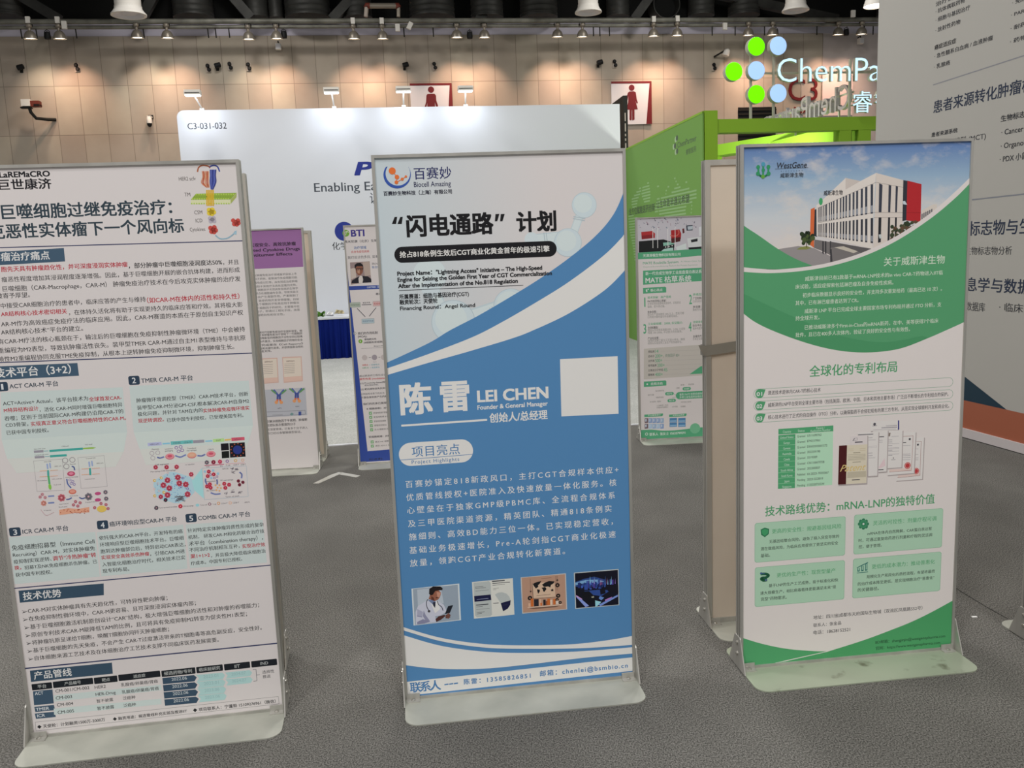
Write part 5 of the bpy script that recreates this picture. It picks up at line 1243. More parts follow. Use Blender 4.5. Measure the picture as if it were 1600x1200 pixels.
ART_GREEN=[
('P',0,'sky',[90,17910,7910,17910,7910,13583,90,13951]),
('P',1,'#8c8788',[892,14588,1975,14703,2522,14610,3105,14328,3263,14090,2107,13850,896,13901]),
('P',1,'#c7bfb7',[6258,15705,6671,15892,6796,15888,6814,15398,6241,15303]),
('P',2,'#3f4450',[6262,15590,6299,15603,6303,15402,6269,15383]),
('P',2,'#3f4450',[6329,15620,6366,15633,6371,15422,6337,15403]),
('P',2,'#3f4450',[6397,15649,6434,15662,6438,15443,6405,15424]),
('P',2,'#3f4450',[6464,15678,6501,15691,6506,15464,6473,15445]),
('P',2,'#3f4450',[6531,15707,6568,15721,6574,15484,6540,15465]),
('P',2,'#3f4450',[6599,15737,6636,15750,6642,15505,6608,15486]),
('P',2,'#c8643a',[2392,15882,2527,15933,2522,14624,2374,14730]),
('P',3,'#2c3038',[2528,15863,2624,15888,2623,14978,2510,15011]),
('P',4,'#d0c9c3',[2586,16002,2652,16042,3574,16844,4092,16730,4628,16975,4612,16671,4524,14704,4591,14499,2607,15007]),
('P',5,'#bdb4ae',[3574,16844,4092,16730,3582,16472]),
('P',5,'#c9c0b9',[4628,16975,5585,16712,5603,14865,5189,14678,4591,14499,4596,14903]),
('L',6,'#5d5858',8,[4627,16671,5586,16482]),
('L',7,'#5d5858',8,[2633,15910,4627,16671]),
('L',6,'#5d5858',9,[4576,15701,5593,15660]),
('L',7,'#5d5858',9,[2646,15433,4576,15701]),
('L',8,'#5d5858',9,[4580,15535,5586,15505]),
('P',9,'#2e3139',[5579,16712,5724,16685,5731,15408,5589,15384]),
('P',10,'#a8252b',[5724,16693,6222,16564,6234,15326,5725,15402]),
('L',11,'#7c181e',9,[5735,15660,6233,15632]),
('P',11,'#b8c4cc',[5582,16029,5659,16035,5740,15909,5600,15929]),
('P',8,'#3a3f4b',[2645,15910,2672,15926,2673,15463,2649,15456]),
('P',9,'#8d929c',[2656,15603,2665,15611,2666,15506,2657,15498]),
('P',5,'#33363f',[2653,15382,2680,15389,2680,14987,2656,14994]),
('P',6,'#888c96',[2663,15122,2672,15122,2673,15036,2664,15042]),
('P',8,'#3a3f4b',[2693,15928,2721,15944,2723,15469,2697,15461]),
('P',9,'#8d929c',[2704,15612,2714,15620,2716,15512,2706,15504]),
('P',5,'#33363f',[2701,15385,2730,15393,2730,14979,2704,14986]),
('P',6,'#888c96',[2712,15117,2722,15117,2724,15028,2713,15034]),
('P',8,'#3a3f4b',[2738,15945,2768,15961,2770,15474,2742,15466]),
('P',9,'#8d929c',[2749,15620,2761,15628,2763,15517,2751,15509]),
('P',5,'#33363f',[2747,15389,2777,15396,2778,14972,2750,14979]),
('P',6,'#888c96',[2757,15113,2769,15112,2771,15021,2758,15027]),
('P',8,'#3a3f4b',[2804,15971,2836,15987,2838,15481,2809,15474]),
('P',9,'#8d929c',[2816,15632,2830,15640,2831,15524,2817,15516]),
('P',5,'#33363f',[2813,15393,2846,15401,2847,14962,2817,14969]),
('P',6,'#888c96',[2824,15106,2838,15106,2840,15011,2825,15017]),
('P',8,'#3a3f4b',[2870,15996,2904,16012,2907,15489,2876,15481]),
('P',9,'#8d929c',[2882,15643,2898,15652,2900,15532,2884,15524]),
('P',5,'#33363f',[2880,15398,2914,15406,2916,14951,2884,14958]),
('P',6,'#888c96',[2891,15099,2907,15099,2909,15000,2893,15006]),
('P',8,'#3a3f4b',[2918,16014,2954,16030,2957,15494,2924,15487]),
('P',9,'#8d929c',[2930,15652,2948,15661,2950,15537,2932,15529]),
('P',5,'#33363f',[2928,15402,2964,15409,2966,14944,2933,14951]),
('P',6,'#888c96',[2940,15095,2958,15094,2959,14992,2941,14999]),
('P',8,'#3a3f4b',[3014,16051,3053,16067,3057,15505,3021,15498]),
('P',9,'#8d929c',[3027,15669,3048,15678,3050,15548,3029,15540]),
('P',5,'#33363f',[3025,15409,3065,15416,3067,14928,3031,14935]),
('P',6,'#888c96',[3037,15085,3058,15084,3060,14977,3039,14984]),
('P',8,'#3a3f4b',[3083,16078,3125,16093,3129,15513,3091,15506]),
('P',9,'#8d929c',[3097,15681,3120,15690,3122,15556,3099,15548]),
('P',5,'#33363f',[3095,15414,3137,15421,3139,14917,3101,14924]),
('P',6,'#888c96',[3107,15078,3131,15077,3133,14966,3109,14973]),
('P',8,'#3a3f4b',[3159,16107,3202,16122,3207,15521,3166,15514]),
('P',9,'#8d929c',[3172,15695,3198,15704,3200,15564,3175,15557]),
('P',8,'#33363f',[3171,15420,3215,15427,3218,14905,3177,14913]),
('P',9,'#888c96',[3184,15071,3209,15070,3211,14954,3185,14961]),
('P',8,'#3a3f4b',[3270,16149,3317,16165,3323,15534,3279,15527]),
('P',9,'#8d929c',[3284,15714,3313,15724,3316,15577,3287,15570]),
('P',8,'#33363f',[3283,15428,3331,15435,3335,14887,3290,14895]),
('P',9,'#888c96',[3296,15059,3326,15058,3328,14936,3299,14943]),
('P',8,'#3a3f4b',[3390,16195,3441,16211,3448,15548,3400,15541]),
('P',9,'#8d929c',[3405,15736,3438,15746,3441,15591,3408,15583]),
('P',8,'#33363f',[3405,15437,3456,15444,3461,14868,3413,14876]),
('P',9,'#888c96',[3419,15047,3452,15046,3454,14917,3421,14924]),
('P',8,'#3a3f4b',[3487,16232,3541,16248,3548,15559,3497,15552]),
('P',9,'#8d929c',[3502,15753,3538,15763,3542,15602,3505,15594]),
('P',8,'#33363f',[3502,15444,3557,15451,3563,14853,3511,14861]),
('P',9,'#888c96',[3517,15038,3553,15036,3556,14902,3519,14909]),
('P',8,'#3a3f4b',[3580,16268,3637,16283,3646,15569,3591,15563]),
('P',9,'#8d929c',[3596,15770,3635,15780,3639,15612,3600,15605]),
('P',8,'#33363f',[3597,15451,3654,15458,3661,14838,3606,14846]),
('P',9,'#888c96',[3611,15028,3651,15027,3654,14887,3614,14894]),
('P',8,'#3a3f4b',[3697,16313,3758,16328,3768,15583,3710,15576]),
('P',9,'#8d929c',[3715,15791,3757,15801,3761,15626,3718,15619]),
('P',8,'#33363f',[3715,15460,3777,15466,3784,14819,3726,14827]),
('P',9,'#888c96',[3731,15017,3774,15015,3777,14868,3734,14876]),
('P',8,'#3a3f4b',[3827,16363,3892,16378,3903,15597,3841,15591]),
('P',9,'#8d929c',[3845,15814,3892,15824,3896,15640,3849,15633]),
('P',8,'#33363f',[3847,15470,3912,15476,3921,14798,3858,14807]),
('P',9,'#888c96',[3863,15004,3910,15002,3914,14848,3866,14855]),
('P',8,'#3a3f4b',[3948,16409,4017,16424,4029,15611,3963,15605]),
('P',9,'#8d929c',[3967,15835,4018,15846,4022,15654,3971,15647]),
('P',8,'#33363f',[3969,15479,4038,15485,4048,14779,3981,14787]),
('P',9,'#888c96',[3986,14991,4037,14989,4041,14828,3989,14836]),
('P',8,'#3a3f4b',[4105,16469,4179,16484,4193,15629,4121,15623]),
('P',9,'#8d929c',[4125,15863,4181,15874,4186,15672,4129,15665]),
('P',8,'#33363f',[4127,15490,4202,15496,4213,14754,4141,14762]),
('P',9,'#888c96',[4145,14976,4202,14974,4206,14803,4149,14811]),
('P',8,'#3a3f4b',[4255,16527,4334,16542,4350,15646,4274,15640]),
('P',9,'#8d929c',[4277,15890,4338,15902,4343,15689,4282,15682]),
('P',8,'#33363f',[4280,15502,4360,15507,4373,14730,4296,14738]),
('P',9,'#888c96',[4299,14960,4361,14958,4365,14779,4304,14787]),
('P',8,'#3a3f4b',[4446,16600,4531,16614,4549,15667,4466,15662]),
('P',9,'#8d929c',[4469,15924,4536,15936,4542,15711,4474,15704]),
('P',9,'#33363f',[4473,15516,4559,15521,4574,14699,4490,14708]),
('P',10,'#888c96',[4494,14941,4561,14939,4566,14748,4498,14757]),
('P',7,'#363a47',[4741,16639,4858,16584,4846,15697,4748,15701]),
('P',9,'#23252b',[4749,15529,4848,15525,4848,14720,4750,14701]),
('P',7,'#363a47',[5073,16578,5166,16552,5154,15686,5080,15689]),
('P',9,'#23252b',[5082,15517,5156,15514,5156,14771,5082,14750]),
('P',7,'#363a47',[5320,16530,5400,16511,5389,15678,5327,15680]),
('P',9,'#23252b',[5329,15508,5391,15506,5390,14808,5329,14787]),
('P',10,'#b4bcbe',[4764,14969,4841,14980,4875,14849,4798,14838]),
('P',5,'#6e6a6a',[2533,14896,3097,14788,3105,14356,2797,14513,2522,14624]),
('P',6,'#37363a',[2807,14833,2856,14826,2863,14395,2813,14440]),
('P',6,'#37363a',[2898,14830,2947,14822,2955,14391,2905,14436]),
('P',6,'#37363a',[3066,14823,3115,14816,3123,14384,3073,14430]),
('P',11,'#585557',[3097,14802,4591,14499,3933,14323,3100,14601]),
('P',12,'#6f6b6b',[3094,14601,3451,14645,4178,14385,3904,14266,3109,14125]),
('P',13,'#b7b0a4',[3222,14611,3543,14633,4053,14448,3901,14396]),
('P',13,'#3c3b3f',[3086,14559,3131,14571,3170,14152,3093,14140]),
('P',3,'#7c8048',[1916,14591,2066,14671,2278,14691,2446,14627,2249,14577]),
('L',4,'#4a3c2c',26,[2263,14648,2270,14820]),
('C',1,'#2c3a24',[2112,15078,72,2277,15049,74]),
('C',4,'#3a4a2c',[2383,14852,58,2355,14884,59]),
('C',4,'#46552f',[2353,14771,52,2284,15021,51]),
('C',7,'#3a4a2c',[2480,14938,70,2352,14966,56,2427,14979,52]),
('C',8,'#46552f',[2362,14963,56]),
('C',5,'#3a4a2c',[2198,14887,55]),
('C',6,'#2c3a24',[2157,14791,65]),
('C',9,'#232e1e',[2243,15000,71]),
('C',10,'#46552f',[2128,14940,61]),
('C',9,'#2c3a24',[2314,14854,75]),
('C',11,'#46552f',[2167,14850,58]),
('C',12,'#2c3a24',[2239,14959,68,2093,15096,69]),
('C',9,'#232e1e',[2465,15027,62]),
('C',13,'#46552f',[2351,15010,50]),
('C',16,'#232e1e',[2254,15132,48,2326,14967,62,2201,14891,74,2132,14986,56,2313,15102,76]),
('C',16,'#46552f',[2287,14909,48]),
('C',16,'#232e1e',[2249,15069,60]),
('C',17,'#2c3a24',[2211,14928,71]),
('C',18,'#3a4a2c',[2206,14870,66]),
('C',18,'#46552f',[2277,15013,58]),
('C',15,'#3a4a2c',[2403,14895,61]),
('C',16,'#46552f',[2478,14942,75]),
('C',19,'#232e1e',[2208,15058,56]),
('C',19,'#46552f',[2186,14907,71]),
('C',1,'#2c3826',[5747,15238,73]),
('C',10,'#5a4636',[5393,15058,44]),
('C',1,'#3a4430',[6019,15172,69]),
('C',7,'#5a4636',[5584,14968,72,5487,14824,77]),
('C',6,'#3a4430',[5552,15224,59]),
('C',2,'#5a4636',[5997,15185,59,6046,15030,55]),
('C',2,'#2c3826',[5871,14973,55,6077,14923,77]),
('C',1,'#4c4a34',[6187,15105,49]),
('C',8,'#5a4636',[5584,14894,67]),
('C',3,'#4c4a34',[5948,14982,64]),
('C',2,'#2c3826',[6167,15104,53]),
('C',2,'#5a4636',[5780,14902,68]),
('C',6,'#2c3826',[5233,15209,64]),
('C',11,'#4c4a34',[5398,14927,65,5252,15058,48,6114,15300,59]),
('C',2,'#5a4636',[5768,15124,56]),
('C',4,'#4c4a34',[5836,15043,68]),
('C',10,'#5a4636',[5589,15142,73,6098,15014,77,5768,15180,62,5557,15027,71,5642,14919,59]),
('C',11,'#2c3826',[5368,15110,76]),
('C',5,'#5a4636',[6201,15061,72,5883,15149,62]),
('C',6,'#2c3826',[5832,15264,57,6208,15118,77]),
('C',11,'#4c4a34',[5604,14843,64]),
('C',11,'#2c3826',[5482,14824,51]),
('C',6,'#5a4636',[5236,14823,60]),
('C',12,'#3a4430',[5501,15074,66,6187,15239,70]),
('C',12,'#5a4636',[6046,15343,51]),
('C',11,'#2c3826',[5686,15304,52]),
('C',12,'#5a4636',[5375,14812,60]),
('C',6,'#3a4430',[6224,15107,43]),
('C',13,'#5a4636',[5335,15157,64,5949,15329,55]),
('C',6,'#3a4430',[5972,15053,42,5777,14991,74]),
('C',12,'#2c3826',[5759,15320,63,5921,14870,73]),
('C',13,'#4c4a34',[6069,15117,75]),
('C',12,'#5a4636',[5688,14949,72,5918,15127,65]),
('C',8,'#4c4a34',[5689,15169,59]),
('C',9,'#5a4636',[5770,15084,61]),
('C',14,'#3a4430',[5645,15053,44,5449,14901,66,5239,14933,78,5918,15315,50]),
('C',12,'#4c4a34',[5876,14867,78,5929,15125,64,5627,15238,43]),
('C',13,'#3a4430',[5318,15108,52]),
('C',13,'#2c3826',[5787,15271,74]),
('E',8,'#3f9a62',[2735,16116,66,119]),
('T',8,'威斯津生物',2830,3484,16381,181,'#23222a',1,0,0),
('P',20,'#4f9266',[90,15779,90,15754,90,15722,90,15683,90,15640,90,15594,90,15546,90,15499,90,15454,146,15410,210,15365,279,15319,350,15272,423,15225,497,15177,571,15128,644,15079,717,15028,792,14975,867,14921,942,14867,1018,14812,1094,14759,1170,14707,1246,14657,1322,14609,1398,14562,1473,14516,1549,14471,1625,14428,1701,14385,1777,14344,1853,14305,1933,14266,2020,14228,2108,14189,2196,14153,2279,14119,2354,14089,2416,14064,2464,14045,1581,13956,1509,13960,1413,13965,1299,13971,1173,13978,1039,13986,903,13995,771,14005,649,14016,526,14030,395,14047,260,14066,127,14086,90,14106,90,14123,90,14138,90,14149]),
('P',21,'#d0cac8',[90,14149,90,14144,90,14139,90,14132,90,14125,90,14117,90,14109,90,14100,90,14092,147,14083,211,14074,279,14064,350,14053,423,14043,497,14034,573,14024,649,14016,723,14008,795,13999,867,13991,941,13983,1019,13976,1105,13971,1200,13968,1306,13967,1429,13970,1567,13974,1715,13981,1870,13989,2027,13999,2181,14009,2328,14021,2464,14034,2587,14047,2702,14061,2811,14076,2917,14092,3021,14110,3127,14129,3236,14151,3350,14176,3469,14202,3589,14230,3712,14260,3836,14292,3962,14327,4089,14364,4219,14406,4350,14451,4483,14500,4620,14552,4758,14608,4899,14667,5039,14729,5181,14794,5321,14862,5461,14933,5601,15008,5745,15088,5889,15172,6032,15259,6174,15347,6311,15435,6443,15521,6568,15606,6687,15689,6800,15773,6910,15858,7014,15941,7115,16024,7212,16105,7305,16182,7394,16257,7478,16328,7558,16396,7633,16461,7704,16524,7772,16586,7839,16647,7904,16708,7910,16770,7910,16835,7910,16903,7910,16973,7910,17042,7910,17106,7910,17164,7910,17212,7910,17249,7910,17016,7910,16981,7910,16936,7910,16881,7910,16821,7910,16757,7910,16690,7910,16625,7910,16562,7897,16502,7833,16440,7769,16379,7703,16316,7635,16251,7563,16185,7486,16118,7402,16048,7314,15976,7221,15901,7124,15825,7023,15746,6918,15667,6808,15587,6694,15507,6575,15427,6450,15346,6317,15262,6180,15177,6038,15091,5894,15007,5750,14926,5606,14848,5466,14775,5327,14707,5188,14642,5049,14580,4910,14522,4770,14466,4631,14412,4492,14362,4353,14314,4214,14269,4075,14227,3936,14187,3797,14151,3658,14117,3519,14085,3380,14056,3241,14028,3103,14002,2964,13979,2825,13959,2687,13940,2548,13924,2410,13909,2272,13897,2134,13885,1995,13876,1854,13868,1713,13862,1573,13858,1434,13856,1297,13855,1163,13856,1033,13859,903,13864,772,13872,641,13883,514,13894,392,13907,279,13919,177,13931,90,13941,90,13950,90,13959,90,13968,90,13977,90,13985,90,13992,90,13999,90,14003]),
('P',22,'#509468',[90,14003,90,13999,90,13992,90,13985,90,13977,90,13968,90,13959,90,13950,90,13941,177,13931,279,13919,392,13907,514,13894,641,13883,772,13872,903,13864,1033,13859,1163,13856,1297,13855,1434,13856,1573,13858,1713,13862,1854,13868,1995,13876,2134,13885,2272,13897,2410,13909,2548,13924,2687,13940,2825,13959,2964,13979,3103,14002,3241,14028,3380,14056,3519,14085,3658,14117,3797,14151,3936,14187,4075,14227,4214,14269,4353,14314,4492,14362,4631,14412,4770,14466,4910,14522,5049,14580,5188,14642,5327,14707,5466,14775,5606,14848,5750,14926,5894,15007,6038,15091,6180,15177,6317,15262,6450,15346,6575,15427,6694,15507,6808,15587,6918,15667,7023,15746,7124,15825,7221,15901,7314,15976,7402,16048,7486,16118,7563,16185,7635,16251,7703,16316,7769,16379,7833,16440,7897,16502,7910,16562,7910,16625,7910,16690,7910,16757,7910,16821,7910,16881,7910,16936,7910,16981,7910,17016,7910,12214,7910,12189,7910,12156,7910,12116,7910,12072,7910,12027,7910,11981,7910,11938,7910,11900,7839,11867,7758,11835,7678,11804,7601,11774,7524,11745,7448,11716,7371,11688,7293,11658,7216,11629,7142,11601,7069,11574,6996,11546,6921,11518,6841,11489,6756,11459,6664,11428,6562,11393,6451,11354,6334,11314,6214,11273,6092,11233,5973,11196,5857,11163,5749,11136,5648,11114,5551,11097,5458,11083,5367,11072,5277,11063,5187,11056,5097,11050,5005,11044,4912,11040,4819,11037,4726,11036,4633,11036,4540,11038,4447,11041,4354,11045,4262,11051,4169,11058,4078,11066,3986,11076,3894,11086,3802,11099,3710,11112,3616,11128,3521,11145,3424,11164,3327,11184,3229,11206,3130,11229,3031,11254,2930,11281,2829,11309,2727,11339,2623,11370,2519,11403,2413,11438,2307,11474,2200,11512,2094,11551,1988,11590,1882,11630,1775,11672,1665,11716,1555,11761,1445,11807,1337,11853,1234,11898,1136,11942,1045,11983,961,12023,883,12061,810,12097,741,12133,675,12169,612,12204,551,12240,491,12277,433,12314,379,12352,328,12390,278,12428,231,12466,184,12505,137,12543,90,12582,90,12624,90,12670,90,12717,90,12763,90,12807,90,12847,90,12881,90,12906]),
('P',23,'#478c60',[90,13378,90,13369,90,13360,90,13351,90,13338,90,13321,90,13299,90,13269,90,13230,191,13181,310,13122,444,13055,589,12982,741,12906,897,12828,1053,12751,1206,12677,1360,12604,1521,12528,1687,12450,1854,12372,2021,12295,2184,12220,2342,12149,2491,12082,2629,12020,2754,11960,2873,11903,2989,11849,3107,11798,3230,11748,3363,11700,3511,11654,3674,11608,3850,11561,4035,11515,4227,11472,4422,11433,4617,11401,4810,11376,4996,11361,5188,11359,5392,11369,5600,11389,5805,11415,5999,11442,6173,11469,6319,11491,6429,11505,6664,11428,6592,11404,6495,11371,6380,11331,6253,11288,6120,11244,5987,11202,5862,11165,5749,11136,5648,11114,5551,11097,5458,11083,5367,11072,5277,11063,5187,11056,5097,11050,5005,11044,4912,11040,4819,11037,4726,11036,4633,11036,4540,11038,4447,11041,4354,11045,4262,11051,4169,11058,4078,11066,3986,11076,3894,11086,3802,11099,3710,11112,3616,11128,3521,11145,3424,11164,3327,11184,3229,11206,3130,11229,3031,11254,2930,11281,2829,11309,2727,11339,2623,11370,2519,11403,2413,11438,2307,11474,2200,11512,2094,11551,1988,11590,1882,11630,1775,11672,1665,11716,1555,11761,1445,11807,1337,11853,1234,11898,1136,11942,1045,11983,961,12023,883,12061,810,12097,741,12133,675,12169,612,12204,551,12240,491,12277,433,12314,379,12352,328,12390,278,12428,231,12466,184,12505,137,12543,90,12582,90,12624,90,12670,90,12717,90,12763,90,12807,90,12847,90,12881,90,12906]),
('P',24,'#d0cac8',[90,12906,90,12881,90,12847,90,12807,90,12763,90,12717,90,12670,90,12624,90,12582,137,12543,184,12505,231,12466,278,12428,328,12390,379,12352,433,12314,491,12277,551,12240,612,12204,675,12169,741,12133,810,12097,883,12061,961,12023,1045,11983,1136,11942,1234,11898,1337,11853,1445,11807,1555,11761,1665,11716,1775,11672,1882,11630,1988,11590,2094,11551,2200,11512,2307,11474,2413,11438,2519,11403,2623,11370,2727,11339,2829,11309,2930,11281,3031,11254,3130,11229,3229,11206,3327,11184,3424,11164,3521,11145,3616,11128,3710,11112,3802,11099,3894,11086,3986,11076,4078,11066,4169,11058,4262,11051,4354,11045,4447,11041,4540,11038,4633,11036,4726,11036,4819,11037,4912,11040,5005,11044,5097,11050,5187,11056,5277,11063,5367,11072,5458,11083,5551,11097,5648,11114,5749,11136,5857,11163,5973,11196,6092,11233,6214,11273,6334,11314,6451,11354,6562,11393,6664,11428,6756,11459,6841,11489,6921,11518,6996,11546,7069,11574,7142,11601,7216,11629,7293,11658,7371,11688,7448,11716,7524,11745,7601,11774,7678,11804,7758,11835,7839,11867,7910,11900,7910,11938,7910,11981,7910,12027,7910,12072,7910,12116,7910,12156,7910,12189,7910,12214,7910,90,90,90]),
('L',22,'#2f8a5c',60,[592,17280,609,17078]),
('L',23,'#2f8a5c',60,[936,17275,937,17068]),
('L',22,'#2f8a5c',60,[763,17365,764,17179]),
('L',23,'#2f8a5c',60,[764,17179,754,16988]),
('L',24,'#2f8a5c',61,[593,17068,603,17059,617,17046,634,17031,651,17017,668,17005,685,16996,701,16987,719,16980,736,16975,754,16973,773,16974,793,16978,813,16984,832,16992,851,17000,870,17011,890,17024,909,17038,925,17050,937,17058]),
('C',23,'#2f8a5c',[592,17280,62]),
('C',23,'#4a90a8',[763,17365,68]),
('C',25,'#2f8a5c',[936,17275,63,587,17073,68,764,17179,57,942,17063,68]),
('C',25,'#5c9a3c',[754,16973,63]),
('T',22,'WestGene',1226,2233,17318,262,'#2d3038',0,0,0.2),
('L',23,'#4c5058',10,[1162,17203,2283,17216]),
('T',22,'BIOPHARMA',1363,2094,17128,51,'#4a5a70',0,1,0),
('T',23,'威斯津生物',1337,2123,16991,0,'#30343c',0,0,0),
('T',23,'关于威斯津生物',4968,7140,14062,0,'#c4dcc0',0,0,0),
('T',23,'威斯津目前已有2款基于mRNA-LNP技术的in vivo CAR-T药物进入IIT临',2220,7083,13620,163,'#c4dcc0',0,0,0),
('T',24,'床试验，适应症探索包括淋巴瘤及自身免疫性疾病。',1891,5327,13368,164,'#c4dcc0',0,0,0),
('T',24,'初步临床数据显示良好的安全性，并支持多次重复给药（最高已达 10 次）。',2144,7075,13079,164,'#c4dcc0',0,0,0),
('T',25,'其中，已有淋巴瘤患者达到了CR。',1897,4107,12827,164,'#c4dcc0',0,0,0),
('T',25,'威斯津 LNP 平台已完成全球主要国家市场专利布局并通过 FTO 分析，支',2217,7073,12545,165,'#c4dcc0',0,0,0),
('T',25,'持全球开发。',1902,2745,12318,165,'#c4dcc0',0,0,0),
('T',25,'已推动威斯津多个First-in-Class的mRNA新药，在中、美等获得7个临床',2224,6990,12000,166,'#c4dcc0',0,0,0),
('T',25,'批件，且已在400多人次体内，验证了良好的安全性与有效性。',1909,5971,11763,166,'#c4dcc0',0,0,0),
('T',25,'全球化的专利布局',2412,5550,10502,414,'#4d9468',1,0,0),
('R',25,'#7fa08c',460,9693,7611,10013,160,14),
('P',26,'#4d9468',[655,10006,879,9982,874,9970,869,9954,862,9935,854,9914,846,9892,838,9870,831,9850,823,9832,817,9816,811,9801,805,9786,799,9772,793,9759,786,9747,778,9736,768,9726,757,9718,744,9711,730,9705,715,9701,700,9697,685,9695,670,9694,656,9695,643,9697,629,9701,615,9707,601,9714,588,9721,576,9730,565,9740,555,9750,548,9761,540,9774,534,9788,529,9802,526,9817,523,9832,522,9847,522,9861,523,9875,526,9890,530,9904,536,9919,543,9933,550,9946,558,9957,566,9967,575,9976,587,9983,600,9988,613,9993,626,9997,638,10000,648,10003]),
('T',27,'01',566,762,9842,185,'#d8e0d8',2,0,0),
('T',26,'递送技术是体内CAR-T的核心技术',963,2823,9856,158,'#33343a',0,0,0),
('R',25,'#7fa08c',462,9274,7628,9596,161,14),
('P',26,'#4d9468',[657,9586,881,9561,877,9549,871,9533,864,9514,857,9493,849,9471,841,9449,833,9429,826,9411,819,9395,813,9380,807,9365,801,9351,795,9338,788,9325,780,9314,770,9305,759,9297,746,9290,732,9284,717,9279,702,9276,687,9274,672,9273,658,9274,644,9276,630,9280,616,9285,603,9292,590,9300,577,9309,566,9319,557,9329,549,9340,542,9353,536,9367,531,9382,527,9397,524,9412,523,9426,523,9441,525,9455,528,9469,532,9484,538,9499,544,9512,551,9526,559,9537,567,9547,577,9556,589,9563,602,9568,615,9573,628,9577,640,9580,650,9583]),
('T',27,'02',568,764,9421,186,'#d8e0d8',2,0,0),
('T',26,'威斯津的LNP平台受到全球主要市场（包括美国、欧洲、中国、日本和其他主要市场）广泛且不断增长的专利组合的保护。',966,7452,9438,159,'#33343a',0,0,0),
('R',25,'#7fa08c',463,8854,7646,9177,161,14),
('P',26,'#4d9468',[659,9169,883,9144,879,9133,873,9116,866,9097,859,9076,851,9054,843,9032,835,9012,828,8994,821,8978,815,8962,809,8947,803,8933,797,8920,790,8908,782,8897,772,8887,761,8879,748,8872,734,8866,719,8861,704,8858,688,8856,674,8855,660,8856,646,8858,632,8862,618,8868,604,8875,591,8883,579,8892,568,8901,559,8912,551,8923,544,8936,537,8950,532,8965,529,8980,526,8995,525,9010,525,9024,526,9038,529,9053,533,9067,539,9082,546,9096,553,9109,561,9121,569,9131,579,9139,590,9146,603,9152,617,9157,630,9161,641,9164,651,9167]),
('T',27,'03',569,766,9004,187,'#d8e0d8',2,0,0),
('T',26,'核心技术进行了正式的自由操作（FTO）分析，以确保脂质不会侵犯现有的第三方专利，从而实现全球顺利开发和商业化。',968,7498,9018,160,'#33343a',0,0,0),
('P',25,'#4d9a6c',[1337,8592,3295,8595,3299,8389,1339,8398]),
('P',25,'#4d9a6c',[1339,8376,1946,8381,1949,6483,1337,6494]),
('P',25,'#a9d0b4',[1963,8380,3293,8378,3293,6495,1966,6493]),
('T',26,'Country',1497,1791,8486,122,'#b8d8c0',0,0,0),
('T',26,'Status',2030,2269,8487,122,'#b8d8c0',0,0,0),
('T',26,'Patent /',2684,2981,8538,111,'#b8d8c0',0,0,0),
('T',27,'Application Number',2468,3200,8455,111,'#b8d8c0',0,0,0),
('T',26,'United States',1404,1876,8287,117,'#b8d8c0',0,0,0),
('T',26,'Granted',2009,2294,8295,111,'#3c5246',0,0,0),
('T',26,'US11690762',2362,2876,8299,112,'#3c5246',0,0,0),
('T',26,'Europe',1533,1751,8096,117,'#b8d8c0',0,0,0),
('T',26,'Granted',2011,2296,8105,112,'#3c5246',0,0,0),
('T',26,'EP4237901',2365,2828,8108,112,'#3c5246',0,0,0),
('L',26,'#8cc49c',11,[1340,8208,1942,8208]),
('T',26,'Germany',1516,1771,7906,117,'#b8d8c0',0,0,0),
('T',26,'Granted',2013,2299,7914,112,'#3c5246',0,0,0),
('T',26,'DE602020001572',2367,3089,7915,112,'#3c5246',0,0,0),
('L',26,'#8cc49c',11,[1342,8018,1944,8017]),
('T',26,'Australia',1482,1809,7714,117,'#b8d8c0',0,0,0),
('T',26,'Granted',2016,2301,7722,112,'#3c5246',0,0,0),
('T',26,'202259198',2370,2834,7725,112,'#3c5246',0,0,0),
('L',26,'#8cc49c',11,[1343,7827,1946,7826]),
('T',26,'Canada',1538,1757,7523,118,'#b8d8c0',0,0,0),
('T',26,'Granted',2018,2304,7530,112,'#3c5246',0,0,0),
('T',26,'3219389',2372,2733,7533,112,'#3c5246',0,0,0),
('L',26,'#8cc49c',11,[1345,7636,1948,7634]),
('T',26,'China',1558,1740,7331,118,'#b8d8c0',0,0,0),
('T',26,'Granted',2020,2306,7338,113,'#3c5246',0,0,0),
('T',26,'CN115867975B',2375,2995,7339,113,'#3c5246',0,0,0),
('L',26,'#8cc49c',11,[1346,7444,1950,7442]),
('T',26,'South Africa',1432,1870,7139,118,'#b8d8c0',0,0,0),
('T',26,'Granted',2022,2309,7145,113,'#3c5246',0,0,0),
('T',26,'202300837',2377,2843,7147,113,'#3c5246',0,0,0),
('L',26,'#8cc49c',11,[1348,7252,1952,7250]),
('T',26,'South Korea',1452,1854,6946,118,'#b8d8c0',0,0,0),
('T',26,'Published',2024,2311,6952,113,'#3c5246',0,0,0),
('T',26,'10-2023-7035067',2380,3157,6951,113,'#3c5246',0,0,0),
('L',26,'#8cc49c',11,[1349,7060,1954,7057]),
('T',26,'Japan',1563,1746,6753,119,'#b8d8c0',0,0,0),
('T',26,'Pending',2026,2314,6759,113,'#3c5246',0,0,0),
('T',26,'2023-552810',2382,2953,6759,113,'#3c5246',0,0,0),
('L',26,'#8cc49c',11,[1351,6867,1957,6864]),
('T',26,'Singapore',1491,1821,6559,119,'#b8d8c0',0,0,0),
('T',26,'Pending',2029,2316,6565,113,'#3c5246',0,0,0),
('T',26,'11202307335W',2385,3008,6564,114,'#3c5246',0,0,0),
('L',26,'#8cc49c',11,[1352,6674,1959,6671]),
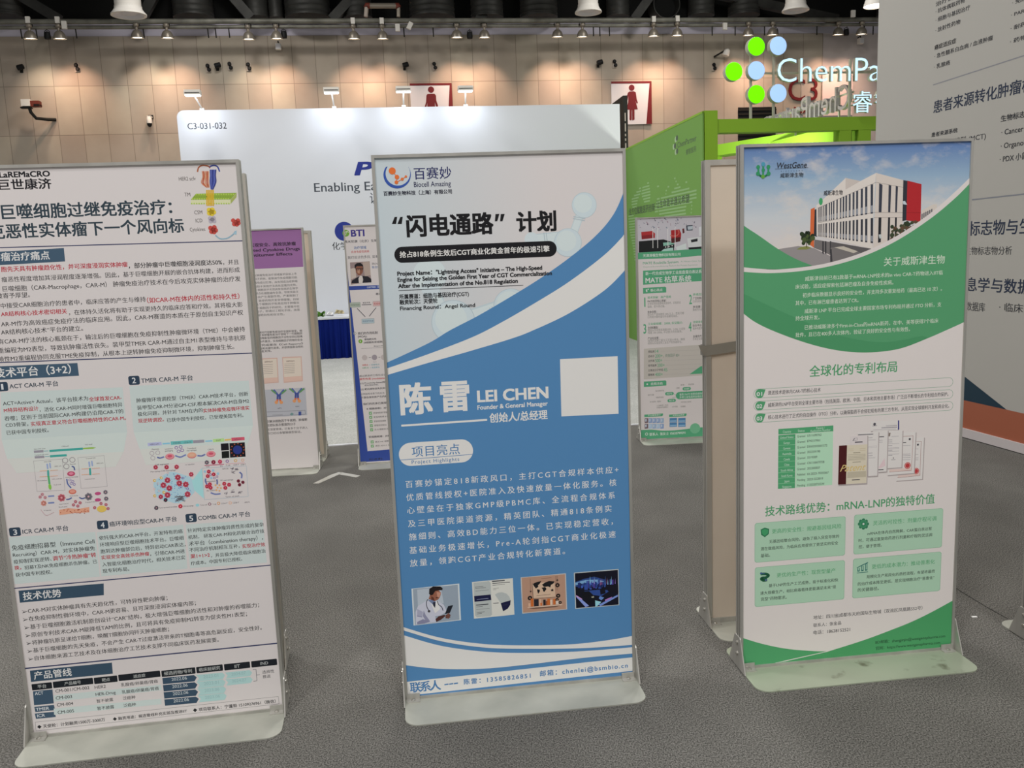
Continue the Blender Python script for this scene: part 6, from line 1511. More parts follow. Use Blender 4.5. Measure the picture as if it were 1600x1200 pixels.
('P',25,'#a59c9c',[6308,7941,6646,7949,6629,6437,5633,6438]),
('P',26,'#d4cdcb',[6283,7965,6612,7974,6594,6471,5613,6477]),
('L',27,'#8c4a48',11,[6288,7829,6511,7830,6507,6604,5680,6582]),
('P',28,'#d8bcb6',[5689,6696,6491,6708,6499,6616,5691,6599]),
('C',29,'#b03a3e',[6359,6775,112]),
('O',30,'#d8aaa4',6359,6775,89,89,14),
('P',28,'#33333a',[6361,7745,6427,7745,6425,7682,6363,7681]),
('L',28,'#8c8890',11,[6308,7567,6415,7565]),
('L',28,'#8c8890',11,[6315,7361,6422,7359]),
('L',28,'#8c8890',11,[6319,7247,6426,7245]),
('L',28,'#8c8890',11,[6322,7178,6428,7176]),
('P',31,'#a59c9c',[5832,8146,6328,8155,6312,6677,5308,6663]),
('P',32,'#d4cdcb',[5807,8170,6295,8180,6278,6712,5289,6701]),
('L',33,'#8c4a48',11,[5816,8041,6205,8045,6180,6810,5356,6811]),
('P',34,'#d8bcb6',[5365,6901,6173,6903,6180,6817,5367,6814]),
('C',35,'#b03a3e',[6033,6997,117]),
('O',36,'#d8b0aa',6033,6997,93,93,14),
('P',34,'#33333a',[6048,7965,6119,7965,6116,7897,6051,7897]),
('L',34,'#8c8890',11,[5834,7712,6115,7707]),
('L',34,'#8c8890',11,[5843,7416,6125,7410]),
('L',34,'#8c8890',11,[5845,7359,6127,7353]),
('L',34,'#8c8890',11,[5847,7290,6129,7285]),
('L',34,'#8c8890',11,[5849,7215,6132,7209]),
('L',34,'#3c3c44',23,[5842,7824,5947,7823]),
('P',25,'#a59c9c',[4666,8625,5663,8598,5674,8256,4658,8271]),
('P',26,'#d4cdcb',[4642,8649,5630,8623,5640,8289,4639,8308]),
('P',27,'#2c2c74',[5630,8623,5677,8620,5687,8298,5640,8289]),
('C',27,'#4c4c54',[4784,8541,50]),
('L',28,'#6c6870',13,[4704,8484,4871,8491]),
('L',27,'#8c8890',18,[5204,8457,5600,8451]),
('L',27,'#8c8890',27,[5043,8399,5602,8391]),
('L',27,'#8c8890',9,[4742,8342,5569,8329]),
('P',35,'#a59c9c',[5303,8261,5843,8243,5844,6916,5290,6911]),
('P',36,'#d4cdcb',[5279,8285,5809,8267,5810,6951,5270,6949]),
('P',37,'#7c7068',[5293,8203,5374,8205,5354,8082,5296,8075]),
('L',37,'#8c8890',11,[5413,8067,5670,8063]),
('L',37,'#8c8890',9,[5299,7815,5697,7808]),
('L',37,'#8c8890',9,[5303,7667,5701,7660]),
('L',37,'#8c8890',9,[5304,7633,5702,7626]),
('L',37,'#8c8890',9,[5307,7543,5705,7535]),
('L',37,'#8c8890',9,[5310,7447,5708,7440]),
('L',37,'#8c8890',16,[5295,7951,5440,7948]),
('L',37,'#8c8890',16,[5297,7878,5442,7876]),
('L',37,'#8c8890',16,[5301,7747,5446,7744]),
('L',37,'#8c8890',16,[5305,7588,5451,7585]),
('L',37,'#8c8890',16,[5311,7406,5456,7403]),
('L',37,'#6c6870',14,[5425,7244,5578,7242]),
('C',37,'#6c6870',[5501,7302,23]),
('P',38,'#a59c9c',[4756,8278,5305,8270,5295,6806,4976,6801]),
('P',39,'#d4cdcb',[4732,8302,5271,8295,5261,6840,4956,6839]),
('L',40,'#46464e',27,[4947,8086,5133,8083]),
('L',40,'#8c8890',11,[4961,7961,5090,7959]),
('L',40,'#8c8890',11,[4963,7893,5092,7891]),
('P',40,'#d4bcc0',[4975,7020,5177,7324,5220,7048,4977,6951]),
('L',40,'#35353c',32,[4966,6918,5142,6914]),
('P',41,'#a59c9c',[4200,8251,4963,8243,4958,6681,4582,6680]),
('P',42,'#d4cdcb',[4177,8275,4930,8267,4925,6715,4562,6718]),
('L',43,'#55555c',27,[4197,8207,4734,8198]),
('L',43,'#8c8890',11,[4531,7996,4833,7991]),
('L',43,'#8c8890',16,[4540,8079,4714,8076]),
('L',43,'#8c8890',16,[4553,7536,4728,7533]),
('L',43,'#8c8890',16,[4556,7446,4730,7442]),
('L',43,'#8c8890',11,[4569,7366,4826,7361]),
('L',43,'#a8a2a8',7,[4583,7772,4873,7775,4875,7725,4584,7722,4583,7772]),
('P',44,'#a59c9c',[3944,8156,4559,8156,4595,6695,3974,6734]),
('P',45,'#cdc6c6',[3920,8180,4526,8181,4562,6729,3955,6772]),
('L',46,'#4c4c54',23,[4009,8012,4065,8094]),
('L',47,'#8c8890',11,[4042,8095,4162,8103,4164,8025,4044,8014]),
('L',46,'#46464e',36,[4087,7953,4351,7949]),
('P',46,'#a59c9c',[3535,7846,4567,7829,4566,6441,3519,6459]),
('P',47,'#cbc3b0',[3511,7870,4534,7854,4533,6476,3500,6497]),
('P',48,'#45161a',[3511,7870,3797,7869,3786,6488,3500,6497]),
('L',48,'#86806f',11,[3846,7523,4473,7511]),
('L',48,'#86806f',11,[3847,7473,4474,7461]),
('L',48,'#86806f',11,[3848,7424,4475,7412]),
('L',48,'#86806f',11,[3849,7374,4476,7362]),
('L',48,'#86806f',11,[3850,7333,4477,7321]),
('L',48,'#66604f',20,[4030,7583,4285,7578]),
('L',48,'#66604f',16,[4014,7254,4304,7248]),
('P',48,'#b3ab98',[3824,6918,4510,6915,4511,6699,3824,6702]),
('L',48,'#46424a',27,[4004,6623,4284,6617]),
('L',48,'#b0a080',9,[3846,7731,4038,7727]),
('L',48,'#b0a080',9,[3848,7667,4040,7664]),
('L',48,'#b0a080',9,[4259,7721,4468,7717]),
('L',48,'#b0a080',9,[4260,7658,4469,7654]),
('T',49,'Patent',3554,4507,7074,340,'#c8b074',0,0,0.45),
('T',25,'技术路线优势：mRNA-LNP的独特价值',884,7087,5725,387,'#4d9468',1,0,0),
('R',25,'#7fae90',517,3912,3806,5336,85,0),
('R',26,'#a2c4ac',532,3927,3792,5322,84,0),
('T',27,'更高的安全性：规避基因组风险',1135,3653,4993,0,'#4f9a6c',0,0,0),
('R',25,'#7fae90',4118,3915,7422,5358,87,0),
('R',26,'#a2c4ac',4132,3930,7407,5343,85,0),
('T',27,'灵活的可控性：剂量疗程可调',4816,7179,5004,0,'#4f9a6c',0,0,0),
('R',25,'#7fae90',528,2291,3810,3738,87,0),
('R',26,'#a2c4ac',543,2306,3795,3724,85,0),
('T',27,'更优的生产性：现货型量产',1320,3466,3388,0,'#4f9a6c',0,0,0),
('R',25,'#7fae90',4112,2291,7418,3758,88,0),
('R',26,'#a2c4ac',4127,2306,7402,3743,86,0),
('T',27,'更低的成本潜力：推动普惠化',4815,7179,3408,0,'#4f9a6c',0,0,0),
('T',27,'无基因组整合风险，避免了插入突变导致的',1034,3578,4633,0,'#2c3832',0,0,0),
('T',27,'潜在致癌风险，为临床应用提供了更坚实的安全',731,3547,4392,0,'#2c3832',0,0,0),
('T',27,'基础。',732,1072,4147,0,'#2c3832',0,0,0),
('T',27,'mRNA在体内自然降解，CAR蛋白表达暂',4618,7019,4641,0,'#2c3832',0,0,0),
('T',27,'时，可通过重复给药进行剂量和疗程的灵活调',4299,7039,4413,0,'#2c3832',0,0,0),
('T',27,'控，便于管理。',4305,5164,4179,0,'#2c3832',0,0,0),
('T',27,'基于LNP的生产工艺成熟，易于标准化和快',1032,3573,3032,0,'#2c3832',0,0,0),
('T',27,'速大规模生产，相比病毒载体更能满足未来“现',726,3495,2781,0,'#2c3832',0,0,0),
('T',27,'货型”药物需求。',739,1688,2556,0,'#2c3832',0,0,0),
('T',27,'规模化生产和简化的质控流程，有望将最终',4628,7198,3050,0,'#2c3832',0,0,0),
('T',27,'的治疗成本降至更低，是实现细胞治疗“普惠化”',4306,7189,2811,0,'#2c3832',0,0,0),
('T',27,'的关键路径。',4311,5094,2585,0,'#2c3832',0,0,0),
('P',27,'#2a6c4c',[727,5093,876,5151,1031,5093,1021,4910,878,4806,745,4903]),
('P',28,'#3f9462',[762,5068,876,5110,997,5072,986,4930,878,4852,780,4929]),
('C',34,'#2f7454',[4610,4994,59,4569,4894,59,4466,4860,59,4361,4910,59,4315,5017,59,4356,5116,59,4459,5150,59,4564,5100,59]),
('C',35,'#3f8a62',[4463,5005,147]),
('O',36,'#2f7454',4463,5005,88,88,23),
('C',37,'#cfe0d4',[4463,5005,35]),
('L',27,'#2f7454',99,[752,3486,777,3484,813,3483,853,3481,893,3477,925,3471,952,3461,977,3448,998,3433,1013,3419,1018,3405,1012,3391,997,3377,974,3363,950,3351,926,3343,901,3338,873,3337,845,3338,819,3338,799,3336,784,3331,773,3324,766,3316,763,3307,764,3298,772,3288,785,3275,801,3263,820,3252,840,3245,862,3242,889,3242,916,3243,939,3246,956,3247]),
('L',28,'#3c5a84',29,[740,3516,879,3487]),
('C',29,'#3c5a84',[752,3509,41,927,3249,41]),
('C',29,'#cfe0d4',[927,3249,17]),
('P',27,'#2f6e68',[4275,3394,4364,3399,4367,3275,4278,3270]),
('P',28,'#a2c4ac',[4305,3401,4335,3405,4337,3313,4307,3315]),
('P',27,'#2f6e68',[4416,3471,4505,3476,4510,3280,4421,3276]),
('P',28,'#a2c4ac',[4446,3464,4475,3467,4479,3318,4449,3321]),
('P',27,'#2f6e68',[4557,3548,4645,3552,4652,3286,4563,3282]),
('P',28,'#a2c4ac',[4587,3526,4616,3530,4621,3324,4592,3327]),
('L',27,'#2f6e68',24,[4267,3224,4671,3231]),
('L',29,'#2f6e68',30,[4263,3413,4410,3483,4663,3580]),
('T',25,'地址：四川省成都市天府国际生物城（双流区凤凰路552号）',2679,6773,1706,0,'#2c2d33',0,0,0),
('T',25,'联系人：张金晶',2683,3717,1415,0,'#2c2d33',0,0,0),
('T',25,'电话：18628152521',2687,4057,1141,0,'#2c2d33',0,0,0),
('P',26,'#4a9664',[90,1356,90,1344,90,1330,90,1312,90,1292,90,1270,90,1245,90,1219,90,1191,154,1160,236,1126,325,1088,419,1049,517,1009,618,969,720,931,822,894,926,859,1032,824,1140,789,1251,755,1364,721,1477,689,1591,659,1706,630,1824,603,1948,578,2075,553,2202,530,2326,509,2445,489,2556,471,2656,455,2746,441,2832,430,2911,420,2984,412,3049,406,3106,400,3154,395,3193,391,1828,215,1719,200,1570,179,1393,154,1198,126,997,99,802,90,624,90,474,90,346,90,225,90,112,90,90,90]),
('P',27,'#46935f',[7910,2066,7910,2049,7910,2028,7910,2003,7910,1974,7910,1943,7910,1910,7910,1875,7836,1839,7757,1802,7669,1760,7576,1716,7478,1671,7378,1625,7278,1579,7180,1536,7086,1495,6995,1456,6905,1418,6816,1381,6727,1345,6638,1310,6549,1276,6458,1242,6365,1209,6272,1176,6180,1146,6087,1116,5993,1087,5897,1058,5797,1028,5693,998,5584,965,5470,932,5354,897,5235,862,5112,826,4984,790,4851,753,4711,716,4565,679,4401,639,4215,595,4016,550,3815,505,3622,462,3447,424,3301,391,3193,367,1710,166,1621,157,1497,148,1350,138,1189,125,1025,108,868,90,730,90,621,90,483,90,282,90,90,90,241,90,890,90,1835,90,2984,90,4245,90,5521,90,6714,90,7718,90,7910,90]),
('T',28,'BD邮箱：zhangjinjin@westgenepharma.com',5021,7685,557,0,'#1c3a2a',0,0,0),
('T',28,'官网：https://www.westgenepharma.com',5039,7497,326,0,'#1c3a2a',0,0,0)]
ART_BACTERIA=[
('P',0,'#b4b2ba',[90,16813,7910,16813,7910,14128,90,14334]),
('L',1,'#6c7c8c',23,[1812,15999,1798,15935]),
('L',1,'#d4d2d8',37,[3832,16492,3844,16481]),
('L',1,'#4c4a5c',46,[6175,16755,6198,16706]),
('L',1,'#4c4a5c',56,[6758,16170,6711,16052]),
('L',1,'#6c7c8c',24,[2899,16264,2975,16197]),
('L',1,'#8a6c7c',54,[1679,16141,1713,16104]),
('L',1,'#d4d2d8',31,[7011,16302,7023,16120]),
('L',1,'#6c7c8c',32,[1155,16185,1159,16138]),
('L',1,'#35344a',40,[3746,16290,3771,16280]),
('L',1,'#8c8a98',33,[6701,16370,6826,16306]),
('L',1,'#35344a',50,[1774,16813,1838,16813]),
('L',1,'#4c4a5c',28,[3041,16713,3133,16652]),
('L',1,'#8c8a98',41,[281,16193,358,16173]),
('L',1,'#4c4a5c',31,[4248,16483,4233,16478]),
('L',1,'#8a6c7c',38,[954,16409,933,16332]),
('L',2,'#6c7c8c',41,[1546,16047,1602,16001]),
('L',1,'#8c8a98',23,[7149,16813,7224,16621]),
('L',1,'#8c8a98',27,[6451,16097,6607,15992]),
('L',1,'#d4d2d8',49,[787,16333,799,16316]),
('L',1,'#8a6c7c',47,[5381,16253,5468,16154]),
('L',1,'#8c8a98',23,[3021,16536,3002,16516]),
('L',1,'#6c7c8c',34,[222,16343,254,16319]),
('L',1,'#6c7c8c',41,[7169,16139,7202,16086]),
('L',2,'#35344a',42,[2950,16392,3008,16320]),
('L',1,'#35344a',24,[6877,15935,6889,15860]),
('L',1,'#35344a',43,[6002,16163,6083,16066]),
('L',1,'#35344a',34,[2311,16101,2337,16014]),
('L',1,'#6c7c8c',39,[1665,16515,1718,16466]),
('L',1,'#8c8a98',38,[5056,16313,5101,16149]),
('L',1,'#35344a',55,[2126,16809,2226,16677]),
('L',1,'#8a6c7c',31,[6132,15937,6211,15864]),
('L',1,'#8a6c7c',47,[1949,16650,1943,16565]),
('L',1,'#4c4a5c',49,[4481,16096,4492,16010]),
('L',1,'#8c8a98',22,[5808,15934,5780,15870]),
('L',2,'#35344a',53,[876,16465,833,16349]),
('L',1,'#4c4a5c',50,[6424,16240,6397,16224]),
('L',1,'#8c8a98',47,[5985,15931,6006,15908]),
('L',1,'#8a6c7c',52,[2322,16545,2398,16468]),
('L',1,'#8c8a98',36,[3317,16719,3436,16690]),
('L',1,'#6c7c8c',28,[1791,16608,1850,16601]),
('L',1,'#6c7c8c',32,[5856,16678,5909,16611]),
('L',1,'#8c8a98',54,[3633,16347,3589,16267]),
('L',2,'#4c4a5c',45,[3125,16709,3155,16566]),
('L',2,'#6c7c8c',52,[2250,16130,2341,16026]),
('L',1,'#8a6c7c',28,[7282,16381,7277,16258]),
('L',2,'#6c7c8c',55,[6191,16071,6218,15966]),
('L',2,'#8c8a98',50,[2270,16673,2328,16650]),
('L',3,'#35344a',33,[3027,16813,3080,16749]),
('L',2,'#8c8a98',37,[1215,16254,1261,16199]),
('L',3,'#4c4a5c',34,[6255,16322,6291,16148]),
('L',1,'#4c4a5c',54,[5344,16508,5437,16381]),
('L',1,'#35344a',54,[1412,16664,1471,16606]),
('L',2,'#6c7c8c',44,[5538,16231,5613,16216]),
('L',1,'#d4d2d8',41,[7107,16364,7108,16264]),
('L',1,'#8a6c7c',45,[5850,16125,5883,16062]),
('L',3,'#4c4a5c',38,[3087,16411,3156,16344]),
('L',1,'#8a6c7c',44,[4350,16182,4357,16108]),
('L',2,'#8c8a98',39,[1649,16400,1599,16305]),
('L',1,'#d4d2d8',30,[4980,16564,5030,16545]),
('L',1,'#8c8a98',32,[1027,16813,970,16813]),
('L',1,'#35344a',21,[315,16771,375,16730]),
('L',4,'#4c4a5c',52,[6349,16458,6445,16328]),
('L',3,'#d4d2d8',53,[1639,16043,1666,16011]),
('L',3,'#6c7c8c',46,[1235,16235,1398,16118]),
('L',1,'#4c4a5c',31,[549,16513,640,16449]),
('L',2,'#35344a',30,[1354,16813,1403,16690]),
('L',3,'#6c7c8c',28,[3111,16674,3071,16522]),
('L',1,'#8c8a98',46,[7336,15972,7340,15801]),
('L',3,'#8a6c7c',45,[783,16569,880,16428]),
('L',2,'#d4d2d8',24,[7190,16265,7231,16202]),
('L',2,'#d4d2d8',46,[7011,16323,7088,16270]),
('L',2,'#d4d2d8',32,[5140,16333,5170,16260]),
('L',2,'#35344a',35,[5375,16482,5402,16474]),
('L',1,'#d4d2d8',35,[2962,16085,2904,16022]),
('L',2,'#4c4a5c',48,[5345,16060,5507,15904]),
('L',2,'#8a6c7c',25,[3790,16518,3770,16511]),
('L',2,'#8c8a98',43,[3392,16787,3378,16768]),
('L',4,'#8c8a98',55,[2957,16580,3026,16535]),
('L',1,'#d4d2d8',42,[6981,16016,6977,15963]),
('L',2,'#8a6c7c',44,[7266,16113,7309,16077]),
('L',5,'#8a6c7c',54,[6507,16224,6563,16041]),
('L',2,'#d4d2d8',43,[6791,16160,6817,16127]),
('L',4,'#35344a',33,[1329,16158,1268,16064]),
('L',2,'#6c7c8c',55,[7082,16765,7101,16734]),
('L',3,'#4c4a5c',43,[6990,16395,6989,16383]),
('L',2,'#d4d2d8',32,[922,16769,916,16752]),
('L',2,'#35344a',25,[1986,16528,2021,16434]),
('L',1,'#35344a',53,[4387,16449,4360,16336]),
('L',4,'#8c8a98',22,[3241,16453,3205,16365]),
('L',1,'#8a6c7c',25,[2582,16395,2596,16206]),
('P',1,'#16191c',[186,15173,2042,15241,2833,14963,2826,14363,172,14345]),
('P',2,'#7fb0a0',[2003,14996,2761,15036,2850,14856,2035,14748]),
('P',3,'#1d2124',[2035,14748,2850,14856,2847,14609,2069,14534]),
('P',4,'#9cc0b8',[2069,14534,2756,14613,2772,14365,1813,14350]),
('C',4,'#d0d0d0',[2197,14671,43,2450,14710,43,2686,14747,43]),
('P',1,'#a02c30',[378,15850,1223,15887,1418,15687,1395,15371,404,15305]),
('P',2,'#7c1f26',[391,15586,1327,15620,1323,15374,405,15322]),
('P',2,'#9a2228',[2609,15886,3240,15932,3381,15611,3341,15190,2617,15077]),
('P',3,'#4c1c20',[2620,15288,3307,15367,3303,15050,2634,14936]),
('L',3,'#c86c60',63,[3132,15901,3146,15867,3168,15818,3191,15761,3205,15703,3201,15653,3179,15605,3145,15556,3099,15511,3045,15474,2983,15450,2903,15445,2804,15455,2702,15473,2612,15491,2550,15502]),
('P',1,'#c2cccc',[2974,14640,3736,14892,3768,14467,3043,14354]),
('P',1,'#c4c8ca',[3812,15242,4644,15315,6530,15347,6528,14570,3915,14602]),
('P',2,'#24272c',[4100,15125,4607,15211,4606,14999,4135,14929]),
('P',2,'#1c1f24',[3914,14567,6165,14655,6164,14372,3949,14371]),
('L',5,'#d0d4d4',42,[1244,16114,1236,14638]),
('L',4,'#d0d4d4',42,[1603,16100,1597,14624]),
('L',5,'#d0d4d4',42,[2377,16071,2373,14593]),
('L',4,'#d0d4d4',42,[2917,16050,2915,14571]),
('P',1,'#5a2a2e',[3457,15959,3602,15989,3635,15671,3490,15606]),
('P',1,'#3c4450',[3748,16194,4253,16209,4250,15823,3780,15806]),
('P',2,'#a9b4bc',[3855,16119,4253,16139,4233,15894,3889,15872]),
('P',2,'#c8ccd2',[4722,16028,5011,16122,5025,15441,4735,15382]),
('P',3,'#a8aeb8',[5120,16180,5410,16228,5424,15426,5134,15366]),
('P',3,'#a8aeb8',[5518,16172,5808,16145,5823,15410,5532,15351]),
('P',4,'#5c4c58',[5915,15939,6206,16163,6222,15395,5931,15335]),
('P',6,'#a8aeb8',[6314,16059,6604,16106,6621,15379,6330,15320]),
('P',3,'#c8ccd2',[6713,15921,7003,16146,7021,15364,6730,15304]),
('P',3,'#a8aeb8',[7112,16064,7402,16192,7420,15348,7129,15289]),
('P',1,'#7c8494',[7511,15901,7802,16133,7821,15333,7529,15273]),
('P',5,'#4f9a74',[90,14334,4602,14434,7910,14483,7910,13879,4599,13931,3255,13850,90,13847]),
('T',6,'天津泽福生物科技有限公司',474,3312,14100,0,'#c8d8cc',1,0,0),
('T',0,'MATE B.subtilis System:',465,3180,13552,269,'#5c9a7c',1,0,0),
('T',0,'A Next-Gen Synthetic Biology',3306,6343,13556,163,'#8ca898',0,0,0),
('T',0,'Chassis & Biomanufacturing Platform for Protein Expression',478,4594,13276,156,'#8ca898',0,0,0),
('P',0,'#4f9a74',[467,12993,6038,13049,6034,12072,450,11949]),
('T',1,'新一代合成生物学工业底盘蛋白表达系统',644,5161,12763,284,'#c8d8cc',1,0,0),
('T',1,'MATE 枯草系统',637,4113,12273,523,'#d0dcd2',1,0,0),
('P',0,'#4f9a74',[446,11711,2117,11736,2201,11661,2197,11303,439,11282]),
('C',2,'#d0dcd2',[709,11533,60,831,11599,48,720,11437,48]),
('T',1,'核心亮点',999,1920,11513,0,'#d0dcd2',1,0,0),
('T',0,'1',513,611,10673,1005,'#4f9a74',1,0,0),
('T',0,'2',3930,4149,10726,1008,'#4f9a74',1,0,0),
('T',0,'3',419,639,8665,1015,'#4f9a74',1,0,0),
('T',0,'4',3876,4096,8679,1017,'#4f9a74',1,0,0),
('T',0,'技术突破：高产低耗',773,2557,10973,203,'#4f9a74',1,0,0),
('T',0,'MATE枯草核心突破：',768,2201,10699,203,'#4a4c4c',1,0,0),
('T',1,'全球首创底盘菌株改造技术，实现双全',765,3294,10507,204,'#8a8a88',0,0,0),
('T',0,'编辑，提升表达量。',762,2099,10287,204,'#8a8a88',0,0,0),
('T',0,'竞争优势：',755,1461,9887,204,'#4a4c4c',1,0,0),
('T',1,'蛋白生产成本降低 30% 以上，性能可媲',752,3530,9697,204,'#8a8a88',0,0,0),
('T',2,'行传统大肠杆菌与毕赤酵母体系。',749,3065,9503,205,'#8a8a88',0,0,0),
('T',0,'工业级规模：2000L 实证能力',766,3389,8988,205,'#4f9a74',1,0,0),
('T',0,'全流程覆盖：',761,1566,8703,205,'#4a4c4c',1,0,0),
('T',1,'覆盖从实验室高通量分析，2-20L 小试到',758,3593,8512,206,'#8a8a88',0,0,0),
('T',2,'吨级 200-2000L 中试放大的全链条。',755,3395,8323,206,'#8a8a88',0,0,0),
('T',0,'产业化支撑：',748,1604,7902,206,'#4a4c4c',1,0,0),
('T',1,'成熟的发酵工程与工艺放大体系，确保',745,3585,7718,206,'#8a8a88',0,0,0),
('T',2,'成果从实验室到工业生产的快速转化。',742,3363,7528,207,'#8a8a88',0,0,0),
('T',0,'多维应用',4225,5054,11055,204,'#4f9a74',1,0,0),
('T',0,'广泛的表达：',4223,5052,10767,204,'#4a4c4c',1,0,0),
('T',0,'已成功表达多种蛋白',4221,5418,10543,204,'#8a8a88',0,0,0),
('T',0,'多场景：',4218,4865,10122,205,'#4a4c4c',1,0,0),
('T',0,'酶制剂与疫苗开发',4216,5414,9911,205,'#8a8a88',0,0,0),
('T',0,'全链条服务',4209,5189,8980,206,'#4f9a74',1,0,0),
('T',0,'自主平台：',4207,4942,8719,206,'#4a4c4c',1,0,0),
('T',0,'菌种构建到纯化工艺',4205,5530,8494,206,'#8a8a88',0,0,0),
('T',0,'全球合作：',4200,4937,7893,207,'#4a4c4c',1,0,0),
('T',1,'多家企业联合开发',4199,5403,7694,207,'#8a8a88',0,0,0),
('P',0,'#b4b0aa',[431,7134,6017,7266,6009,4908,392,4786]),
('T',1,'质粒库',757,1242,6889,195,'#4a4c4c',1,0,0),
('T',1,'14',1291,1541,6906,366,'#4f9a74',0,0,0),
('L',1,'#a09c98',15,[1663,6882,6016,6826]),
('T',1,'启动子',751,1236,6535,195,'#4a4c4c',1,0,0),
('T',2,'200+',1286,1855,6545,366,'#4f9a74',0,0,0),
('L',1,'#a09c98',15,[3278,6452,6014,6471]),
('T',1,'，终身因子 80+',1903,3156,6524,293,'#5c7c6c',0,0,0),
('T',1,'元件库',746,1231,6181,196,'#4a4c4c',1,0,0),
('T',3,'500+',1280,1825,6191,367,'#4f9a74',0,0,0),
('L',1,'#a09c98',15,[1948,6160,6013,6115]),
('T',1,'信号肽库',740,1388,5822,196,'#4a4c4c',1,0,0),
('T',4,'200+',1437,2005,5827,368,'#4f9a74',0,0,0),
('L',1,'#a09c98',15,[2127,5796,6012,5759]),
('T',1,'过表达分子伴侣',734,1869,5455,196,'#4a4c4c',1,0,0),
('T',1,'45',1919,2209,5455,368,'#4f9a74',0,0,0),
('L',1,'#a09c98',15,[2332,5430,6011,5402]),
('T',1,'菌株库',729,1216,5114,197,'#4a4c4c',1,0,0),
('T',1,'400+',1265,1848,5123,369,'#4f9a74',0,0,0),
('L',1,'#a09c98',15,[1971,5091,6009,5044]),
('P',2,'#4f9a74',[3906,5010,4775,5584,5517,5672,6009,5032]),
('P',0,'#4f9a74',[389,4613,2051,4631,2124,4553,2120,4233,382,4194]),
('C',1,'#d0dcd2',[644,4404,62]),
('T',1,'应用方向',914,1826,4411,0,'#d0dcd2',1,0,0),
('R',0,'#4f9a74',2839,3115,6004,3686,286,0),
('T',1,'聚焦 MATE 枯草系统特性',3125,5010,3480,198,'#c8d8cc',0,0,0),
('T',1,'多种工业化高附加值应用',3123,5008,3269,199,'#c8d8cc',0,0,0),
('R',0,'#4f9a74',2013,3466,2681,3714,124,0),
('T',1,'食品产业',2136,2557,3590,149,'#c8d8cc',0,0,0),
('R',0,'#4f9a74',3364,3785,4008,4032,124,0),
('T',1,'医药健康',3488,3884,3908,149,'#c8d8cc',0,0,0),
('R',0,'#4f9a74',2192,2924,2836,3173,124,0),
('T',1,'酶工程',2315,2712,3048,149,'#c8d8cc',0,0,0),
('T',0,'蛋白质和多肽',1276,1942,3850,136,'#7c7a78',0,0,0),
('T',0,'益生菌',680,1148,3568,136,'#7c7a78',0,0,0),
('T',0,'功能性食品',1293,1886,3343,136,'#7c7a78',0,0,0),
('T',0,'农业制剂（植保）',819,1684,3024,136,'#7c7a78',0,0,0),
('T',0,'工业酶制剂（洗涤）',1346,2250,2699,137,'#7c7a78',0,0,0),
('T',0,'生物基材料及精细化工',1343,2248,2549,137,'#7c7a78',0,0,0),
('T',0,'小分子药物',2520,2967,2551,137,'#7c7a78',0,0,0),
('T',0,'抗菌肽',3202,3587,2544,137,'#7c7a78',0,0,0),
('T',0,'抗体偶联',2883,3130,3991,136,'#7c7a78',0,0,0),
('T',0,'疫苗',3219,3504,4221,136,'#7c7a78',0,0,0),
('T',0,'多肽药物',3800,4246,4226,136,'#7c7a78',0,0,0),
('T',0,'环境修复及生物材料',3230,4037,2880,137,'#7c7a78',0,0,0),
('L',1,'#7c9c8c',25,[2840,3454,2680,3561]),
('L',2,'#7c9c8c',25,[3672,3661,3648,3811]),
('L',1,'#7c9c8c',25,[2838,3305,2553,3245]),
('P',0,'#4f9a74',[383,2060,1832,2074,1831,1949,1768,1865,380,1861]),
('T',1,'平台菌株展示',654,1658,1984,150,'#c8d8cc',0,0,0),
('P',0,'#4f9a74',[2302,1963,3657,1981,3655,1856,3592,1772,2300,1763]),
('T',1,'发酵验证数据',2574,3482,1888,150,'#c8d8cc',0,0,0),
('P',0,'#6c5c64',[403,1772,676,1771,670,1396,397,1385]),
('P',1,'#b4c0d0',[452,1708,551,1715,548,1515,449,1508]),
('P',0,'#6c5c64',[396,1335,669,1334,663,959,390,948]),
('P',1,'#b4c0d0',[445,1270,544,1278,541,1078,442,1070]),
('P',0,'#7c94bc',[707,1757,979,1755,973,1381,700,1370]),
('P',1,'#b4c0d0',[755,1692,854,1699,851,1500,752,1492]),
('P',0,'#9cb4cc',[700,1320,972,1318,967,943,694,932]),
('P',1,'#b4c0d0',[748,1255,848,1262,845,1062,745,1054]),
('P',0,'#7c94bc',[1010,1741,1282,1740,1277,1365,1004,1354]),
('P',1,'#b4c0d0',[1058,1676,1158,1684,1155,1484,1055,1477]),
('P',0,'#8ca4c0',[1003,1304,1276,1303,1271,927,997,916]),
('P',1,'#b4c0d0',[1052,1239,1151,1246,1148,1046,1049,1039]),
('P',0,'#7c94bc',[1313,1726,1586,1724,1581,1349,1308,1338]),
('P',1,'#b4c0d0',[1362,1661,1461,1668,1458,1468,1359,1461]),
('P',0,'#9cb4cc',[1307,1288,1580,1287,1575,911,1301,900]),
('P',1,'#b4c0d0',[1356,1223,1455,1231,1452,1030,1353,1023]),
('P',0,'#8ca4c0',[1617,1710,1890,1709,1885,1334,1612,1323]),
('P',1,'#b4c0d0',[1666,1645,1765,1653,1762,1453,1663,1445]),
('P',0,'#7c94bc',[1611,1273,1884,1271,1879,895,1606,884]),
('P',1,'#b4c0d0',[1660,1208,1759,1215,1756,1015,1657,1007]),
('P',0,'#4c7ca8',[2336,1686,2908,1682,2904,1344,2332,1348]),
('P',1,'#7ca4c4',[2371,1509,2869,1509,2867,1383,2370,1384]),
('P',0,'#4c7ca8',[2332,1323,2904,1319,2900,980,2328,985]),
('P',1,'#7ca4c4',[2367,1146,2865,1145,2863,1020,2366,1021]),
('P',0,'#4c7ca8',[3007,1652,3579,1647,3576,1309,3003,1314]),
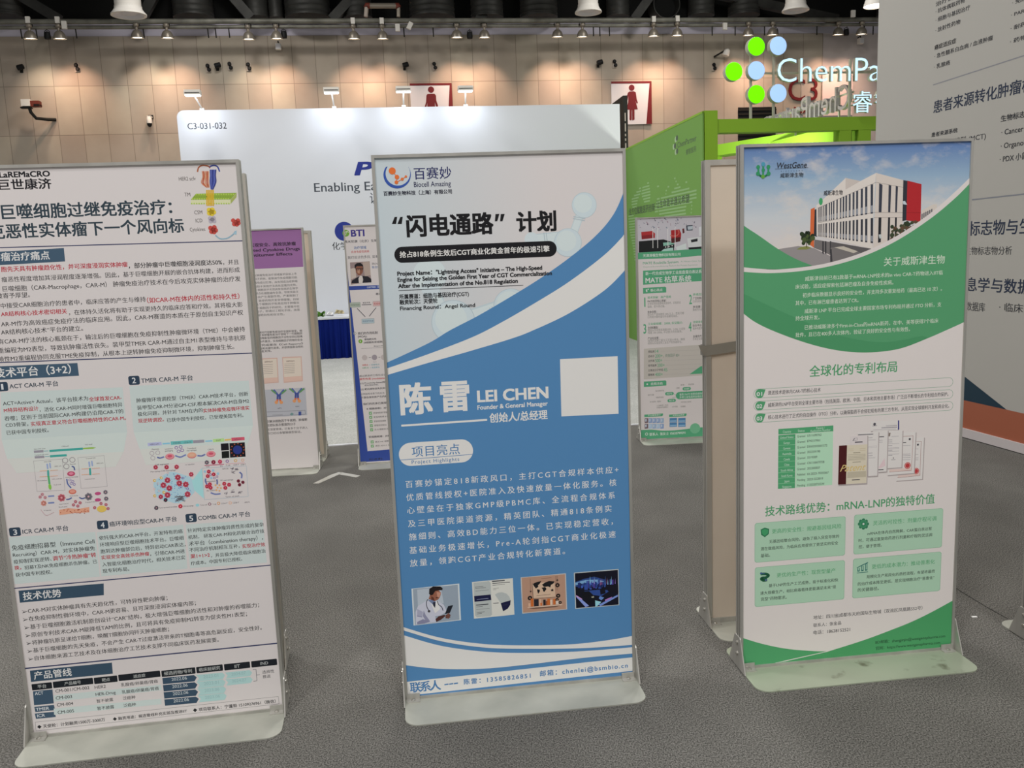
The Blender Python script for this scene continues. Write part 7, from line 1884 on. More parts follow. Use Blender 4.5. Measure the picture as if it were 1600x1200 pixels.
('P',1,'#7ca4c4',[3042,1475,3540,1474,3539,1349,3041,1349]),
('P',0,'#4c7ca8',[3003,1289,3576,1284,3572,946,2999,950]),
('P',1,'#7ca4c4',[3039,1111,3537,1111,3535,985,3037,986]),
('P',0,'#4f9a74',[90,861,90,863,197,865,334,867,478,869,622,868,760,865,885,859,998,849,1108,835,1214,819,1319,801,1423,782,1530,765,1639,750,1753,739,1870,730,1990,723,2111,718,2234,714,2360,711,2487,710,2617,710,2748,712,2884,716,3025,723,3170,731,3317,741,3462,751,3604,761,3741,771,3870,779,3989,787,4097,795,4200,802,4299,810,4400,817,4505,823,4619,829,4744,835,4891,839,5060,843,5240,847,5424,850,5600,852,5761,854,5895,856,5994,858,5990,90,90,90]),
('C',1,'#6cab88',[4307,782,401]),
('O',1,'#c8d8cc',532,526,112,112,38),
('T',1,'联系人  张女士 15620799291',755,3556,485,251,'#c8d8cc',1,0,0)]
ART_ANTIBODY=[
('P',0,'#2f4690',[90,14087,90,14083,660,666,3649,695,3668,1027,3619,173,493,203,271,90,90,90]),
('P',1,'#2f4690',[90,14969,90,12664,266,7768,472,4062,542,958,481,90,90,90,90,5979]),
('P',2,'#2f4690',[269,977,4131,1043,4104,568,423,540]),
('P',2,'#2f4690',[90,12862,3005,12836,2989,12575,90,12586]),
('T',3,'OBTI001 双特异性抗体',1366,3148,12735,164,'#b8c0d0',1,0,0),
('C',0,'#6c9c3c',[165,16524,237]),
('L',1,'#d0d0c4',38,[90,16447,90,16476,90,16519,90,16566,130,16606,173,16631,214,16635,258,16624,300,16607,335,16589,361,16578]),
('L',2,'#d0d0c4',34,[90,16374,97,16382,112,16392,129,16405,145,16421,160,16440,170,16464,179,16494,187,16526,196,16556,208,16584,224,16608,243,16632,262,16653,279,16671,291,16684]),
('T',0,'BTI',503,1439,16521,643,'#3c3480',3,0,0),
('T',0,'奥米尼康（北京）生物科技有限公司',18,3638,15941,200,'#3c3c44',1,0,0),
('T',0,'治疗领域',641,1500,15502,216,'#3c6094',1,0,0),
('T',0,'自身免疫性疾病',461,1675,15225,177,'#b05454',1,0,0),
('T',2,'我们设计的多抗  显著提升疗效',173,3184,14845,216,'#55555c',0,0,0),
('P',2,'#9a8884',[317,14510,1669,14531,1684,13247,1676,13118,270,12958,310,14123]),
('P',3,'#8c7c7c',[303,14481,1628,14500,1698,13058,324,13052]),
('P',4,'#a8988f',[1185,14488,1628,14500,1678,13564,1268,13508]),
('P',4,'#b8aca4',[319,14067,646,14127,675,13460,313,13327]),
('P',5,'#1e1e26',[302,13053,367,13251,711,13443,1013,13556,1488,13484,1699,13304,1698,13058]),
('P',6,'#c4beba',[832,13052,816,13365,933,13567,1093,13531,1136,13291,1076,13056]),
('P',5,'#7c5040',[646,14127,717,14309,1138,14328,1201,14066,1138,13773,979,13595,795,13603,683,13793]),
('P',6,'#a8806c',[771,14011,971,14039,927,13708,783,13751]),
('P',7,'#16141a',[604,14055,614,14313,777,14439,1035,14450,1187,14289,1199,14030,1138,14217,763,14233,675,14126]),
('L',8,'#1a1a20',37,[656,14053,1187,14067]),
('L',9,'#1a1a20',30,[729,14049,723,13961,885,13962,891,14043]),
('L',9,'#1a1a20',30,[964,14047,959,13966,1136,13973,1141,14047]),
('T',0,'刘小虎',1802,2357,14348,192,'#4c4c54',0,0,0),
('T',1,'联合创始人',1802,2712,14111,192,'#3c6094',0,0,0),
('T',1,'概念机制',1949,2745,12231,179,'#3c3c44',1,0,0),
('R',2,'#8c9090',104,11364,843,11723,54,0),
('R',3,'#a0aaa0',119,11383,829,11705,48,0),
('T',4,'肿瘤细胞',163,784,11544,149,'#708070',0,0,0),
('R',1,'#8c9090',1699,11377,2479,11737,54,0),
('R',2,'#c4a4a4',1713,11396,2464,11718,48,0),
('T',3,'免疫细胞',1758,2420,11557,150,'#a05050',0,0,0),
('R',1,'#8c9090',841,10182,1733,10544,54,0),
('R',2,'#a4b4bc',856,10201,1718,10525,49,0),
('T',3,'免疫调节抗体',900,1673,10363,150,'#607890',0,0,0),
('L',1,'#3c3c48',45,[932,11526,1584,11517]),
('L',1,'#3c3c48',45,[590,11288,1106,10677]),
('L',1,'#3c3c48',45,[1903,11277,1398,10700]),
('T',1,'相互作用',999,1504,11657,120,'#3c3c44',1,0,0),
('T',2,'我们的作用机制',515,1907,9516,211,'#3c3c44',1,0,0),
('T',2,'(MOA):',510,1146,9297,201,'#2c2c34',1,0,0),
('T',1,'增强靶向性',938,1790,9067,159,'#2c2c34',1,0,0),
('T',1,'(B细胞和浆细胞)',888,2259,8852,159,'#2c2c34',1,0,0),
('T',1,'Bispecific',1586,2294,8563,96,'#3c3c44',1,0,0),
('T',1,'Day 0',1462,1688,7445,96,'#6c6870',0,0,0),
('T',1,'双靶点',678,1098,7253,128,'#b04a4a',1,0,0),
('T',1,'+ 双重靶点',1171,1896,7244,128,'#4c8c9c',0,0,0),
('T',1,'B靶点',686,1126,7049,128,'#4c8c6c',0,0,0),
('T',1,'+ 免疫靶点',1200,1894,7039,129,'#4c94a8',0,0,0),
('T',2,'通过精准的工程化设计抗体',418,2694,6480,161,'#55555c',0,0,0),
('T',2,'调节作用 (modulation)',413,2362,6247,172,'#b02c38',1,0,0),
('T',2,'(1) Proximity-based结合',467,2450,5957,151,'#2c2c34',1,0,0),
('T',1,'靶标强效抑制。',750,1742,5792,140,'#55555c',0,0,0),
('T',2,'(2) 靶向清除自免抗体分泌',479,2530,5517,151,'#2c2c34',1,0,0),
('T',2,'达到前所未有下的方法',420,2111,5169,162,'#55555c',0,0,0),
('T',2,'下游自身抗体产生的机制',430,2493,4918,162,'#2c2c34',1,0,0),
('T',1,'我们的抗体已展现：',557,2305,4443,173,'#2c2c34',1,0,0),
('O',2,'#8c9088',307,9541,105,105,32),
('C',2,'#6c9c3c',[665,8961,142]),
('T',3,'1',638,686,8958,159,'#d8dcd0',1,0,0),
('L',1,'#6c6870',16,[689,8449,2496,8416]),
('C',1,'#b0a8a8',[880,7783,190]),
('C',1,'#948c94',[1571,7761,190]),
('C',1,'#b0a8a8',[2217,7736,191]),
('L',1,'#4c4850',27,[1184,7772,1309,7770]),
('L',1,'#4c4850',27,[1865,7755,1981,7754]),
('T',1,'B 细胞抑制：对标',790,2381,4081,158,'#2c2c34',1,0,0),
('T',1,'浆细胞耗竭：对标',793,2347,2017,169,'#2c2c34',1,0,0),
('P',1,'#6ca06c',[930,3861,1139,3862,1134,3647,925,3651]),
('L',2,'#d4dcd0',28,[988,3778,1029,3710,1089,3799]),
('T',1,'更强地抑制 增殖',1236,2219,3751,140,'#5c5a5c',0,0,0),
('P',1,'#6ca06c',[929,3562,1138,3562,1133,3348,924,3352]),
('L',2,'#d4dcd0',28,[987,3479,1028,3410,1088,3500]),
('T',1,'更强地耗竭 B 细胞',1235,2466,3451,140,'#5c5a5c',0,0,0),
('P',1,'#6ca06c',[932,3253,1141,3253,1136,3038,927,3042]),
('L',2,'#d4dcd0',28,[990,3169,1031,3101,1091,3191]),
('T',1,'更强地抑制细胞',1238,2100,3142,140,'#5c5a5c',0,0,0),
('P',1,'#6ca06c',[939,2948,1149,2948,1144,2733,935,2737]),
('L',2,'#d4dcd0',28,[998,2864,1039,2796,1099,2886]),
('T',1,'更强地抑制 B',1246,2108,2837,141,'#5c5a5c',0,0,0),
('P',1,'#6ca06c',[934,2648,1143,2648,1138,2432,929,2437]),
('L',2,'#d4dcd0',28,[992,2564,1033,2496,1094,2586]),
('T',1,'且 B 细胞存活',1241,2227,2536,141,'#5c5a5c',0,0,0),
('P',1,'#6ca06c',[917,1750,1127,1750,1122,1533,912,1538]),
('L',2,'#d4dcd0',28,[975,1666,1017,1597,1077,1687]),
('T',1,'激活 NK 细胞',1225,2213,1636,141,'#5c5a5c',0,0,0),
('P',1,'#6ca06c',[911,1448,1121,1448,1117,1231,907,1236]),
('L',2,'#d4dcd0',28,[970,1364,1011,1295,1072,1385]),
('T',1,'诱导 ADCC 杀伤',1219,2456,1333,142,'#5c5a5c',0,0,0),
('T',1,'刘小虎,博士',708,1717,359,180,'#2c2c34',1,0,0)]
ART_PURPLE=[
('P',0,'#8f6496',[284,16925,7910,16925,7855,14337,90,14310]),
('T',1,'通过精准调控实现安全、高效抗肿瘤',2479,7466,15948,274,'#221a26',2,0,0),
('T',1,'Tumor Targeted Cytokine Drugs',2413,7715,15604,289,'#221a26',2,0,0),
('T',1,'with Safe Antitumor Effects',2490,7182,15276,290,'#221a26',2,0,0),
('T',0,'细胞因子在肿瘤免疫治疗领域最早获批上市',3640,7370,13885,175,'#5c5a5a',0,0,0),
('T',0,'的细胞因子药物，能够调节免疫细胞功能',3843,7380,13637,176,'#5c5a5a',0,0,0),
('T',0,'并形成免疫记忆等，具有彻底治愈肿瘤',4038,7382,13375,176,'#5c5a5a',0,0,0),
('T',0,'的潜力，相较于其他疗法具有显著的优势。',3588,7325,13118,176,'#5c5a5a',0,0,0),
('T',0,'但是由于细胞因子天然具有很高的生物学',3836,7380,12881,176,'#5c5a5a',0,0,0),
('T',0,'活性，作用靶点在细胞遍布全身，导致其缺乏',3453,7391,12643,176,'#5c5a5a',0,0,0),
('T',0,'靶向性并会产生毒副作用，严重限制了',3730,7372,12396,177,'#5c5a5a',0,0,0),
('T',0,'其临床应用，致使药物开发非常缓慢。目前',3351,7388,12135,177,'#5c5a5a',0,0,0),
('T',0,'仅有少数几个细胞因子批准应用于肿瘤治',3541,7384,11893,177,'#5c5a5a',0,0,0),
('T',0,'疗。近年来关于细胞因子的研究，主要集中在',3155,7394,11631,177,'#5c5a5a',0,0,0),
('T',0,'改造细胞因子，即通过工程化手段，改善',3542,7390,11397,177,'#5c5a5a',0,0,0),
('T',0,'其安全性和肿瘤靶向性和安全性。',3061,6314,11137,178,'#5c5a5a',0,0,0),
('T',0,'依托肿瘤微环境时代创新免疫治疗全国实验室，细',3333,7430,9932,174,'#4c4a4a',1,0,0),
('T',0,'开发肿瘤免疫治疗领域下一代细胞因',4441,7425,9746,175,'#4c4a4a',1,0,0),
('T',0,'子药物新型的细胞因子活性空间位阻掩',4256,7428,9531,175,'#4c4a4a',1,0,0),
('T',0,'蔽与条件激活，实现细胞因子药物的安全',4069,7429,9296,175,'#4c4a4a',1,0,0),
('T',0,'可控，相关研究成果在《Cell Reports》',2951,7429,9035,175,'#4c4a4a',1,0,0),
('T',0,'等国际知名期刊发表，并获得国家自然科',4066,7431,8809,175,'#4c4a4a',1,0,0),
('T',0,'学基金支持。',4099,5219,8616,176,'#4c4a4a',1,0,0),
('P',0,'#c4a49a',[4269,8122,5590,8117,5544,6349,4231,6296]),
('P',1,'#cfc4b8',[4319,8041,5526,8042,5478,6491,4281,6432]),
('P',2,'#cdb0a4',[4285,6708,5478,6728,5491,6411,4276,6373]),
('P',0,'#c4a49a',[5918,8141,7262,8135,7224,6364,5888,6312]),
('P',1,'#cfc4b8',[5969,8060,7199,8060,7157,6506,5937,6448]),
('P',2,'#cdb0a4',[5940,6724,7156,6743,7171,6426,5933,6389]),
('T',2,'发明专利证书',4676,5233,7854,118,'#6c5450',1,0,0),
('L',2,'#8c8480',25,[4527,7659,5237,7664]),
('L',2,'#8c8480',25,[4516,7532,5226,7537]),
('L',2,'#8c8480',25,[4506,7405,5216,7410]),
('L',2,'#8c8480',25,[4495,7278,5206,7282]),
('L',2,'#8c8480',25,[4485,7151,5195,7155]),
('L',2,'#8c8480',25,[4474,7023,5185,7028]),
('T',2,'发明专利证书',6181,6739,7830,118,'#6c5450',1,0,0),
('L',2,'#8c8480',25,[6031,7635,6743,7640]),
('L',2,'#8c8480',25,[6021,7508,6733,7513]),
('L',2,'#8c8480',25,[6011,7381,6723,7385]),
('L',2,'#8c8480',25,[6001,7253,6714,7258]),
('L',2,'#8c8480',25,[5991,7126,6704,7130]),
('L',2,'#8c8480',25,[5981,6998,6694,7003]),
('P',0,'#aaacb4',[3889,5879,7363,5902,7339,3909,3722,3900]),
('L',1,'#4a5c9c',139,[5397,5485,5156,5835]),
('L',2,'#5c8c5c',119,[5271,5591,5002,5842]),
('L',3,'#3f4c8c',139,[5407,5485,5359,5130]),
('L',4,'#c86c4c',139,[5359,5130,5298,4974]),
('C',5,'#d89060',[5258,4946,117]),
('L',4,'#4a5c9c',139,[5551,5477,5847,5800]),
('L',5,'#5c8c5c',119,[5694,5569,6001,5792]),
('L',6,'#3f4c8c',139,[5542,5478,5532,5121]),
('L',7,'#c86c4c',139,[5532,5121,5568,4960]),
('C',8,'#d89060',[5604,4928,118]),
('L',1,'#4a5c9c',139,[6656,5521,6413,5870]),
('L',2,'#5c8c5c',119,[6529,5626,6259,5878]),
('L',3,'#3f4c8c',139,[6666,5520,6619,5165]),
('L',4,'#c86c4c',139,[6619,5165,6559,5008]),
('C',5,'#d89060',[6518,4981,118]),
('L',4,'#4a5c9c',139,[6811,5513,7106,5835]),
('L',5,'#5c8c5c',119,[6953,5605,7260,5827]),
('L',6,'#3f4c8c',139,[6801,5513,6793,5156]),
('L',7,'#c86c4c',139,[6793,5156,6829,4995]),
('C',8,'#d89060',[6865,4963,118]),
('T',1,'scFv',5320,5592,4527,139,'#4c4a54',0,0,0),
('T',1,'VHH',6545,6817,4584,140,'#4c4a54',0,0,0),
('L',1,'#6c6c78',25,[3948,4287,7220,4276,7238,3995,3921,3969]),
('P',2,'#3c4c8c',[6749,4201,6943,4200,6922,3931,6727,3922]),
('P',2,'#6c8c8c',[6135,4053,6280,4165,6408,4058,6261,3926]),
('L',2,'#8c8c94',30,[4896,4058,5622,4060]),
('T',0,'首次解决细胞因子半衰期、肿瘤靶',4258,7316,3604,210,'#3c3a3c',1,0,0),
('T',0,'向性团队首次报道的分子',4245,6487,3329,210,'#3c3a3c',1,0,0),
('T',0,'完成多轮深度管线，已有多个分子进入',3842,7311,3022,190,'#3c3a3c',0,0,0),
('T',0,'临床前，且已经过食蟹猴模型验证。',3586,6852,2745,191,'#3c3a3c',0,0,0)]
ART_WHITE_WALL=[
('T',0,'C3-031-032',1359,6821,34428,1258,'#3c4048',0,0,0),
('T',0,'PC',24660,31060,27880,2715,'#1f2f86',3,0,0.2),
('T',0,'Enabling Early Discovery',18626,39176,25268,1872,'#3f4650',0,0,0),
('T',0,'让早期发现更可能',26732,38588,23398,1802,'#3f4650',0,0,0),
('C',0,'#23348c',[22617,18624,1428]),
('T',0,'化学',20658,23045,16479,1243,'#30343c',0,0,0)]
ART_GREEN_WALL=[
('P',0,'#8fb678',[9520,20895,12670,20895,12670,21105,9520,21105]),
('P',0,'#8fb678',[9007,21315,12921,21315,12921,21525,9007,21525]),
('P',0,'#8fb678',[8428,21735,13029,21735,13029,21945,8428,21945]),
('P',0,'#8fb678',[8179,22155,13024,22155,13024,22365,8179,22365]),
('P',0,'#8fb678',[8437,22575,12791,22575,12791,22785,8437,22785]),
('P',0,'#8fb678',[8696,22995,12573,22995,12573,23205,8696,23205]),
('P',0,'#8fb678',[11398,23415,12402,23415,12402,23625,11398,23625]),
('P',0,'#8fb678',[2612,20475,5138,20475,5138,20685,2612,20685]),
('P',0,'#8fb678',[2188,20895,5513,20895,5513,21105,2188,21105]),
('P',0,'#8fb678',[2179,21315,5888,21315,5888,21525,2179,21525]),
('P',0,'#8fb678',[2299,21735,6471,21735,6471,21945,2299,21945]),
('P',0,'#8fb678',[3742,22155,7464,22155,7464,22365,3742,22365]),
('P',0,'#8fb678',[5233,22575,7971,22575,7971,22785,5233,22785]),
('P',0,'#8fb678',[6742,22995,7998,22995,7998,23205,6742,23205]),
('P',0,'#8fb678',[16510,22575,17472,22575,17472,22785,16510,22785]),
('P',0,'#8fb678',[20496,20895,20855,20895,20855,21105,20496,21105]),
('P',0,'#8fb678',[20569,21315,20932,21315,20932,21525,20569,21525]),
('P',0,'#8fb678',[20642,21735,21179,21735,21179,21945,20642,21945]),
('P',0,'#8fb678',[21574,22155,22262,22155,22262,22365,21574,22365]),
('P',0,'#8fb678',[25105,22575,25561,22575,25561,22785,25105,22785]),
('P',0,'#8fb678',[24517,22995,25123,22995,25123,23205,24517,23205]),
('P',0,'#8fb678',[19920,18375,29338,18375,29338,18585,19920,18585]),
('P',0,'#8fb678',[17382,18795,29177,18795,29177,19005,17382,19005]),
('P',0,'#8fb678',[15259,19215,16785,19215,16785,19425,15259,19425]),
('P',0,'#8fb678',[17153,19215,29476,19215,29476,19425,17153,19425]),
('P',0,'#8fb678',[15286,19635,31819,19635,31819,19845,15286,19845]),
('P',0,'#8fb678',[15648,20055,33480,20055,33480,20265,15648,20265]),
('P',0,'#8fb678',[16011,20475,33489,20475,33489,20685,16011,20685]),
('P',0,'#8fb678',[16373,20895,17691,20895,17691,21105,16373,21105]),
('P',1,'#8fb678',[18331,20895,33499,20895,33499,21105,18331,21105]),
('P',0,'#8fb678',[23343,21315,30751,21315,30751,21525,23343,21525]),
('P',0,'#8fb678',[24557,21735,27192,21735,27192,21945,24557,21945]),
('P',0,'#8fb678',[25690,22155,26390,22155,26390,22365,25690,22365]),
('P',0,'#8fb678',[29230,22155,29896,22155,29896,22365,29230,22365]),
('P',0,'#8fb678',[31249,18375,31555,18375,31555,18585,31249,18585]),
('P',0,'#8fb678',[31349,18795,31686,18795,31686,19005,31349,19005]),
('P',0,'#8fb678',[31450,19215,31816,19215,31816,19425,31450,19425]),
('P',0,'#8fb678',[3371,12495,3911,12495,3911,12705,3371,12705]),
('P',0,'#8fb678',[3174,12915,4608,12915,4608,13125,3174,13125]),
('P',0,'#8fb678',[2978,13335,4932,13335,4932,13545,2978,13545]),
('P',0,'#8fb678',[2781,13755,5129,13755,5129,13965,2781,13965]),
('P',0,'#8fb678',[2585,14175,5326,14175,5326,14385,2585,14385]),
('P',0,'#8fb678',[2381,14595,5523,14595,5523,14805,2381,14805]),
('P',0,'#8fb678',[2072,15015,5720,15015,5720,15225,2072,15225]),
('P',0,'#8fb678',[1762,15435,5917,15435,5917,15645,1762,15645]),
('P',0,'#8fb678',[1452,15855,6114,15855,6114,16065,1452,16065]),
('P',0,'#8fb678',[1143,16275,6150,16275,6150,16485,1143,16485]),
('P',0,'#8fb678',[833,16695,6043,16695,6043,16905,833,16905]),
('P',0,'#8fb678',[523,17115,5937,17115,5937,17325,523,17325]),
('P',0,'#8fb678',[305,17535,5831,17535,5831,17745,305,17745]),
('P',0,'#8fb678',[194,17955,5725,17955,5725,18165,194,18165]),
('P',0,'#8fb678',[82,18375,5618,18375,5618,18585,82,18585]),
('P',0,'#8fb678',[20,18795,5512,18795,5512,19005,20,19005]),
('P',0,'#8fb678',[20,19215,3337,19215,3337,19425,20,19425]),
('E',0,'#a9c498',[25353,27876,447,353]),
('E',1,'#46573f',[25902,27984,442,351]),
('E',0,'#a9c498',[24494,27069,454,357]),
('E',1,'#46573f',[25050,27123,449,355]),
('E',0,'#a9c498',[25365,26334,447,355]),
('E',1,'#46573f',[25913,26372,443,353]),
('T',2,'ChemPartner',26073,33585,27102,978,'#46573f',0,0,0),
('T',0,'睿智医药',29514,33437,25830,723,'#46573f',0,0,0),
('T',1,'全方位赋能医药创新',380,15425,19970,1182,'#33472c',1,0,0),
('T',1,'让生命更早遇见希望',16076,30750,20238,1132,'#33472c',1,0,0)]
ART_RIGHT_WALL=[
('T',0,'治疗药物类型',6756,10559,31373,351,'#26282e',1,0,0),
('T',0,'· 抗体偶联药物',6768,9753,30870,351,'#26282e',1,0,0),
('T',0,'· 细胞与基因治疗',6804,10292,30258,352,'#26282e',1,0,0),
('T',0,'· 放射性药物',6819,9382,29547,353,'#26282e',1,0,0),
('T',0,'· 急性髓系白血病 / 血液肿瘤',6813,12543,27727,356,'#26282e',1,0,0),
('T',0,'· 乳腺癌',6817,8480,26976,357,'#26282e',1,0,0),
('T',0,'· 免疫治疗药物',14111,17354,29509,314,'#26282e',1,0,0),
('T',0,'· PARP 抑制剂',14072,17037,28760,315,'#26282e',1,0,0),
('T',0,'· 耐药性研究',14083,16948,27926,316,'#26282e',1,0,0),
('T',0,'· 药物联合',14077,16632,27098,318,'#26282e',1,0,0),
('T',0,'癌症适应症',6778,9038,28342,369,'#1c1c20',2,0,0),
('L',0,'#85868c',76,[6777,25722,19682,26093]),
('T',0,'患者来源转化肿瘤模型',6878,17329,24097,972,'#1f2b42',1,0,0),
('T',0,'患者来源系统',6760,9508,22123,354,'#26282e',2,0,0),
('T',0,'类器官模型 (MCT)',7305,12290,21364,487,'#26282e',0,0,0),
('T',0,'生物标志物研究',13579,17267,22280,440,'#26282e',2,0,0),
('T',0,'· Cancer Models',13683,17326,21396,490,'#26282e',1,0,0),
('T',0,'· Organoid 平台',13688,17241,20508,492,'#26282e',1,0,0),
('T',0,'· PDX 小鼠模型',13660,17004,19635,494,'#26282e',1,0,0),
('L',0,'#7d8088',94,[9210,17086,19033,17245]),
('T',0,'生物标志物与生物信息学',8738,21320,15116,1088,'#1f2b42',1,0,0),
('T',0,'生物标志物分析',10735,15104,13553,610,'#26282e',0,0,0),
('T',0,'生物信息学与数据解读',7324,19306,11178,1043,'#1f2b42',1,0,0),
('T',0,'· 综合数据库',9426,12909,9623,688,'#26282e',0,0,0),
('T',0,'· 临床前数据',14209,18840,9736,638,'#26282e',0,0,0),
('P',0,'#9c5a42',[0,711,64980,711,64980,2760,0,2760]),
('P',0,'#1a3342',[0,2760,15314,2760,0,9263])]

# ------------------------------------------------------------------ the hall
def struct(o): o['kind'] = 'structure'; return o
WB = math.radians(8.4); WAX = Vector((math.cos(WB), math.sin(WB), 0)); WNO = Vector((-math.sin(WB), math.cos(WB), 0)); W0 = Vector((0, 21.5, 0))
def wp(u, z, off=0.0): return W0 + WAX * u - WNO * off + Vector((0, 0, z))
def along_wall(o, u, z, off=0.0): o.location = wp(u, z, off); o.rotation_euler = (0, 0, WB); return o

EY = math.radians(7.8); EA = Vector((math.cos(EY), math.sin(EY), 0)); EN = Vector((-math.sin(EY), math.cos(EY), 0)); E0 = Vector((-1.51, 6.77, 0))
mb = MB(); mb.box(-15, 15, -6, 24, -.1, 0, M['carpet']); struct(mb.obj('floor'))
mb = MB(); mb.box(-14, 15, .02, 15.0, 0, .006, M['carpet_light']); o = struct(mb.obj('floor_booth')); o.location = E0; o.rotation_euler = (0, 0, EY)
mb = MB(); mb.box(-14, 15, -.012, .022, 0, .009, M['white']); o = struct(mb.obj('trim_1')); o.location = E0; o.rotation_euler = (0, 0, EY)

TW = .5192; u0 = -6.857
mb = MB(); mb.box(-16 + 6.857, TILE_END[0] + 6.857, 0, .3, -6.508, 0, M['tile']); o = struct(mb.obj('wall_back')); along_wall(o, u0, 6.508)
mb = MB(); mb.box(TILE_END[0], 20, .03, .3, 0, 6.508, M['palewall']); o = struct(mb.obj('wall_back.001')); along_wall(o, 0, 0)
mb = MB(); mb.box(-16, 20, .015, .3, 6.508, 6.86, M['frieze']); o = struct(mb.obj('trim_2')); along_wall(o, 0, 0)
mb = MB(); mb.box(-16, 20, .1, .3, 6.86, 9.6, M['ceil']); o = struct(mb.obj('wall_back.002')); along_wall(o, 0, 0)
mb = MB(); mb.box(-16, 20, -13.5, .5, 9.6, 9.7, M['ceil']); o = struct(mb.obj('ceiling')); along_wall(o, 0, 0)

# rail the wall lamps hang from
rail = empty('lighting_rail', wp(0, RAILZ[0][1], .8), WB, 'long dark steel pipe rail carrying the wall lamps along the back wall', 'rail')
mb = MB(); mb.tube([(-15, 0, .02), (19, 0, .045)], .055, M['rail'], 12); mb.obj('upper_pipe', rail, 60)
mb = MB(); mb.tube([(-15, .06, -.08), (19, .06, -.055)], .04, M['rail'], 12); mb.obj('lower_pipe', rail, 60)
for i, (u, z) in enumerate(HANG):
    mb = MB(); mb.tube([(u, .05, -.1), (u + .005, .06, -.3)], .014, M['dark'], 6); mb.obj('hanger', rail)

# wall lamps
mb = MB(); R0 = Matrix.Rotation(math.radians(6), 4, 'X')
mb.lathe([(.13, 0), (.128, .02), (.118, .07), (.095, .12), (.062, .155), (.03, .165)], M['bell'], 24, R0, caps=False); bell_me = mb.mesh('bell', 50)
mb = MB(); mb.lathe([(.001, .018), (.117, .018)], M['lampglass'], 24, R0, caps=False); glass_me = mb.mesh('lamp_glass')
mb = MB(); mb.lathe([(.03, .16), (.033, .18), (.03, .19), (.032, .2), (.028, .215), (.05, .23), (.06, .25), (.06, .28), (.035, .305)], M['bell'], 16, R0); neck_me = mb.mesh('neck', 50)
mb = MB(); mb.tube([(-.06, 0, .25), (-.065, 0, .33), (0, 0, .36), (.065, 0, .33), (.06, 0, .25)], .01, M['dark'], 6); mb.box(-.02, .02, -.02, .02, .33, .39, M['dark']); mb.tube([(0, 0, .3), (.05, -.02, .34), (.09, .0, .38)], .009, M['black'], 6); yoke_me = mb.mesh('yoke', 50)
mb = MB(); mb.box(-.045, .045, -.06, -.01, .31, .44, M['offwhite']); box_me = mb.mesh('control_box')
BOXED = {0, 1, 6, 7, 12, 13}
ORD = ('first', 'second', 'third', 'fourth', 'fifth', 'sixth', 'seventh', 'eighth', 'ninth', 'tenth', 'eleventh', 'twelfth', 'thirteenth', 'fourteenth')
WHERE = {0: 'leftmost, above the bare pipe bracket camera', 1: 'second from the left, right of the hanging black speaker', 14: 'over the upper green disc of the light sign', 15: 'over the upper blue disc of the light sign', 16: 'over the letters of the lit sign', 17: 'rightmost, beside the tall grey booth wall'}
for i, (u, z) in enumerate(LAMPS):
    w = WHERE.get(i, ORD[i] + ' along from the left end' if i < 14 else '')
    if i in (2, 3): w += ', right of the first air nozzle' if i == 2 else ', left of the white booth corner'
    L = empty('wall_lamp', wp(u, z, .8), WB, 'lit bell lamp, ' + w, 'lamp', 'bell lamps along the back wall rail')
    put('bell', bell_me, L); put('lamp_glass', glass_me, L); put('neck', neck_me, L); put('yoke', yoke_me, L)
    if i in BOXED: put('control_box', box_me, L)
    cool = i % 2 == 0 and i < 6
    lamp('wall_lamp_beam', 'SPOT', wp(u, z - .0, .8), wp(u, z - 1.35, .05), 150 if not cool else 120, (1, .81, .64) if cool else (1, .64, .46), spot_size=math.radians(84), spot_blend=.85, shadow_soft_size=.1)

# things fixed on the back wall
def cam_small(i, u, z):
    o = empty('wall_camera', wp(u, z), WB, ('small black wall camera, ' + ('far left below the leftmost lamps', 'above the booth number of the white booth', 'left of the men sign top edge', 'above the women sign, left of its corner')[i]), 'camera', 'small black wall cameras')
    mb = MB(); mb.box(-.03, .03, -.02, 0, -.04, .04, M['dark']); mb.tube([(0, -.02, 0), (.01, -.1, .03)], .012, M['dark'], 6); mb.obj('bracket', o)
    mb = MB(); mb.lathe([(.055, 0), (.06, .03), (.055, .13), (.03, .14)], M['black'], 12, Matrix.Translation((-.04, -.12, .04)) @ Matrix.Rotation(math.radians(75), 4, 'Y')); mb.obj('housing', o, 50)
for i, (u, z) in enumerate(FIX['camera']): cam_small(i, u, z)
SOCK = ('under the second bell lamp', 'first of three close together over the white booth', 'largest of three close together over the white booth', 'under the fifth bell lamp', 'right of the black camera near the men sign', 'right of the black camera above the women sign', 'below the bracket floodlight left of the green discs')
for i, (u, z) in enumerate(FIX['socket']):
    o = empty('wall_socket', wp(u, z), WB, 'dark wall socket cluster, ' + SOCK[i], 'socket', 'socket clusters on the back wall')
    mb = MB(); mb.box(-.05, .05, -.03, 0, -.09, .09, M['tan']); mb.obj('plate', o)
    for dz, dx in ((.05, -.01), (-.035, .015)):
        mb = MB(); mb.lathe([(.04, 0), (.045, .03), (.03, .05)], M['black'], 12, Matrix.Translation((dx, -.03, dz)) @ Matrix.Rotation(math.radians(90), 4, 'X')); mb.obj('plug', o, 50)
for i, (k, lab) in enumerate((('flood', 'pale square emergency lamp hanging under the sixth bell lamp'), ('box', 'pale square emergency lamp over the lit letters on the right'))):
    u, z = FIX[k][0]
    o = empty('emergency_lamp', wp(u, z), WB, lab, 'lamp', 'emergency lamps')
    mb = MB(); mb.box(-.06, .06, -.2, -.08, -.07, .06, M['offwhite']); mb.box(-.05, .05, -.21, -.2, -.06, .04, M['signwhite']); mb.obj('lamp_body', o)
    mb = MB(); mb.tube([(0, 0, .1), (0, -.12, .12), (0, -.14, .06)], .014, M['dark'], 6); mb.obj('arm', o)
u, z = FIX['bigcam'][0]
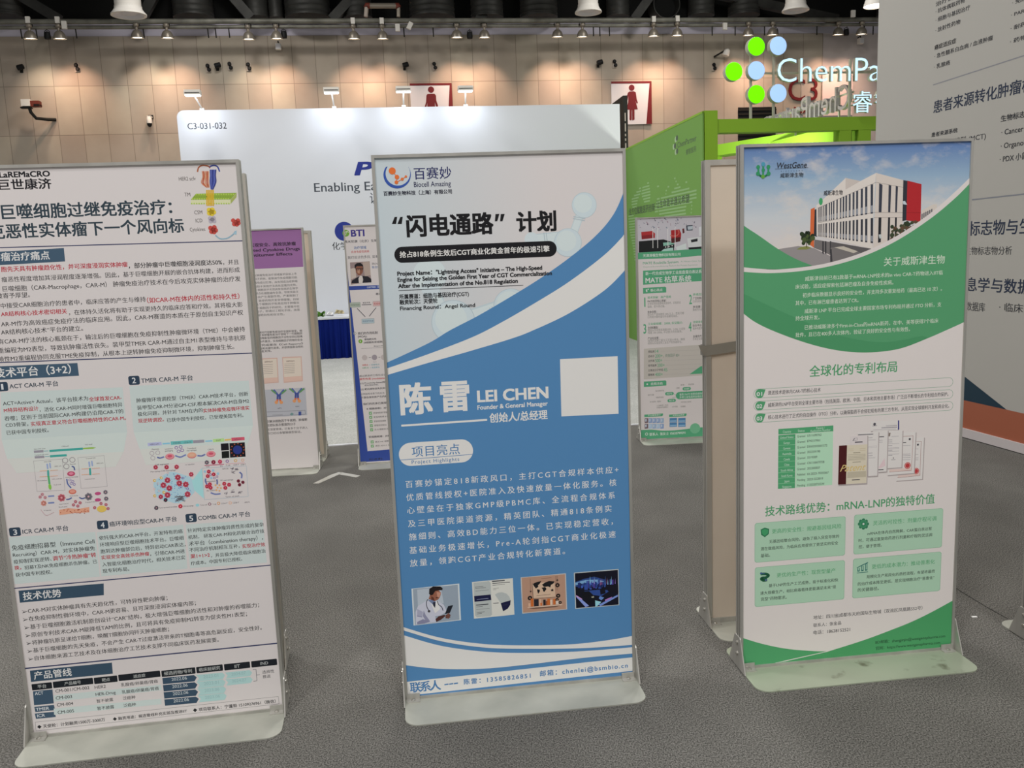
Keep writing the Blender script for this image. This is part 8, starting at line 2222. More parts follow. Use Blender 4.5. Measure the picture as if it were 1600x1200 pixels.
o = empty('surveillance_camera', wp(u, z), WB, 'white boxy surveillance camera on a bent steel bracket arm, far left of wall', 'camera')
mb = MB(); mb.tube([(.32, 0, -.13), (.2, -.12, -.14), (.02, -.3, -.14), (-.06, -.34, -.02), (-.08, -.34, .08)], .035, M['dark'], 8); mb.obj('arm', o, 60)
mb = MB(); mb.box(-.2, -.02, -.46, -.26, .1, .24, M['offwhite']); mb.obj('housing', o)
mb = MB(); mb.box(-.02, .16, -.44, -.28, .09, .21, M['pipe_red']); mb.box(.05, .16, -.45, -.27, .1, .14, M['black']); mb.obj('lens_hood', o)
mb = MB(); mb.box(-.24, -.03, -.42, -.28, .06, .09, M['dark']); mb.obj('tilt_head', o)
u, z = FIX['dome'][0]
o = empty('dome_camera', wp(u, z), WB, 'white dome camera on the back wall, left of the big white booth', 'camera')
mb = MB(); mb.box(-.05, .06, -.03, 0, .06, .14, M['dark']); mb.box(-.035, .05, -.2, -.03, .07, .1, M['offwhite']); mb.obj('bracket', o)
mb = MB(); mb.lathe([(.03, .09), (.055, .06), (.06, -.02), (.058, -.06)], M['offwhite'], 16, Matrix.Translation((0, -.16, 0))); mb.obj('housing', o, 50)
mb = MB(); mb.lathe([(.055, -.06), (.05, -.1), (.03, -.13), (.002, -.14)], M['black'], 16, Matrix.Translation((0, -.16, 0))); mb.obj('dome', o, 60)
u, z = FIX['brk'][0]
o = empty('bracket_floodlight', wp(u, z), WB, 'pale floodlight on a dark angled bracket, left of the green discs', 'lamp')
mb = MB(); mb.tube([(-.15, -.03, -.02), (.08, -.3, .1)], .022, M['dark'], 6); mb.obj('arm', o)
mb = MB(); mb.lathe([(.03, .1), (.07, .06), (.085, -.05), (.08, -.08)], M['offwhite'], 14, Matrix.Translation((.06, -.3, .02)) @ Matrix.Rotation(.4, 4, 'Y')); mb.obj('head', o, 50)
SPK = ('between the two leftmost bell lamps', 'beside the sixth bell lamp', 'between the ninth and tenth bell lamps', 'beside the lamp over the upper blue disc', 'between the two lamps over the lit letters')
for i, (u, z) in enumerate(SPK_POS):
    o = empty('hanging_speaker', wp(u, min(z, 6.37), .66), WB, 'black speaker hung under the rail ' + SPK[i], 'speaker', 'small black speakers hung under the rail')
    mb = MB(); mb.lathe([(.03, .08), (.06, .06), (.068, -.03), (.06, -.07), (.02, -.08)], M['black'], 14); mb.obj('cabinet', o, 50)
    mb = MB(); mb.tube([(-.06, 0, -.02), (-.05, 0, .09), (0, 0, .12), (.05, 0, .09), (.06, 0, -.02)], .008, M['black'], 6); mb.tube([(0, 0, .12), (0, -.03, .1), (0, -.036, .135)], .006, M['black'], 6); mb.obj('yoke', o)
WBX = ('right of the second bell lamp', 'between the eighth and ninth bell lamps, upright', 'between the eighth and ninth bell lamps, tilted', 'left of the lamp over the upper green disc', 'on top of the rail over the lit letters')
for i, k in enumerate((2, 5, 6, 9, 10)):
    u, z = WBOX[k]
    o = tag(bevel((lambda mb: (mb.box(-.05, .05, -.03, .03, -.08, .08, M['offwhite']), mb.obj('junction_box'))[1])(MB()), .006), 'pale junction box on the lamp rail, ' + WBX[i], 'box', 'junction boxes on the rail')
    along_wall(o, u, z, .9 if i != 4 else 1.0)
    if i == 2: o.rotation_euler = (0, .5, WB)

# ducts, struts and nozzles under the dark ceiling
DW = ('ribbed', 'plain')
DLAB = ('behind the gap between the fourth and fifth bell lamps', 'over the fifth bell lamp', 'narrow, over the sixth bell lamp', 'wide ribbed, right of the sixth bell lamp', 'wide ribbed, over the men sign', 'wide, left of the middle air nozzle', 'right of the middle air nozzle', 'left of the green discs, second', 'over the green discs', 'beside the tall grey booth wall', 'far left corner', 'behind the red elbowed pipe', 'left of the middle, over the tenth bell lamp')
for i, (u, r, z) in enumerate(DUCT):
    prof = []; h = 0; H = 9.6 - z
    prof += [(r * 1.02, 0), (r * 1.02, .04), (r, .05)]
    while h < H - .15: prof += [(r, h + .06), (r * 1.02, h + .075), (r, h + .09)]; h += .12
    prof.append((r, H)); mb = MB(); mb.lathe(prof, M['duct'], 28)
    o = tag(mb.obj('ventilation_duct', None, 40), 'dark round duct, ' + DLAB[i], 'duct', 'round ventilation ducts'); along_wall(o, u, z, .35 + (.6 if i in (10, 11, 12) else 0) * 0)
(u, z), r = MOUTH
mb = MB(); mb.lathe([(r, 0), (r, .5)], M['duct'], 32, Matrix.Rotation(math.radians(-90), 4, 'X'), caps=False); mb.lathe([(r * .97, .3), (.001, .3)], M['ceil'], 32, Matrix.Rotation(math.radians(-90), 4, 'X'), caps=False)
mb.lathe([(r, 0), (r * 1.05, 0), (r * 1.05, .05), (r, .05)], M['duct'], 32, Matrix.Rotation(math.radians(-90), 4, 'X'), caps=False)
o = tag(mb.obj('duct_mouth', None, 40), 'open dark round duct end above the thirteenth bell lamp', 'duct'); along_wall(o, u, z, .6)
for i, ((ua, za), (ub, zb)) in enumerate(STRUT):
    d = Vector((ub - ua, 0, zb - za)); a = Vector((ua, 0, za)) - d * 2.2; b = Vector((ub, 0, zb)) + d * .04
    mb = MB(); n = Vector((d.z, 0, -d.x)).normalized() * .1
    mb.prism([a - n, b - n, b + n, a + n], (0, .16, 0), M['duct'])
    o = tag(mb.obj('roof_strut'), 'dark diagonal roof strut, ' + ('far left', 'right of the left air nozzle', 'left of the fifth bell lamp', 'left of the red elbowed pipe', 'above the tenth bell lamp', 'above the twelfth bell lamp', 'over the lit sign, behind the right air nozzle')[i], 'strut', 'diagonal roof struts'); along_wall(o, 0, 0, .62)
pp = empty('red_elbow_pipe', wp(0, 0, .75), WB, 'grey pipe with two rusty red elbows above the rail', 'pipe')
P6 = [Vector((u, 0, z)) for u, z in PIPE]
mb = MB(); mb.tube([P6[0], P6[1]], .045, M['tan'], 10); mb.tube([P6[2], P6[3]], .06, M['bell'], 10); mb.tube([P6[4], P6[5]], .045, M['bell'], 10); mb.obj('pipe', pp, 60)
for a, b, c in ((P6[1], P6[1] + Vector((.0, 0, .05)), P6[2]), (P6[3], P6[4] + Vector((0, 0, .05)), P6[4])):
    mb = MB(); mb.tube([a, a.lerp(b, .6) if a == P6[1] else b.lerp(a, .4), c], .068, M['pipe_red'], 10); mb.obj('elbow', pp, 60)
for i, (u, r, z) in enumerate(NOZ):
    o = empty('air_nozzle', wp(u, z + .0, 2.2), WB, 'white flared ceiling air nozzle, ' + ('left, near the white booth corner', 'middle, above the white booth', 'right, above the lit sign')[i], 'air nozzle', 'white ceiling air nozzles')
    mb = MB(); mb.lathe([(r * .72, .2), (r * .74, .23), (r * .74, 3.2)], M['offwhite'], 32); mb.obj('duct', o, 50)
    mb = MB(); mb.lathe([(r * .86, .03), (r, .03), (r, .055), (r * .9, .09), (r * .8, .14), (r * .74, .2)], M['offwhite'], 32, caps=False); mb.obj('flare', o, 50)
    mb = MB(); mb.lathe([(r * .72, .17), (r * .77, .17), (r * .77, .2), (r * .72, .2)], M['offwhite'], 32, caps=False); mb.obj('collar', o)
    mb = MB(); mb.lathe([(r * .86, .03), (r * .6, .1), (r * .4, .06), (.001, .05)], M['signwhite'], 32, caps=False); mb.obj('cone', o, 50)
o = empty('high_bay_lamp', LAMPBIG, 0, 'bright white high bay lamp at the top beside the grey booth wall', 'lamp')
mb = MB(); mb.lathe([(.22, 0), (.21, .05), (.15, .22), (.08, .3), (.08, .45), (.02, .5)], M['offwhite'], 24, caps=False); mb.obj('reflector', o, 50)
mb = MB(); mb.lathe([(.001, .01), (.21, .01)], M['lampglass'], 24, caps=False); mb.obj('lamp_glass', o)
mb = MB(); mb.tube([(0, 0, .5), (0, 0, 3.7)], .015, M['dark'], 6); mb.obj('suspension_rod', o)

# toilet signs
def flat(mb, uz, off, th, mt):
    mb.prism([(u, -off, z) for u, z in uz], (0, th, 0), mt)
def toilet(name, q, fig, head, lab, wedge):
    o = empty('toilet_sign', wp(0, 0), WB, lab, 'sign', 'toilet signs on the back wall')
    u0, u1, z0, z1 = q[0][0], q[1][0], q[2][1], (q[0][1] + q[1][1]) / 2
    mb = MB(); mb.box(u0, u1, -.05, -.01, z0, z1, M['signwhite']); mb.obj('board', o)
    mb = MB(); flat(mb, [(u0, z1 - .045), (u1, z1 - .045), (u1, z1 + .005), (u0, z1 + .005)], .056, .006, M['red'])
    flat(mb, [(u1 - wedge, z0), (u1 + .005, z0), (u1 + .005, z1), (u1 - .04, z1)], .058, .006, M['red']); mb.obj('red_border', o)
    mb = MB(); flat(mb, fig, .055, .006, M['red']); mb.lathe([(.072, 0), (.072, .006)], M['red'], 24, Matrix.Translation((head[0], -.049, head[1])) @ Matrix.Rotation(math.radians(90), 4, 'X')); mb.obj('figure', o)
z0s = SIGN2[2][1]
toilet('m', [SIGN1[0], SIGN1[1], (0, SIGN1[1][1] - 1.0)], MAN[0], MAN[1], 'white toilet sign with red standing man figure, half hidden by the white booth', .14)
toilet('w', [SIGN2[0], SIGN2[1], (0, z0s)], FEM[0], FEM[1], 'white toilet sign with red woman figure in a skirt', .14)
def letters3d(mb, t, u0, u1, zmid, em, y, th, mt, bold=0, rim=None, track=0):
    vs, fs = text_2d(t, u0, u1, zmid, em, 0, track, 0, True)
    b = len(mb.v); n = len(vs); mb.v += [(x, y, z) for x, z in vs] + [(x, y + th, z) for x, z in vs]; k = mb.m(mt); kr = mb.m(rim or mt)
    cnt = {}
    for f in fs:
        mb.f.append(tuple(b + i for i in f)); mb.mi.append(k); mb.f.append(tuple(b + n + i for i in f[::-1])); mb.mi.append(kr)
        for i, j in zip(f, f[1:] + f[:1]): cnt[(i, j)] = 1
    for (i, j) in cnt:
        if (j, i) not in cnt: mb.f.append((b + j, b + i, b + n + i, b + n + j)); mb.mi.append(kr)
o = empty('hall_number_sign', wp(0, 0), WB, 'dark red hall number C3 lettering on the wall behind the lit sign', 'sign')
mb = MB(); letters3d(mb, 'C3', C3[0][0], C3[1][0], C3[2][1], .76, -.05, .04, M['red']); mb.obj('number', o)
mb = MB(); letters3d(mb, 'HALL', C3[3][0], C3[4][0], C3[3][1], .22, -.05, .04, M['red']); mb.obj('word', o)
mb = MB(); mb.box(TAN[0][0], TAN[1][0], -.015, 0, TAN[1][1], TAN[0][1], M['tan']); o = tag(mb.obj('wall_board'), 'grey tan wall board behind the red hall number', 'board'); along_wall(o, 0, 0)
mb = MB(); mb.box(PINK[0][0], PINK[1][0], -.0, .03, PINK[1][1], PINK[0][1], M['pink']); o = tag(mb.obj('wall_board'), 'pale pink wall board right of the red hall number', 'board'); along_wall(o, 0, 0)
o = empty('wall_grille', wp(0, 0), WB, 'dark louvred wall opening below the coloured discs', 'grille')
mb = MB(); mb.box(GRILLE[0][0], GRILLE[1][0], -.01, 0, GRILLE[1][1] - .6, GRILLE[0][1], M['black']); mb.obj('backing', o)
mb = MB()
for k in range(14): z = GRILLE[0][1] - .05 - k * .1; mb.box(GRILLE[0][0], GRILLE[1][0], -.035, -.012, z - .035, z, M['dark'])
mb.obj('louvre', o)

# ------------------------------------------------------------------ white booth with table
WY = math.radians(8.8)
wb = empty('exhibition_booth', (-4.675, 12.979, 0), WY, 'tall white booth wall with rounded corner and booth number C3-031-032', 'booth wall')
def rounded_tl(W, H, r):
    out = [(0, 0), (W, 0), (W, H)]
    for i in range(9): a = math.radians(90 + i * 11.25); out.append((r + r * math.cos(a), H - r + r * math.sin(a)))
    return out
mb = MB(); mb.prism([(x, 0, z) for x, z in rounded_tl(6.6, 3.66, .1)], (0, .12, 0), M['white']); paint(mb, ART_WHITE_WALL, -.0008, 1.0); mb.obj('wall_panel', wb)
for i, (u, (hu, hz)) in enumerate(ARM):
    top = 3.66; h = hz - top
    o = empty('arm_light', wb.matrix_basis @ Vector((u, .05, top)), WY, 'white arm light on the white booth, ' + ('leftmost, at the rounded corner', 'second from the left', 'third, left of the men sign', 'rightmost, right of the men sign')[i], 'lamp', 'arm lights on the white booth')
    e = Vector((hu - u, -.35, h))
    mb = MB(); mb.tube([(0, -.01, .02), e], .012, M['offwhite'], 8); mb.obj('arm', o)
    mb = MB(); mb.box(-.03, .03, -.045, .04, .0005, .03, M['offwhite']); mb.obj('clamp', o)
    mb = MB(); mb.box(e.x - .11, e.x + .11, e.y - .06, e.y + .05, e.z - .035, e.z + .035, M['offwhite']); mb.box(e.x - .1, e.x + .1, e.y - .064, e.y - .058, e.z - .01, e.z - .002, M['dark']); h_ = mb.obj('head', o)
    mb = MB(); mb.box(e.x - .1, e.x + .1, e.y - .055, e.y + .045, e.z - .045, e.z - .035, M['led']); mb.obj('led_lens', o)
    wl_ = wb.matrix_basis @ Vector((u, .05, top)); R = Matrix.Rotation(WY, 3, 'Z')
    p = wl_ + R @ (e + Vector((0, 0, -.06))); t = wl_ + R @ Vector((e.x, .0, e.z - 1.15))
    lamp('arm_light_beam', 'AREA', p, p + R @ Vector((0, .22, -1)), 3.6, (.82, .89, 1.0), shape='RECTANGLE', size=.2, size_y=.1)
# dark panel edge-on at the end of the white booth
d = Vector((math.sin(math.radians(-6)), math.cos(math.radians(-6)), 0)); n = Vector((d.y, -d.x, 0)); N = Vector(BLK); N.z = 0; N.x -= .05; N.y += .12
bk = empty('exhibition_booth', N, 0, 'black booth side panel seen edge-on at the right end of the white booth', 'booth wall')
mb = MB(); mb.prism([(0, 0, 0), d * 2.6, d * 2.6 + n * .07, n * .07], (0, 0, BLK[2]), M['dark']); rg = random.Random(2)
z = 3.55
while z > .6:
    h = .03 + rg.random() * .1; q = d * -.004
    mb.face([q + n * .02 + Vector((0, 0, z)), q + n * .036 + Vector((0, 0, z)), q + n * .036 + Vector((0, 0, z - h)), q + n * .02 + Vector((0, 0, z - h))], M['tan']); z -= h + .035
mb.obj('wall_panel', bk)
# table with a navy skirt
tb = empty('skirted_table', (-3.42, 12.61, 0), math.radians(8.8), 'white-topped table with pleated navy skirt before the white booth', 'table')
mb = MB(); mb.box(0, 2.2, -.02, .52, .585, .62, M['white']); bevel(mb.obj('tabletop', tb), .006)
mb = MB(); NS = 220
for i in range(NS):
    def pt(k):
        t = k / NS; x = .01 + 2.18 * t; return x, -.012 + .018 * math.sin(t * 150 + 1.5 * math.sin(t * 37)) + .006 * math.sin(t * 401)
    xa, ya = pt(i); xb, yb = pt(i + 1)
    mb.face([(xa, ya * 1.5, .008), (xb, yb * 1.5, .008), (xb, yb * .5, .585), (xa, ya * .5, .585)], M['navy'])
mb.face([(.01, 0, .01), (.01, .5, .01), (.01, .5, .585), (.01, 0, .585)], M['navy']); mb.face([(2.19, 0, .01), (2.19, .5, .01), (2.19, .5, .585), (2.19, 0, .585)], M['navy'])
mb.obj('skirt', tb)
fl = empty('flower_spray', tb.matrix_basis @ Vector((.70, .12, .62)), math.radians(8.8), 'loose spray of leaves and pale flowers lying on the navy table', 'flowers')
rg = random.Random(4)
def blossom(mb, c, r, mt, n):
    for k in range(n):
        a = rg.random() * 6.28; e = rg.random() * 1.2; dv = Vector((math.cos(a) * math.cos(e), math.sin(a) * math.cos(e), math.sin(e) * .8 + .2)); s = dv.orthogonal().normalized(); w = r * .45; c_ = Vector(c)
        mb.face([c_, c_ + dv * r * .6 + s * w, c_ + dv * r, c_ + dv * r * .6 - s * w], mt)
mb = MB()
for k in range(16):
    a = rg.random() * 6.28; e = .1 + rg.random() * 1.0; dv = Vector((math.cos(a) * math.cos(e), math.sin(a) * math.cos(e) * .6, math.sin(e))); s = dv.orthogonal().normalized() * .03; b = Vector((-.03, 0, .012)); L_ = .07 + rg.random() * .04
    mb.face([b, b + dv * L_ * .5 + s, b + dv * L_, b + dv * L_ * .5 - s], M['leaf'])
mb.obj('leaf', fl)
mb = MB(); blossom(mb, (.1, 0, .03), .05, M['petal'], 18); blossom(mb, (.02, -.02, .02), .03, M['petal'], 10); mb.obj('white_blossom', fl)
mb = MB(); blossom(mb, (.2, .02, .04), .065, M['cpetal'], 20); blossom(mb, (.26, .02, .035), .055, M['cpetal'], 16); mb.obj('cream_blossom', fl)
mb = MB(); mb.tube([(-.14, 0, .012), (0, 0, .02), (.15, .01, .014)], .006, M['dark'], 6); mb.obj('stem', fl)

# ------------------------------------------------------------------ green booth
gb = empty('exhibition_booth', (1.935, 13.863, 0), GREEN_YAW, 'green booth side wall printed with a pale world map and slogan', 'booth wall')
mb = MB(); mb.box(-.24, GREEN_LEN, 0, .016, .006, 2.97, M['green']); mb.box(-.24, GREEN_LEN, -.003, .016, 2.95, 2.975, M['lime']); paint(mb, ART_GREEN_WALL, -.0005, 1.0); mb.obj('wall_panel', gb)
GB = math.radians(8.4); GA = Vector((math.cos(GB), math.sin(GB), 0)); GN = Vector((-math.sin(GB), math.cos(GB), 0)); GP = Vector((2.31, 10.31, 0))
gf = empty('booth_gantry', GP, GB, 'lime green post and beam frame across the front of the green booth', 'booth gantry')
pw = POST[1][0] - POST[0][0]; bz1, bz0 = POST[2][1], POST[3][1]
mb = MB(); mb.box(.027, .008 + pw, 0, .17, .006, 2.98, M['lime']); mb.obj('post', gf)
mb = MB(); mb.box(.005 + pw, 4.6, .01, .16, bz0 - .01, bz1 + .01, M['lime']); mb.obj('beam', gf)
for (a, b) in BPOST: mb = MB(); mb.box(a[0], b[0], .012, .158, .006, bz0 - .01, M['lime']); mb.obj('post', gf)
A, B_ = (Vector(v) for v in BAND); dv = (B_ - A); dv.z = 0; dn = Vector((-dv.y, dv.x, 0)).normalized()
mb = MB(); q0 = A - dv * .0; q1 = A + dv * 1.0
mb.prism([q0 + Vector((0, 0, -.07)), q1 + Vector((0, 0, -.07)), q1 + Vector((0, 0, .09)), q0 + Vector((0, 0, .09))], dn * .3, M['lime'])
o = tag(mb.obj('booth_beam'), 'bright lime beam inside the green booth, lit from within', 'booth beam')
mb = MB()
for q in (q0, q1): mb.prism([q + dn * .05 + Vector((-.05, 0, 0)), q + dn * .05 + Vector((.05, 0, 0)), q + dn * .15 + Vector((.05, 0, 0)), q + dn * .15 + Vector((-.05, 0, 0))], (0, 0, -q.z + .006 if False else -2.7), M['lime'])
mb.obj('support_post', o)
lamp('booth_light', 'AREA', (3.1, 11.2, 2.2), (3.6, 12.5, 2.85), 55, (.95, 1, .85), shape='DISK', size=.3)
# lit sign
sg = empty('illuminated_sign', GP, GB, 'lit sign of green and blue discs with white glowing letters on the lime beam', 'sign')
for i, (u, z) in enumerate(DISC):
    mb = MB(); Rm = Matrix.Translation((u, -.02, z)) @ Matrix.Rotation(math.radians(90), 4, 'X'); g = i in (0, 2, 4)
    mb.lathe([(DISCR * .98, .012), (DISCR, 0), (DISCR, -.06)], M['pole'], 36, Rm); mb.lathe([(.001, .014), (DISCR * .97, .013)], M['gsign' if g else 'bsign'], 36, Rm, caps=False)
    o = mb.obj('disc', sg); o['label'] = ('green' if g else 'pale blue') + ' glowing disc'
ch = (LET[2][1] - LET[0][1]) / .69; zm = LET[0][1] + .37 * ch
wa = glyphs('ChemPa', single=True); wt = glyphs('ChemPartner', single=True); full = (LET[1][0] - LET[0][0]) * (wt[3] - wt[2]) / (wa[3] - wa[2])
THIN = .009; mb = MB(); letters3d(mb, 'ChemPartner', LET[0][0], LET[0][0] + full, zm, ch, -.03, .05, M['wsign'], 0, M['pole']); mb.obj('letters', sg); THIN = 0.0
ch2 = (CN[2][1] - CN[0][1]) / .92; mb = MB(); letters3d(mb, '睿智医药', CN[0][0], CN[0][0] + ch2 * 4.1, CN[0][1] + ch2 * .45, ch2, -.03, .05, M['wsign'], 2, M['pole'], 1); mb.obj('letters', sg)
for (a, b) in SPOSTS: mb = MB(); mb.box(a[0] - .011, a[0] + .011, .02, .05, bz1 + .011, a[1], M['pole']); mb.obj('pole', sg)
mb = MB(); z = SRAIL[0][1]; mb.box(SRAIL[0][0], SRAIL[1][0] + 1.6, .05, .07, z - .012, z + .012, M['pole']); mb.obj('rail', sg)
# unlit sign on the far side, seen from behind
N, F = Vector(REV[0]), Vector(REV[1]); dv = (N - F); Ln = dv.length; ry = math.atan2(dv.y, dv.x)
rs = empty('bare_metal_sign', (F.x, F.y, 0), ry, 'unlit metal letter sign seen from behind on the far side of green booth', 'sign')
mb = MB(); letters3d(mb, 'ChemPartner', Ln * .98, Ln * .02, F.z - .03, .42, -.02, .05, M['chrome']); mb.obj('letters', rs)
mb = MB(); mb.tube([(-.1, .05, F.z), (Ln - .05, .05, F.z)], .012, M['pole'], 8); mb.obj('rail', rs)
for k in range(4): mb = MB(); x = Ln * (.1 + k * .24); mb.box(x - .01, x + .01, .06, .08, 2.83, F.z, M['pole']); mb.obj('pole', rs)
mb = MB(); mb.box(-.6, Ln - .25, -.05, .15, 2.62, 2.83, M['lime']); mb.obj('beam', rs)
for x in (-.5, Ln - .32): mb = MB(); mb.box(x - .06, x + .06, -.04, .14, .006, 2.62, M['lime']); mb.obj('post', rs)

# ------------------------------------------------------------------ tall grey booth wall on the right
rw = empty('exhibition_booth', (3.062, 7.322, 0), RIGHT_YAW, 'tall grey booth wall on the right with dark printed lists', 'booth wall')
mb = MB(); mb.box(0, 6.5, 0, .15, RIGHT_BASE, 5.2, M['rightwall']); paint(mb, ART_RIGHT_WALL, -.0005, 1.1); mb.obj('wall_panel', rw)
mb = MB(); mb.box(-.005, 6.5, -.012, .15, .006, RIGHT_BASE, M['skirting']); mb.obj('skirting', rw)

# ------------------------------------------------------------------ poster stands
SW, SH, SD = .8, 1.8, .045
_sm = {}
def stand_meshes(H, wide):
    key = (round(H, 3), wide)
    if key in _sm: return _sm[key]
    b = .02 if wide else .0095
    mb = MB()
    def bar(x0, x1, z0, z1, inner):           # an H-shaped aluminium bar: two flanges and a recessed web
        mb.box(x0, x1, 0, .009, z0, z1, M['alu']); mb.box(x0, x1, SD - .009, SD, z0, z1, M['alu'])
        dx0 = .004 if inner in 'lr' else 0; dz = .004 if inner in 'tb' else 0
        mb.box(x0 + (dx0 if inner == 'l' else 0), x1 - (dx0 if inner == 'r' else 0), .009, SD - .009, z0 + (dz if inner == 'b' else 0), z1 - (dz if inner == 't' else 0), M['groove'])
        if inner in 'lr':
            xx = x0 if inner == 'l' else x1 - .004; mb.box(xx, xx + .004, .019, .026, z0, z1, M['alu'])
    bar(0, b, .004, H, 'l'); bar(SW - b, SW, .004, H, 'r'); bar(b, SW - b, H - b, H, 't'); bar(b, SW - b, .004, .004 + b, 'b')
    fr = mb.mesh('frame')
    mb = MB(); out = []; r = .045; y0, y1 = -.165, .174
    for cx, cy, a0 in ((SW - r, y0 + r, -90), (SW - r, y1 - r, 0), (r, y1 - r, 90), (r, y0 + r, 180)):
        for i in range(7): a = math.radians(a0 + i * 15); out.append((cx + r * math.cos(a), cy + r * math.sin(a), 0))
    mb.prism(out, (0, 0, .004), M['plate']); pl = mb.mesh('base_plate')
    mb = MB(); mb.prism([(0, -.05, .004), (0, .1, .004), (0, SD + .004, .115), (0, SD, .12), (0, 0, .12), (0, -.004, .115)], (.004, 0, 0), M['alu']); br = mb.mesh('bracket')
    mb = MB(); mb.lathe([(.007, 0), (.007, .003), (.005, .005), (.002, .006)], M['zinc'], 12, Matrix.Rotation(math.radians(-90), 4, 'Y')); bo = mb.mesh('bolt', 40)
    mb = MB(); mb.box(.006, .05, -.024, 0, .004, .008, M['alu']); mb.box(.006, .05, -.004, 0, .008, .026, M['alu']); mb.lathe([(.007, .008), (.007, .011), (.003, .013)], M['zinc'], 12, Matrix.Translation((.028, -.013, 0))); tb_ = mb.mesh('corner_tab')
    _sm[key] = (fr, pl, br, bo, tb_); return _sm[key]
def poster_stand(org, yaw, H, label, front, art=None, blank=False, worn=False, plabel=None):
    st = empty('poster_stand', org, yaw, label, 'poster stand', 'free-standing aluminium poster stands')
    fr, pl, br, bo, tb_ = stand_meshes(H, blank)
    put('frame', fr, st)
    if worn: pl = pl.copy(); pl.materials[0] = M['plate_worn']
    put('base_plate', pl, st)
    for sx in (0, 1):
        b = put('bracket', br, st); b.location = (-.004 if sx == 0 else SW, 0, 0)
        for z in (.055, .095):
            q = put('bolt', bo, b); q.location = (0 if sx == 0 else .004, SD / 2, z)
            if sx: q.rotation_euler = (0, 0, math.pi)
        t = put('corner_tab', tb_, st)
        if sx: t.location = (SW - .056, 0, 0)
    b = .006
    mb = MB(); mb.box(b, SW - b, .0055, .0085, .008, H - b, front if not blank else M['cream'])
    if art:
        paint(mb, art, .0055)
        p = mb.obj('printed_panel', st); p['label'] = plabel
    else: mb.obj('blank_panel', st)
    mb = MB(); mb.box(b, SW - b, SD - .0085, SD - .0055, .008, H - b, M['cream']); mb.obj('back_panel', st)
    return st
poster_stand((-1.5923, 2.5904, 0), .1475, 1.8, 'front left poster stand, white poster on macrophage therapy with pipeline table', M['paper'], ART_MACRO, plabel='white sheet of dense black and red Chinese text with cell diagrams')
poster_stand((-1.674, 2.923, 0), .1475, 1.79, 'poster stand close behind the white macrophage poster, only its right edge showing', M['paper'], blank=True)
poster_stand((-.4044, 2.7392, 0), .1164, 1.8, 'front centre poster stand, blue poster with white swooshes and large white name', M['tint'], ART_BLUE, plabel='blue and pale printed sheet with bubbles, swooshes and white Chinese text')
poster_stand((.7643, 2.8594, 0), .1096, 1.8, 'front right poster stand, green poster with an office building under blue sky', M['paper'], ART_GREEN, worn=True, plabel='green and white printed sheet with building picture, patents and cards')
poster_stand((.735, 3.24, 0), .11, 1.79, 'blank cream poster stand behind the green poster, bound with grey tape', M['paper'], blank=True)
poster_stand(PUR[0], PUR[1], PUR[2], 'poster stand with purple header and grey text behind the white poster', M['paper'], ART_PURPLE, plabel='purple headed sheet with grey paragraphs and antibody picture')
c, s = math.cos(PUR[1]), math.sin(PUR[1])
poster_stand((-1.418 - .8 * c, 6.40 - .8 * s, 0), PUR[1], 1.69, 'poster stand right behind the purple-headed poster, only its edge showing', M['paper'], blank=True)
poster_stand(BTI[0], BTI[1], BTI[2], 'poster stand with dark blue border and portrait, left behind the blue poster', M['paper'], ART_ANTIBODY, plabel='pale sheet with blue border, small portrait and antibody notes')
poster_stand(MATE[0], MATE[1], MATE[2], 'poster stand with green laboratory poster, right behind the blue poster', M['paper'], ART_BACTERIA, plabel='white and green sheet with laboratory photo and number list')
poster_stand((1.852, 2.985, 0), .11, 1.8, 'poster stand cut off at the right picture edge, base corner showing', M['paper'], blank=True)
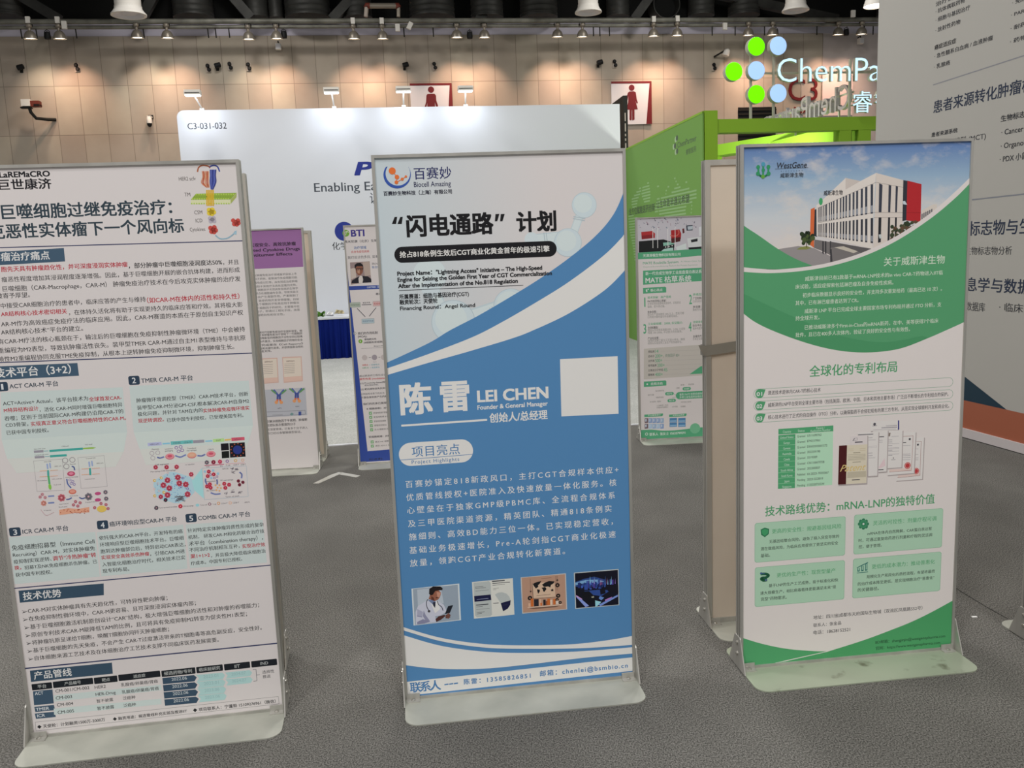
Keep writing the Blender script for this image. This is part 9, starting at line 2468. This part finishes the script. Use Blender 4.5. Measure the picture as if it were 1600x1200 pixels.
# tape round the blank stand
mb = MB(); R2 = Matrix.Translation((.735, 3.24, 0)) @ Matrix.Rotation(.11, 4, 'Z')
(a0, z0), (a1, z1), (a2, z2), (a3, z3) = STRAP
sl = (z1 - z0) / (a1 - a0); h = z1 - z2
pts = [(-.006, SD + .003), (-.006, -.0015), (.81, -.0015), (.81, SD + .003)]
zt = lambda x: z0 + sl * (x - a0)
def seg(p, q, dz0=0, dz1=0):
    for e in (0, .0008): mb.face([R2 @ Vector(v) for v in ((p[0], p[1] - e, zt(p[0]) - h - dz0), (q[0], q[1] - e, zt(q[0]) - h - dz1), (q[0], q[1] - e, zt(q[0])), (p[0], p[1] - e, zt(p[0])))], M['tape'])
for p, q in zip(pts, pts[1:] + pts[:1]): seg(p, q)
mb.prism([R2 @ Vector(v) for v in ((-.0065, -.0025, zt(0) - h), (.002, -.0025, zt(0) - h), (.002, -.0025, zt(0)), (-.031, -.004, zt(0) + .004), (-.022, -.004, zt(0) - h * .45))], R2.to_3x3() @ Vector((0, .001, 0)), M['tape'])
tag(mb.obj('tape_strap'), 'grey tape wrapped round the blank cream stand, loose end at left', 'tape')

# ------------------------------------------------------------------ marks on the carpet
mt = mat('clear_floor_tape', '#c4c2b8', .25, spec=.6)
mb = MB()
for leg in CHEV: mb.prism([(x, y, .0002) for x, y in leg], (0, 0, .0008), mt)
tag(mb.obj('floor_tape'), 'pale chevron of floor tape on the grey carpet behind the stands', 'tape')
mb = MB()  # carpet crease: its line of shade is drawn as thin dark strips
for (xa, ya), (xb, yb) in zip(CREASE, CREASE[1:]):
    d = Vector((xb - xa, yb - ya, 0)).normalized(); n = Vector((-d.y, d.x, 0)) * .0022
    mb.face([Vector((xa, ya, .0006)) - n, Vector((xb, yb, .0006)) - n, Vector((xb, yb, .0006)) + n, Vector((xa, ya, .0006)) + n], M['dark'])
o = mb.obj('carpet_crease_line'); o['kind'] = 'structure'
mb = MB(); mb.box(1.765, 1.785, 3.205, 3.215, .0002, .003, M['petal']); tag(mb.obj('paper_scrap'), 'tiny white paper scrap on the carpet, right of the green poster', 'paper scrap')

bpy.data.objects.remove(_fo); bpy.data.curves.remove(_fc)
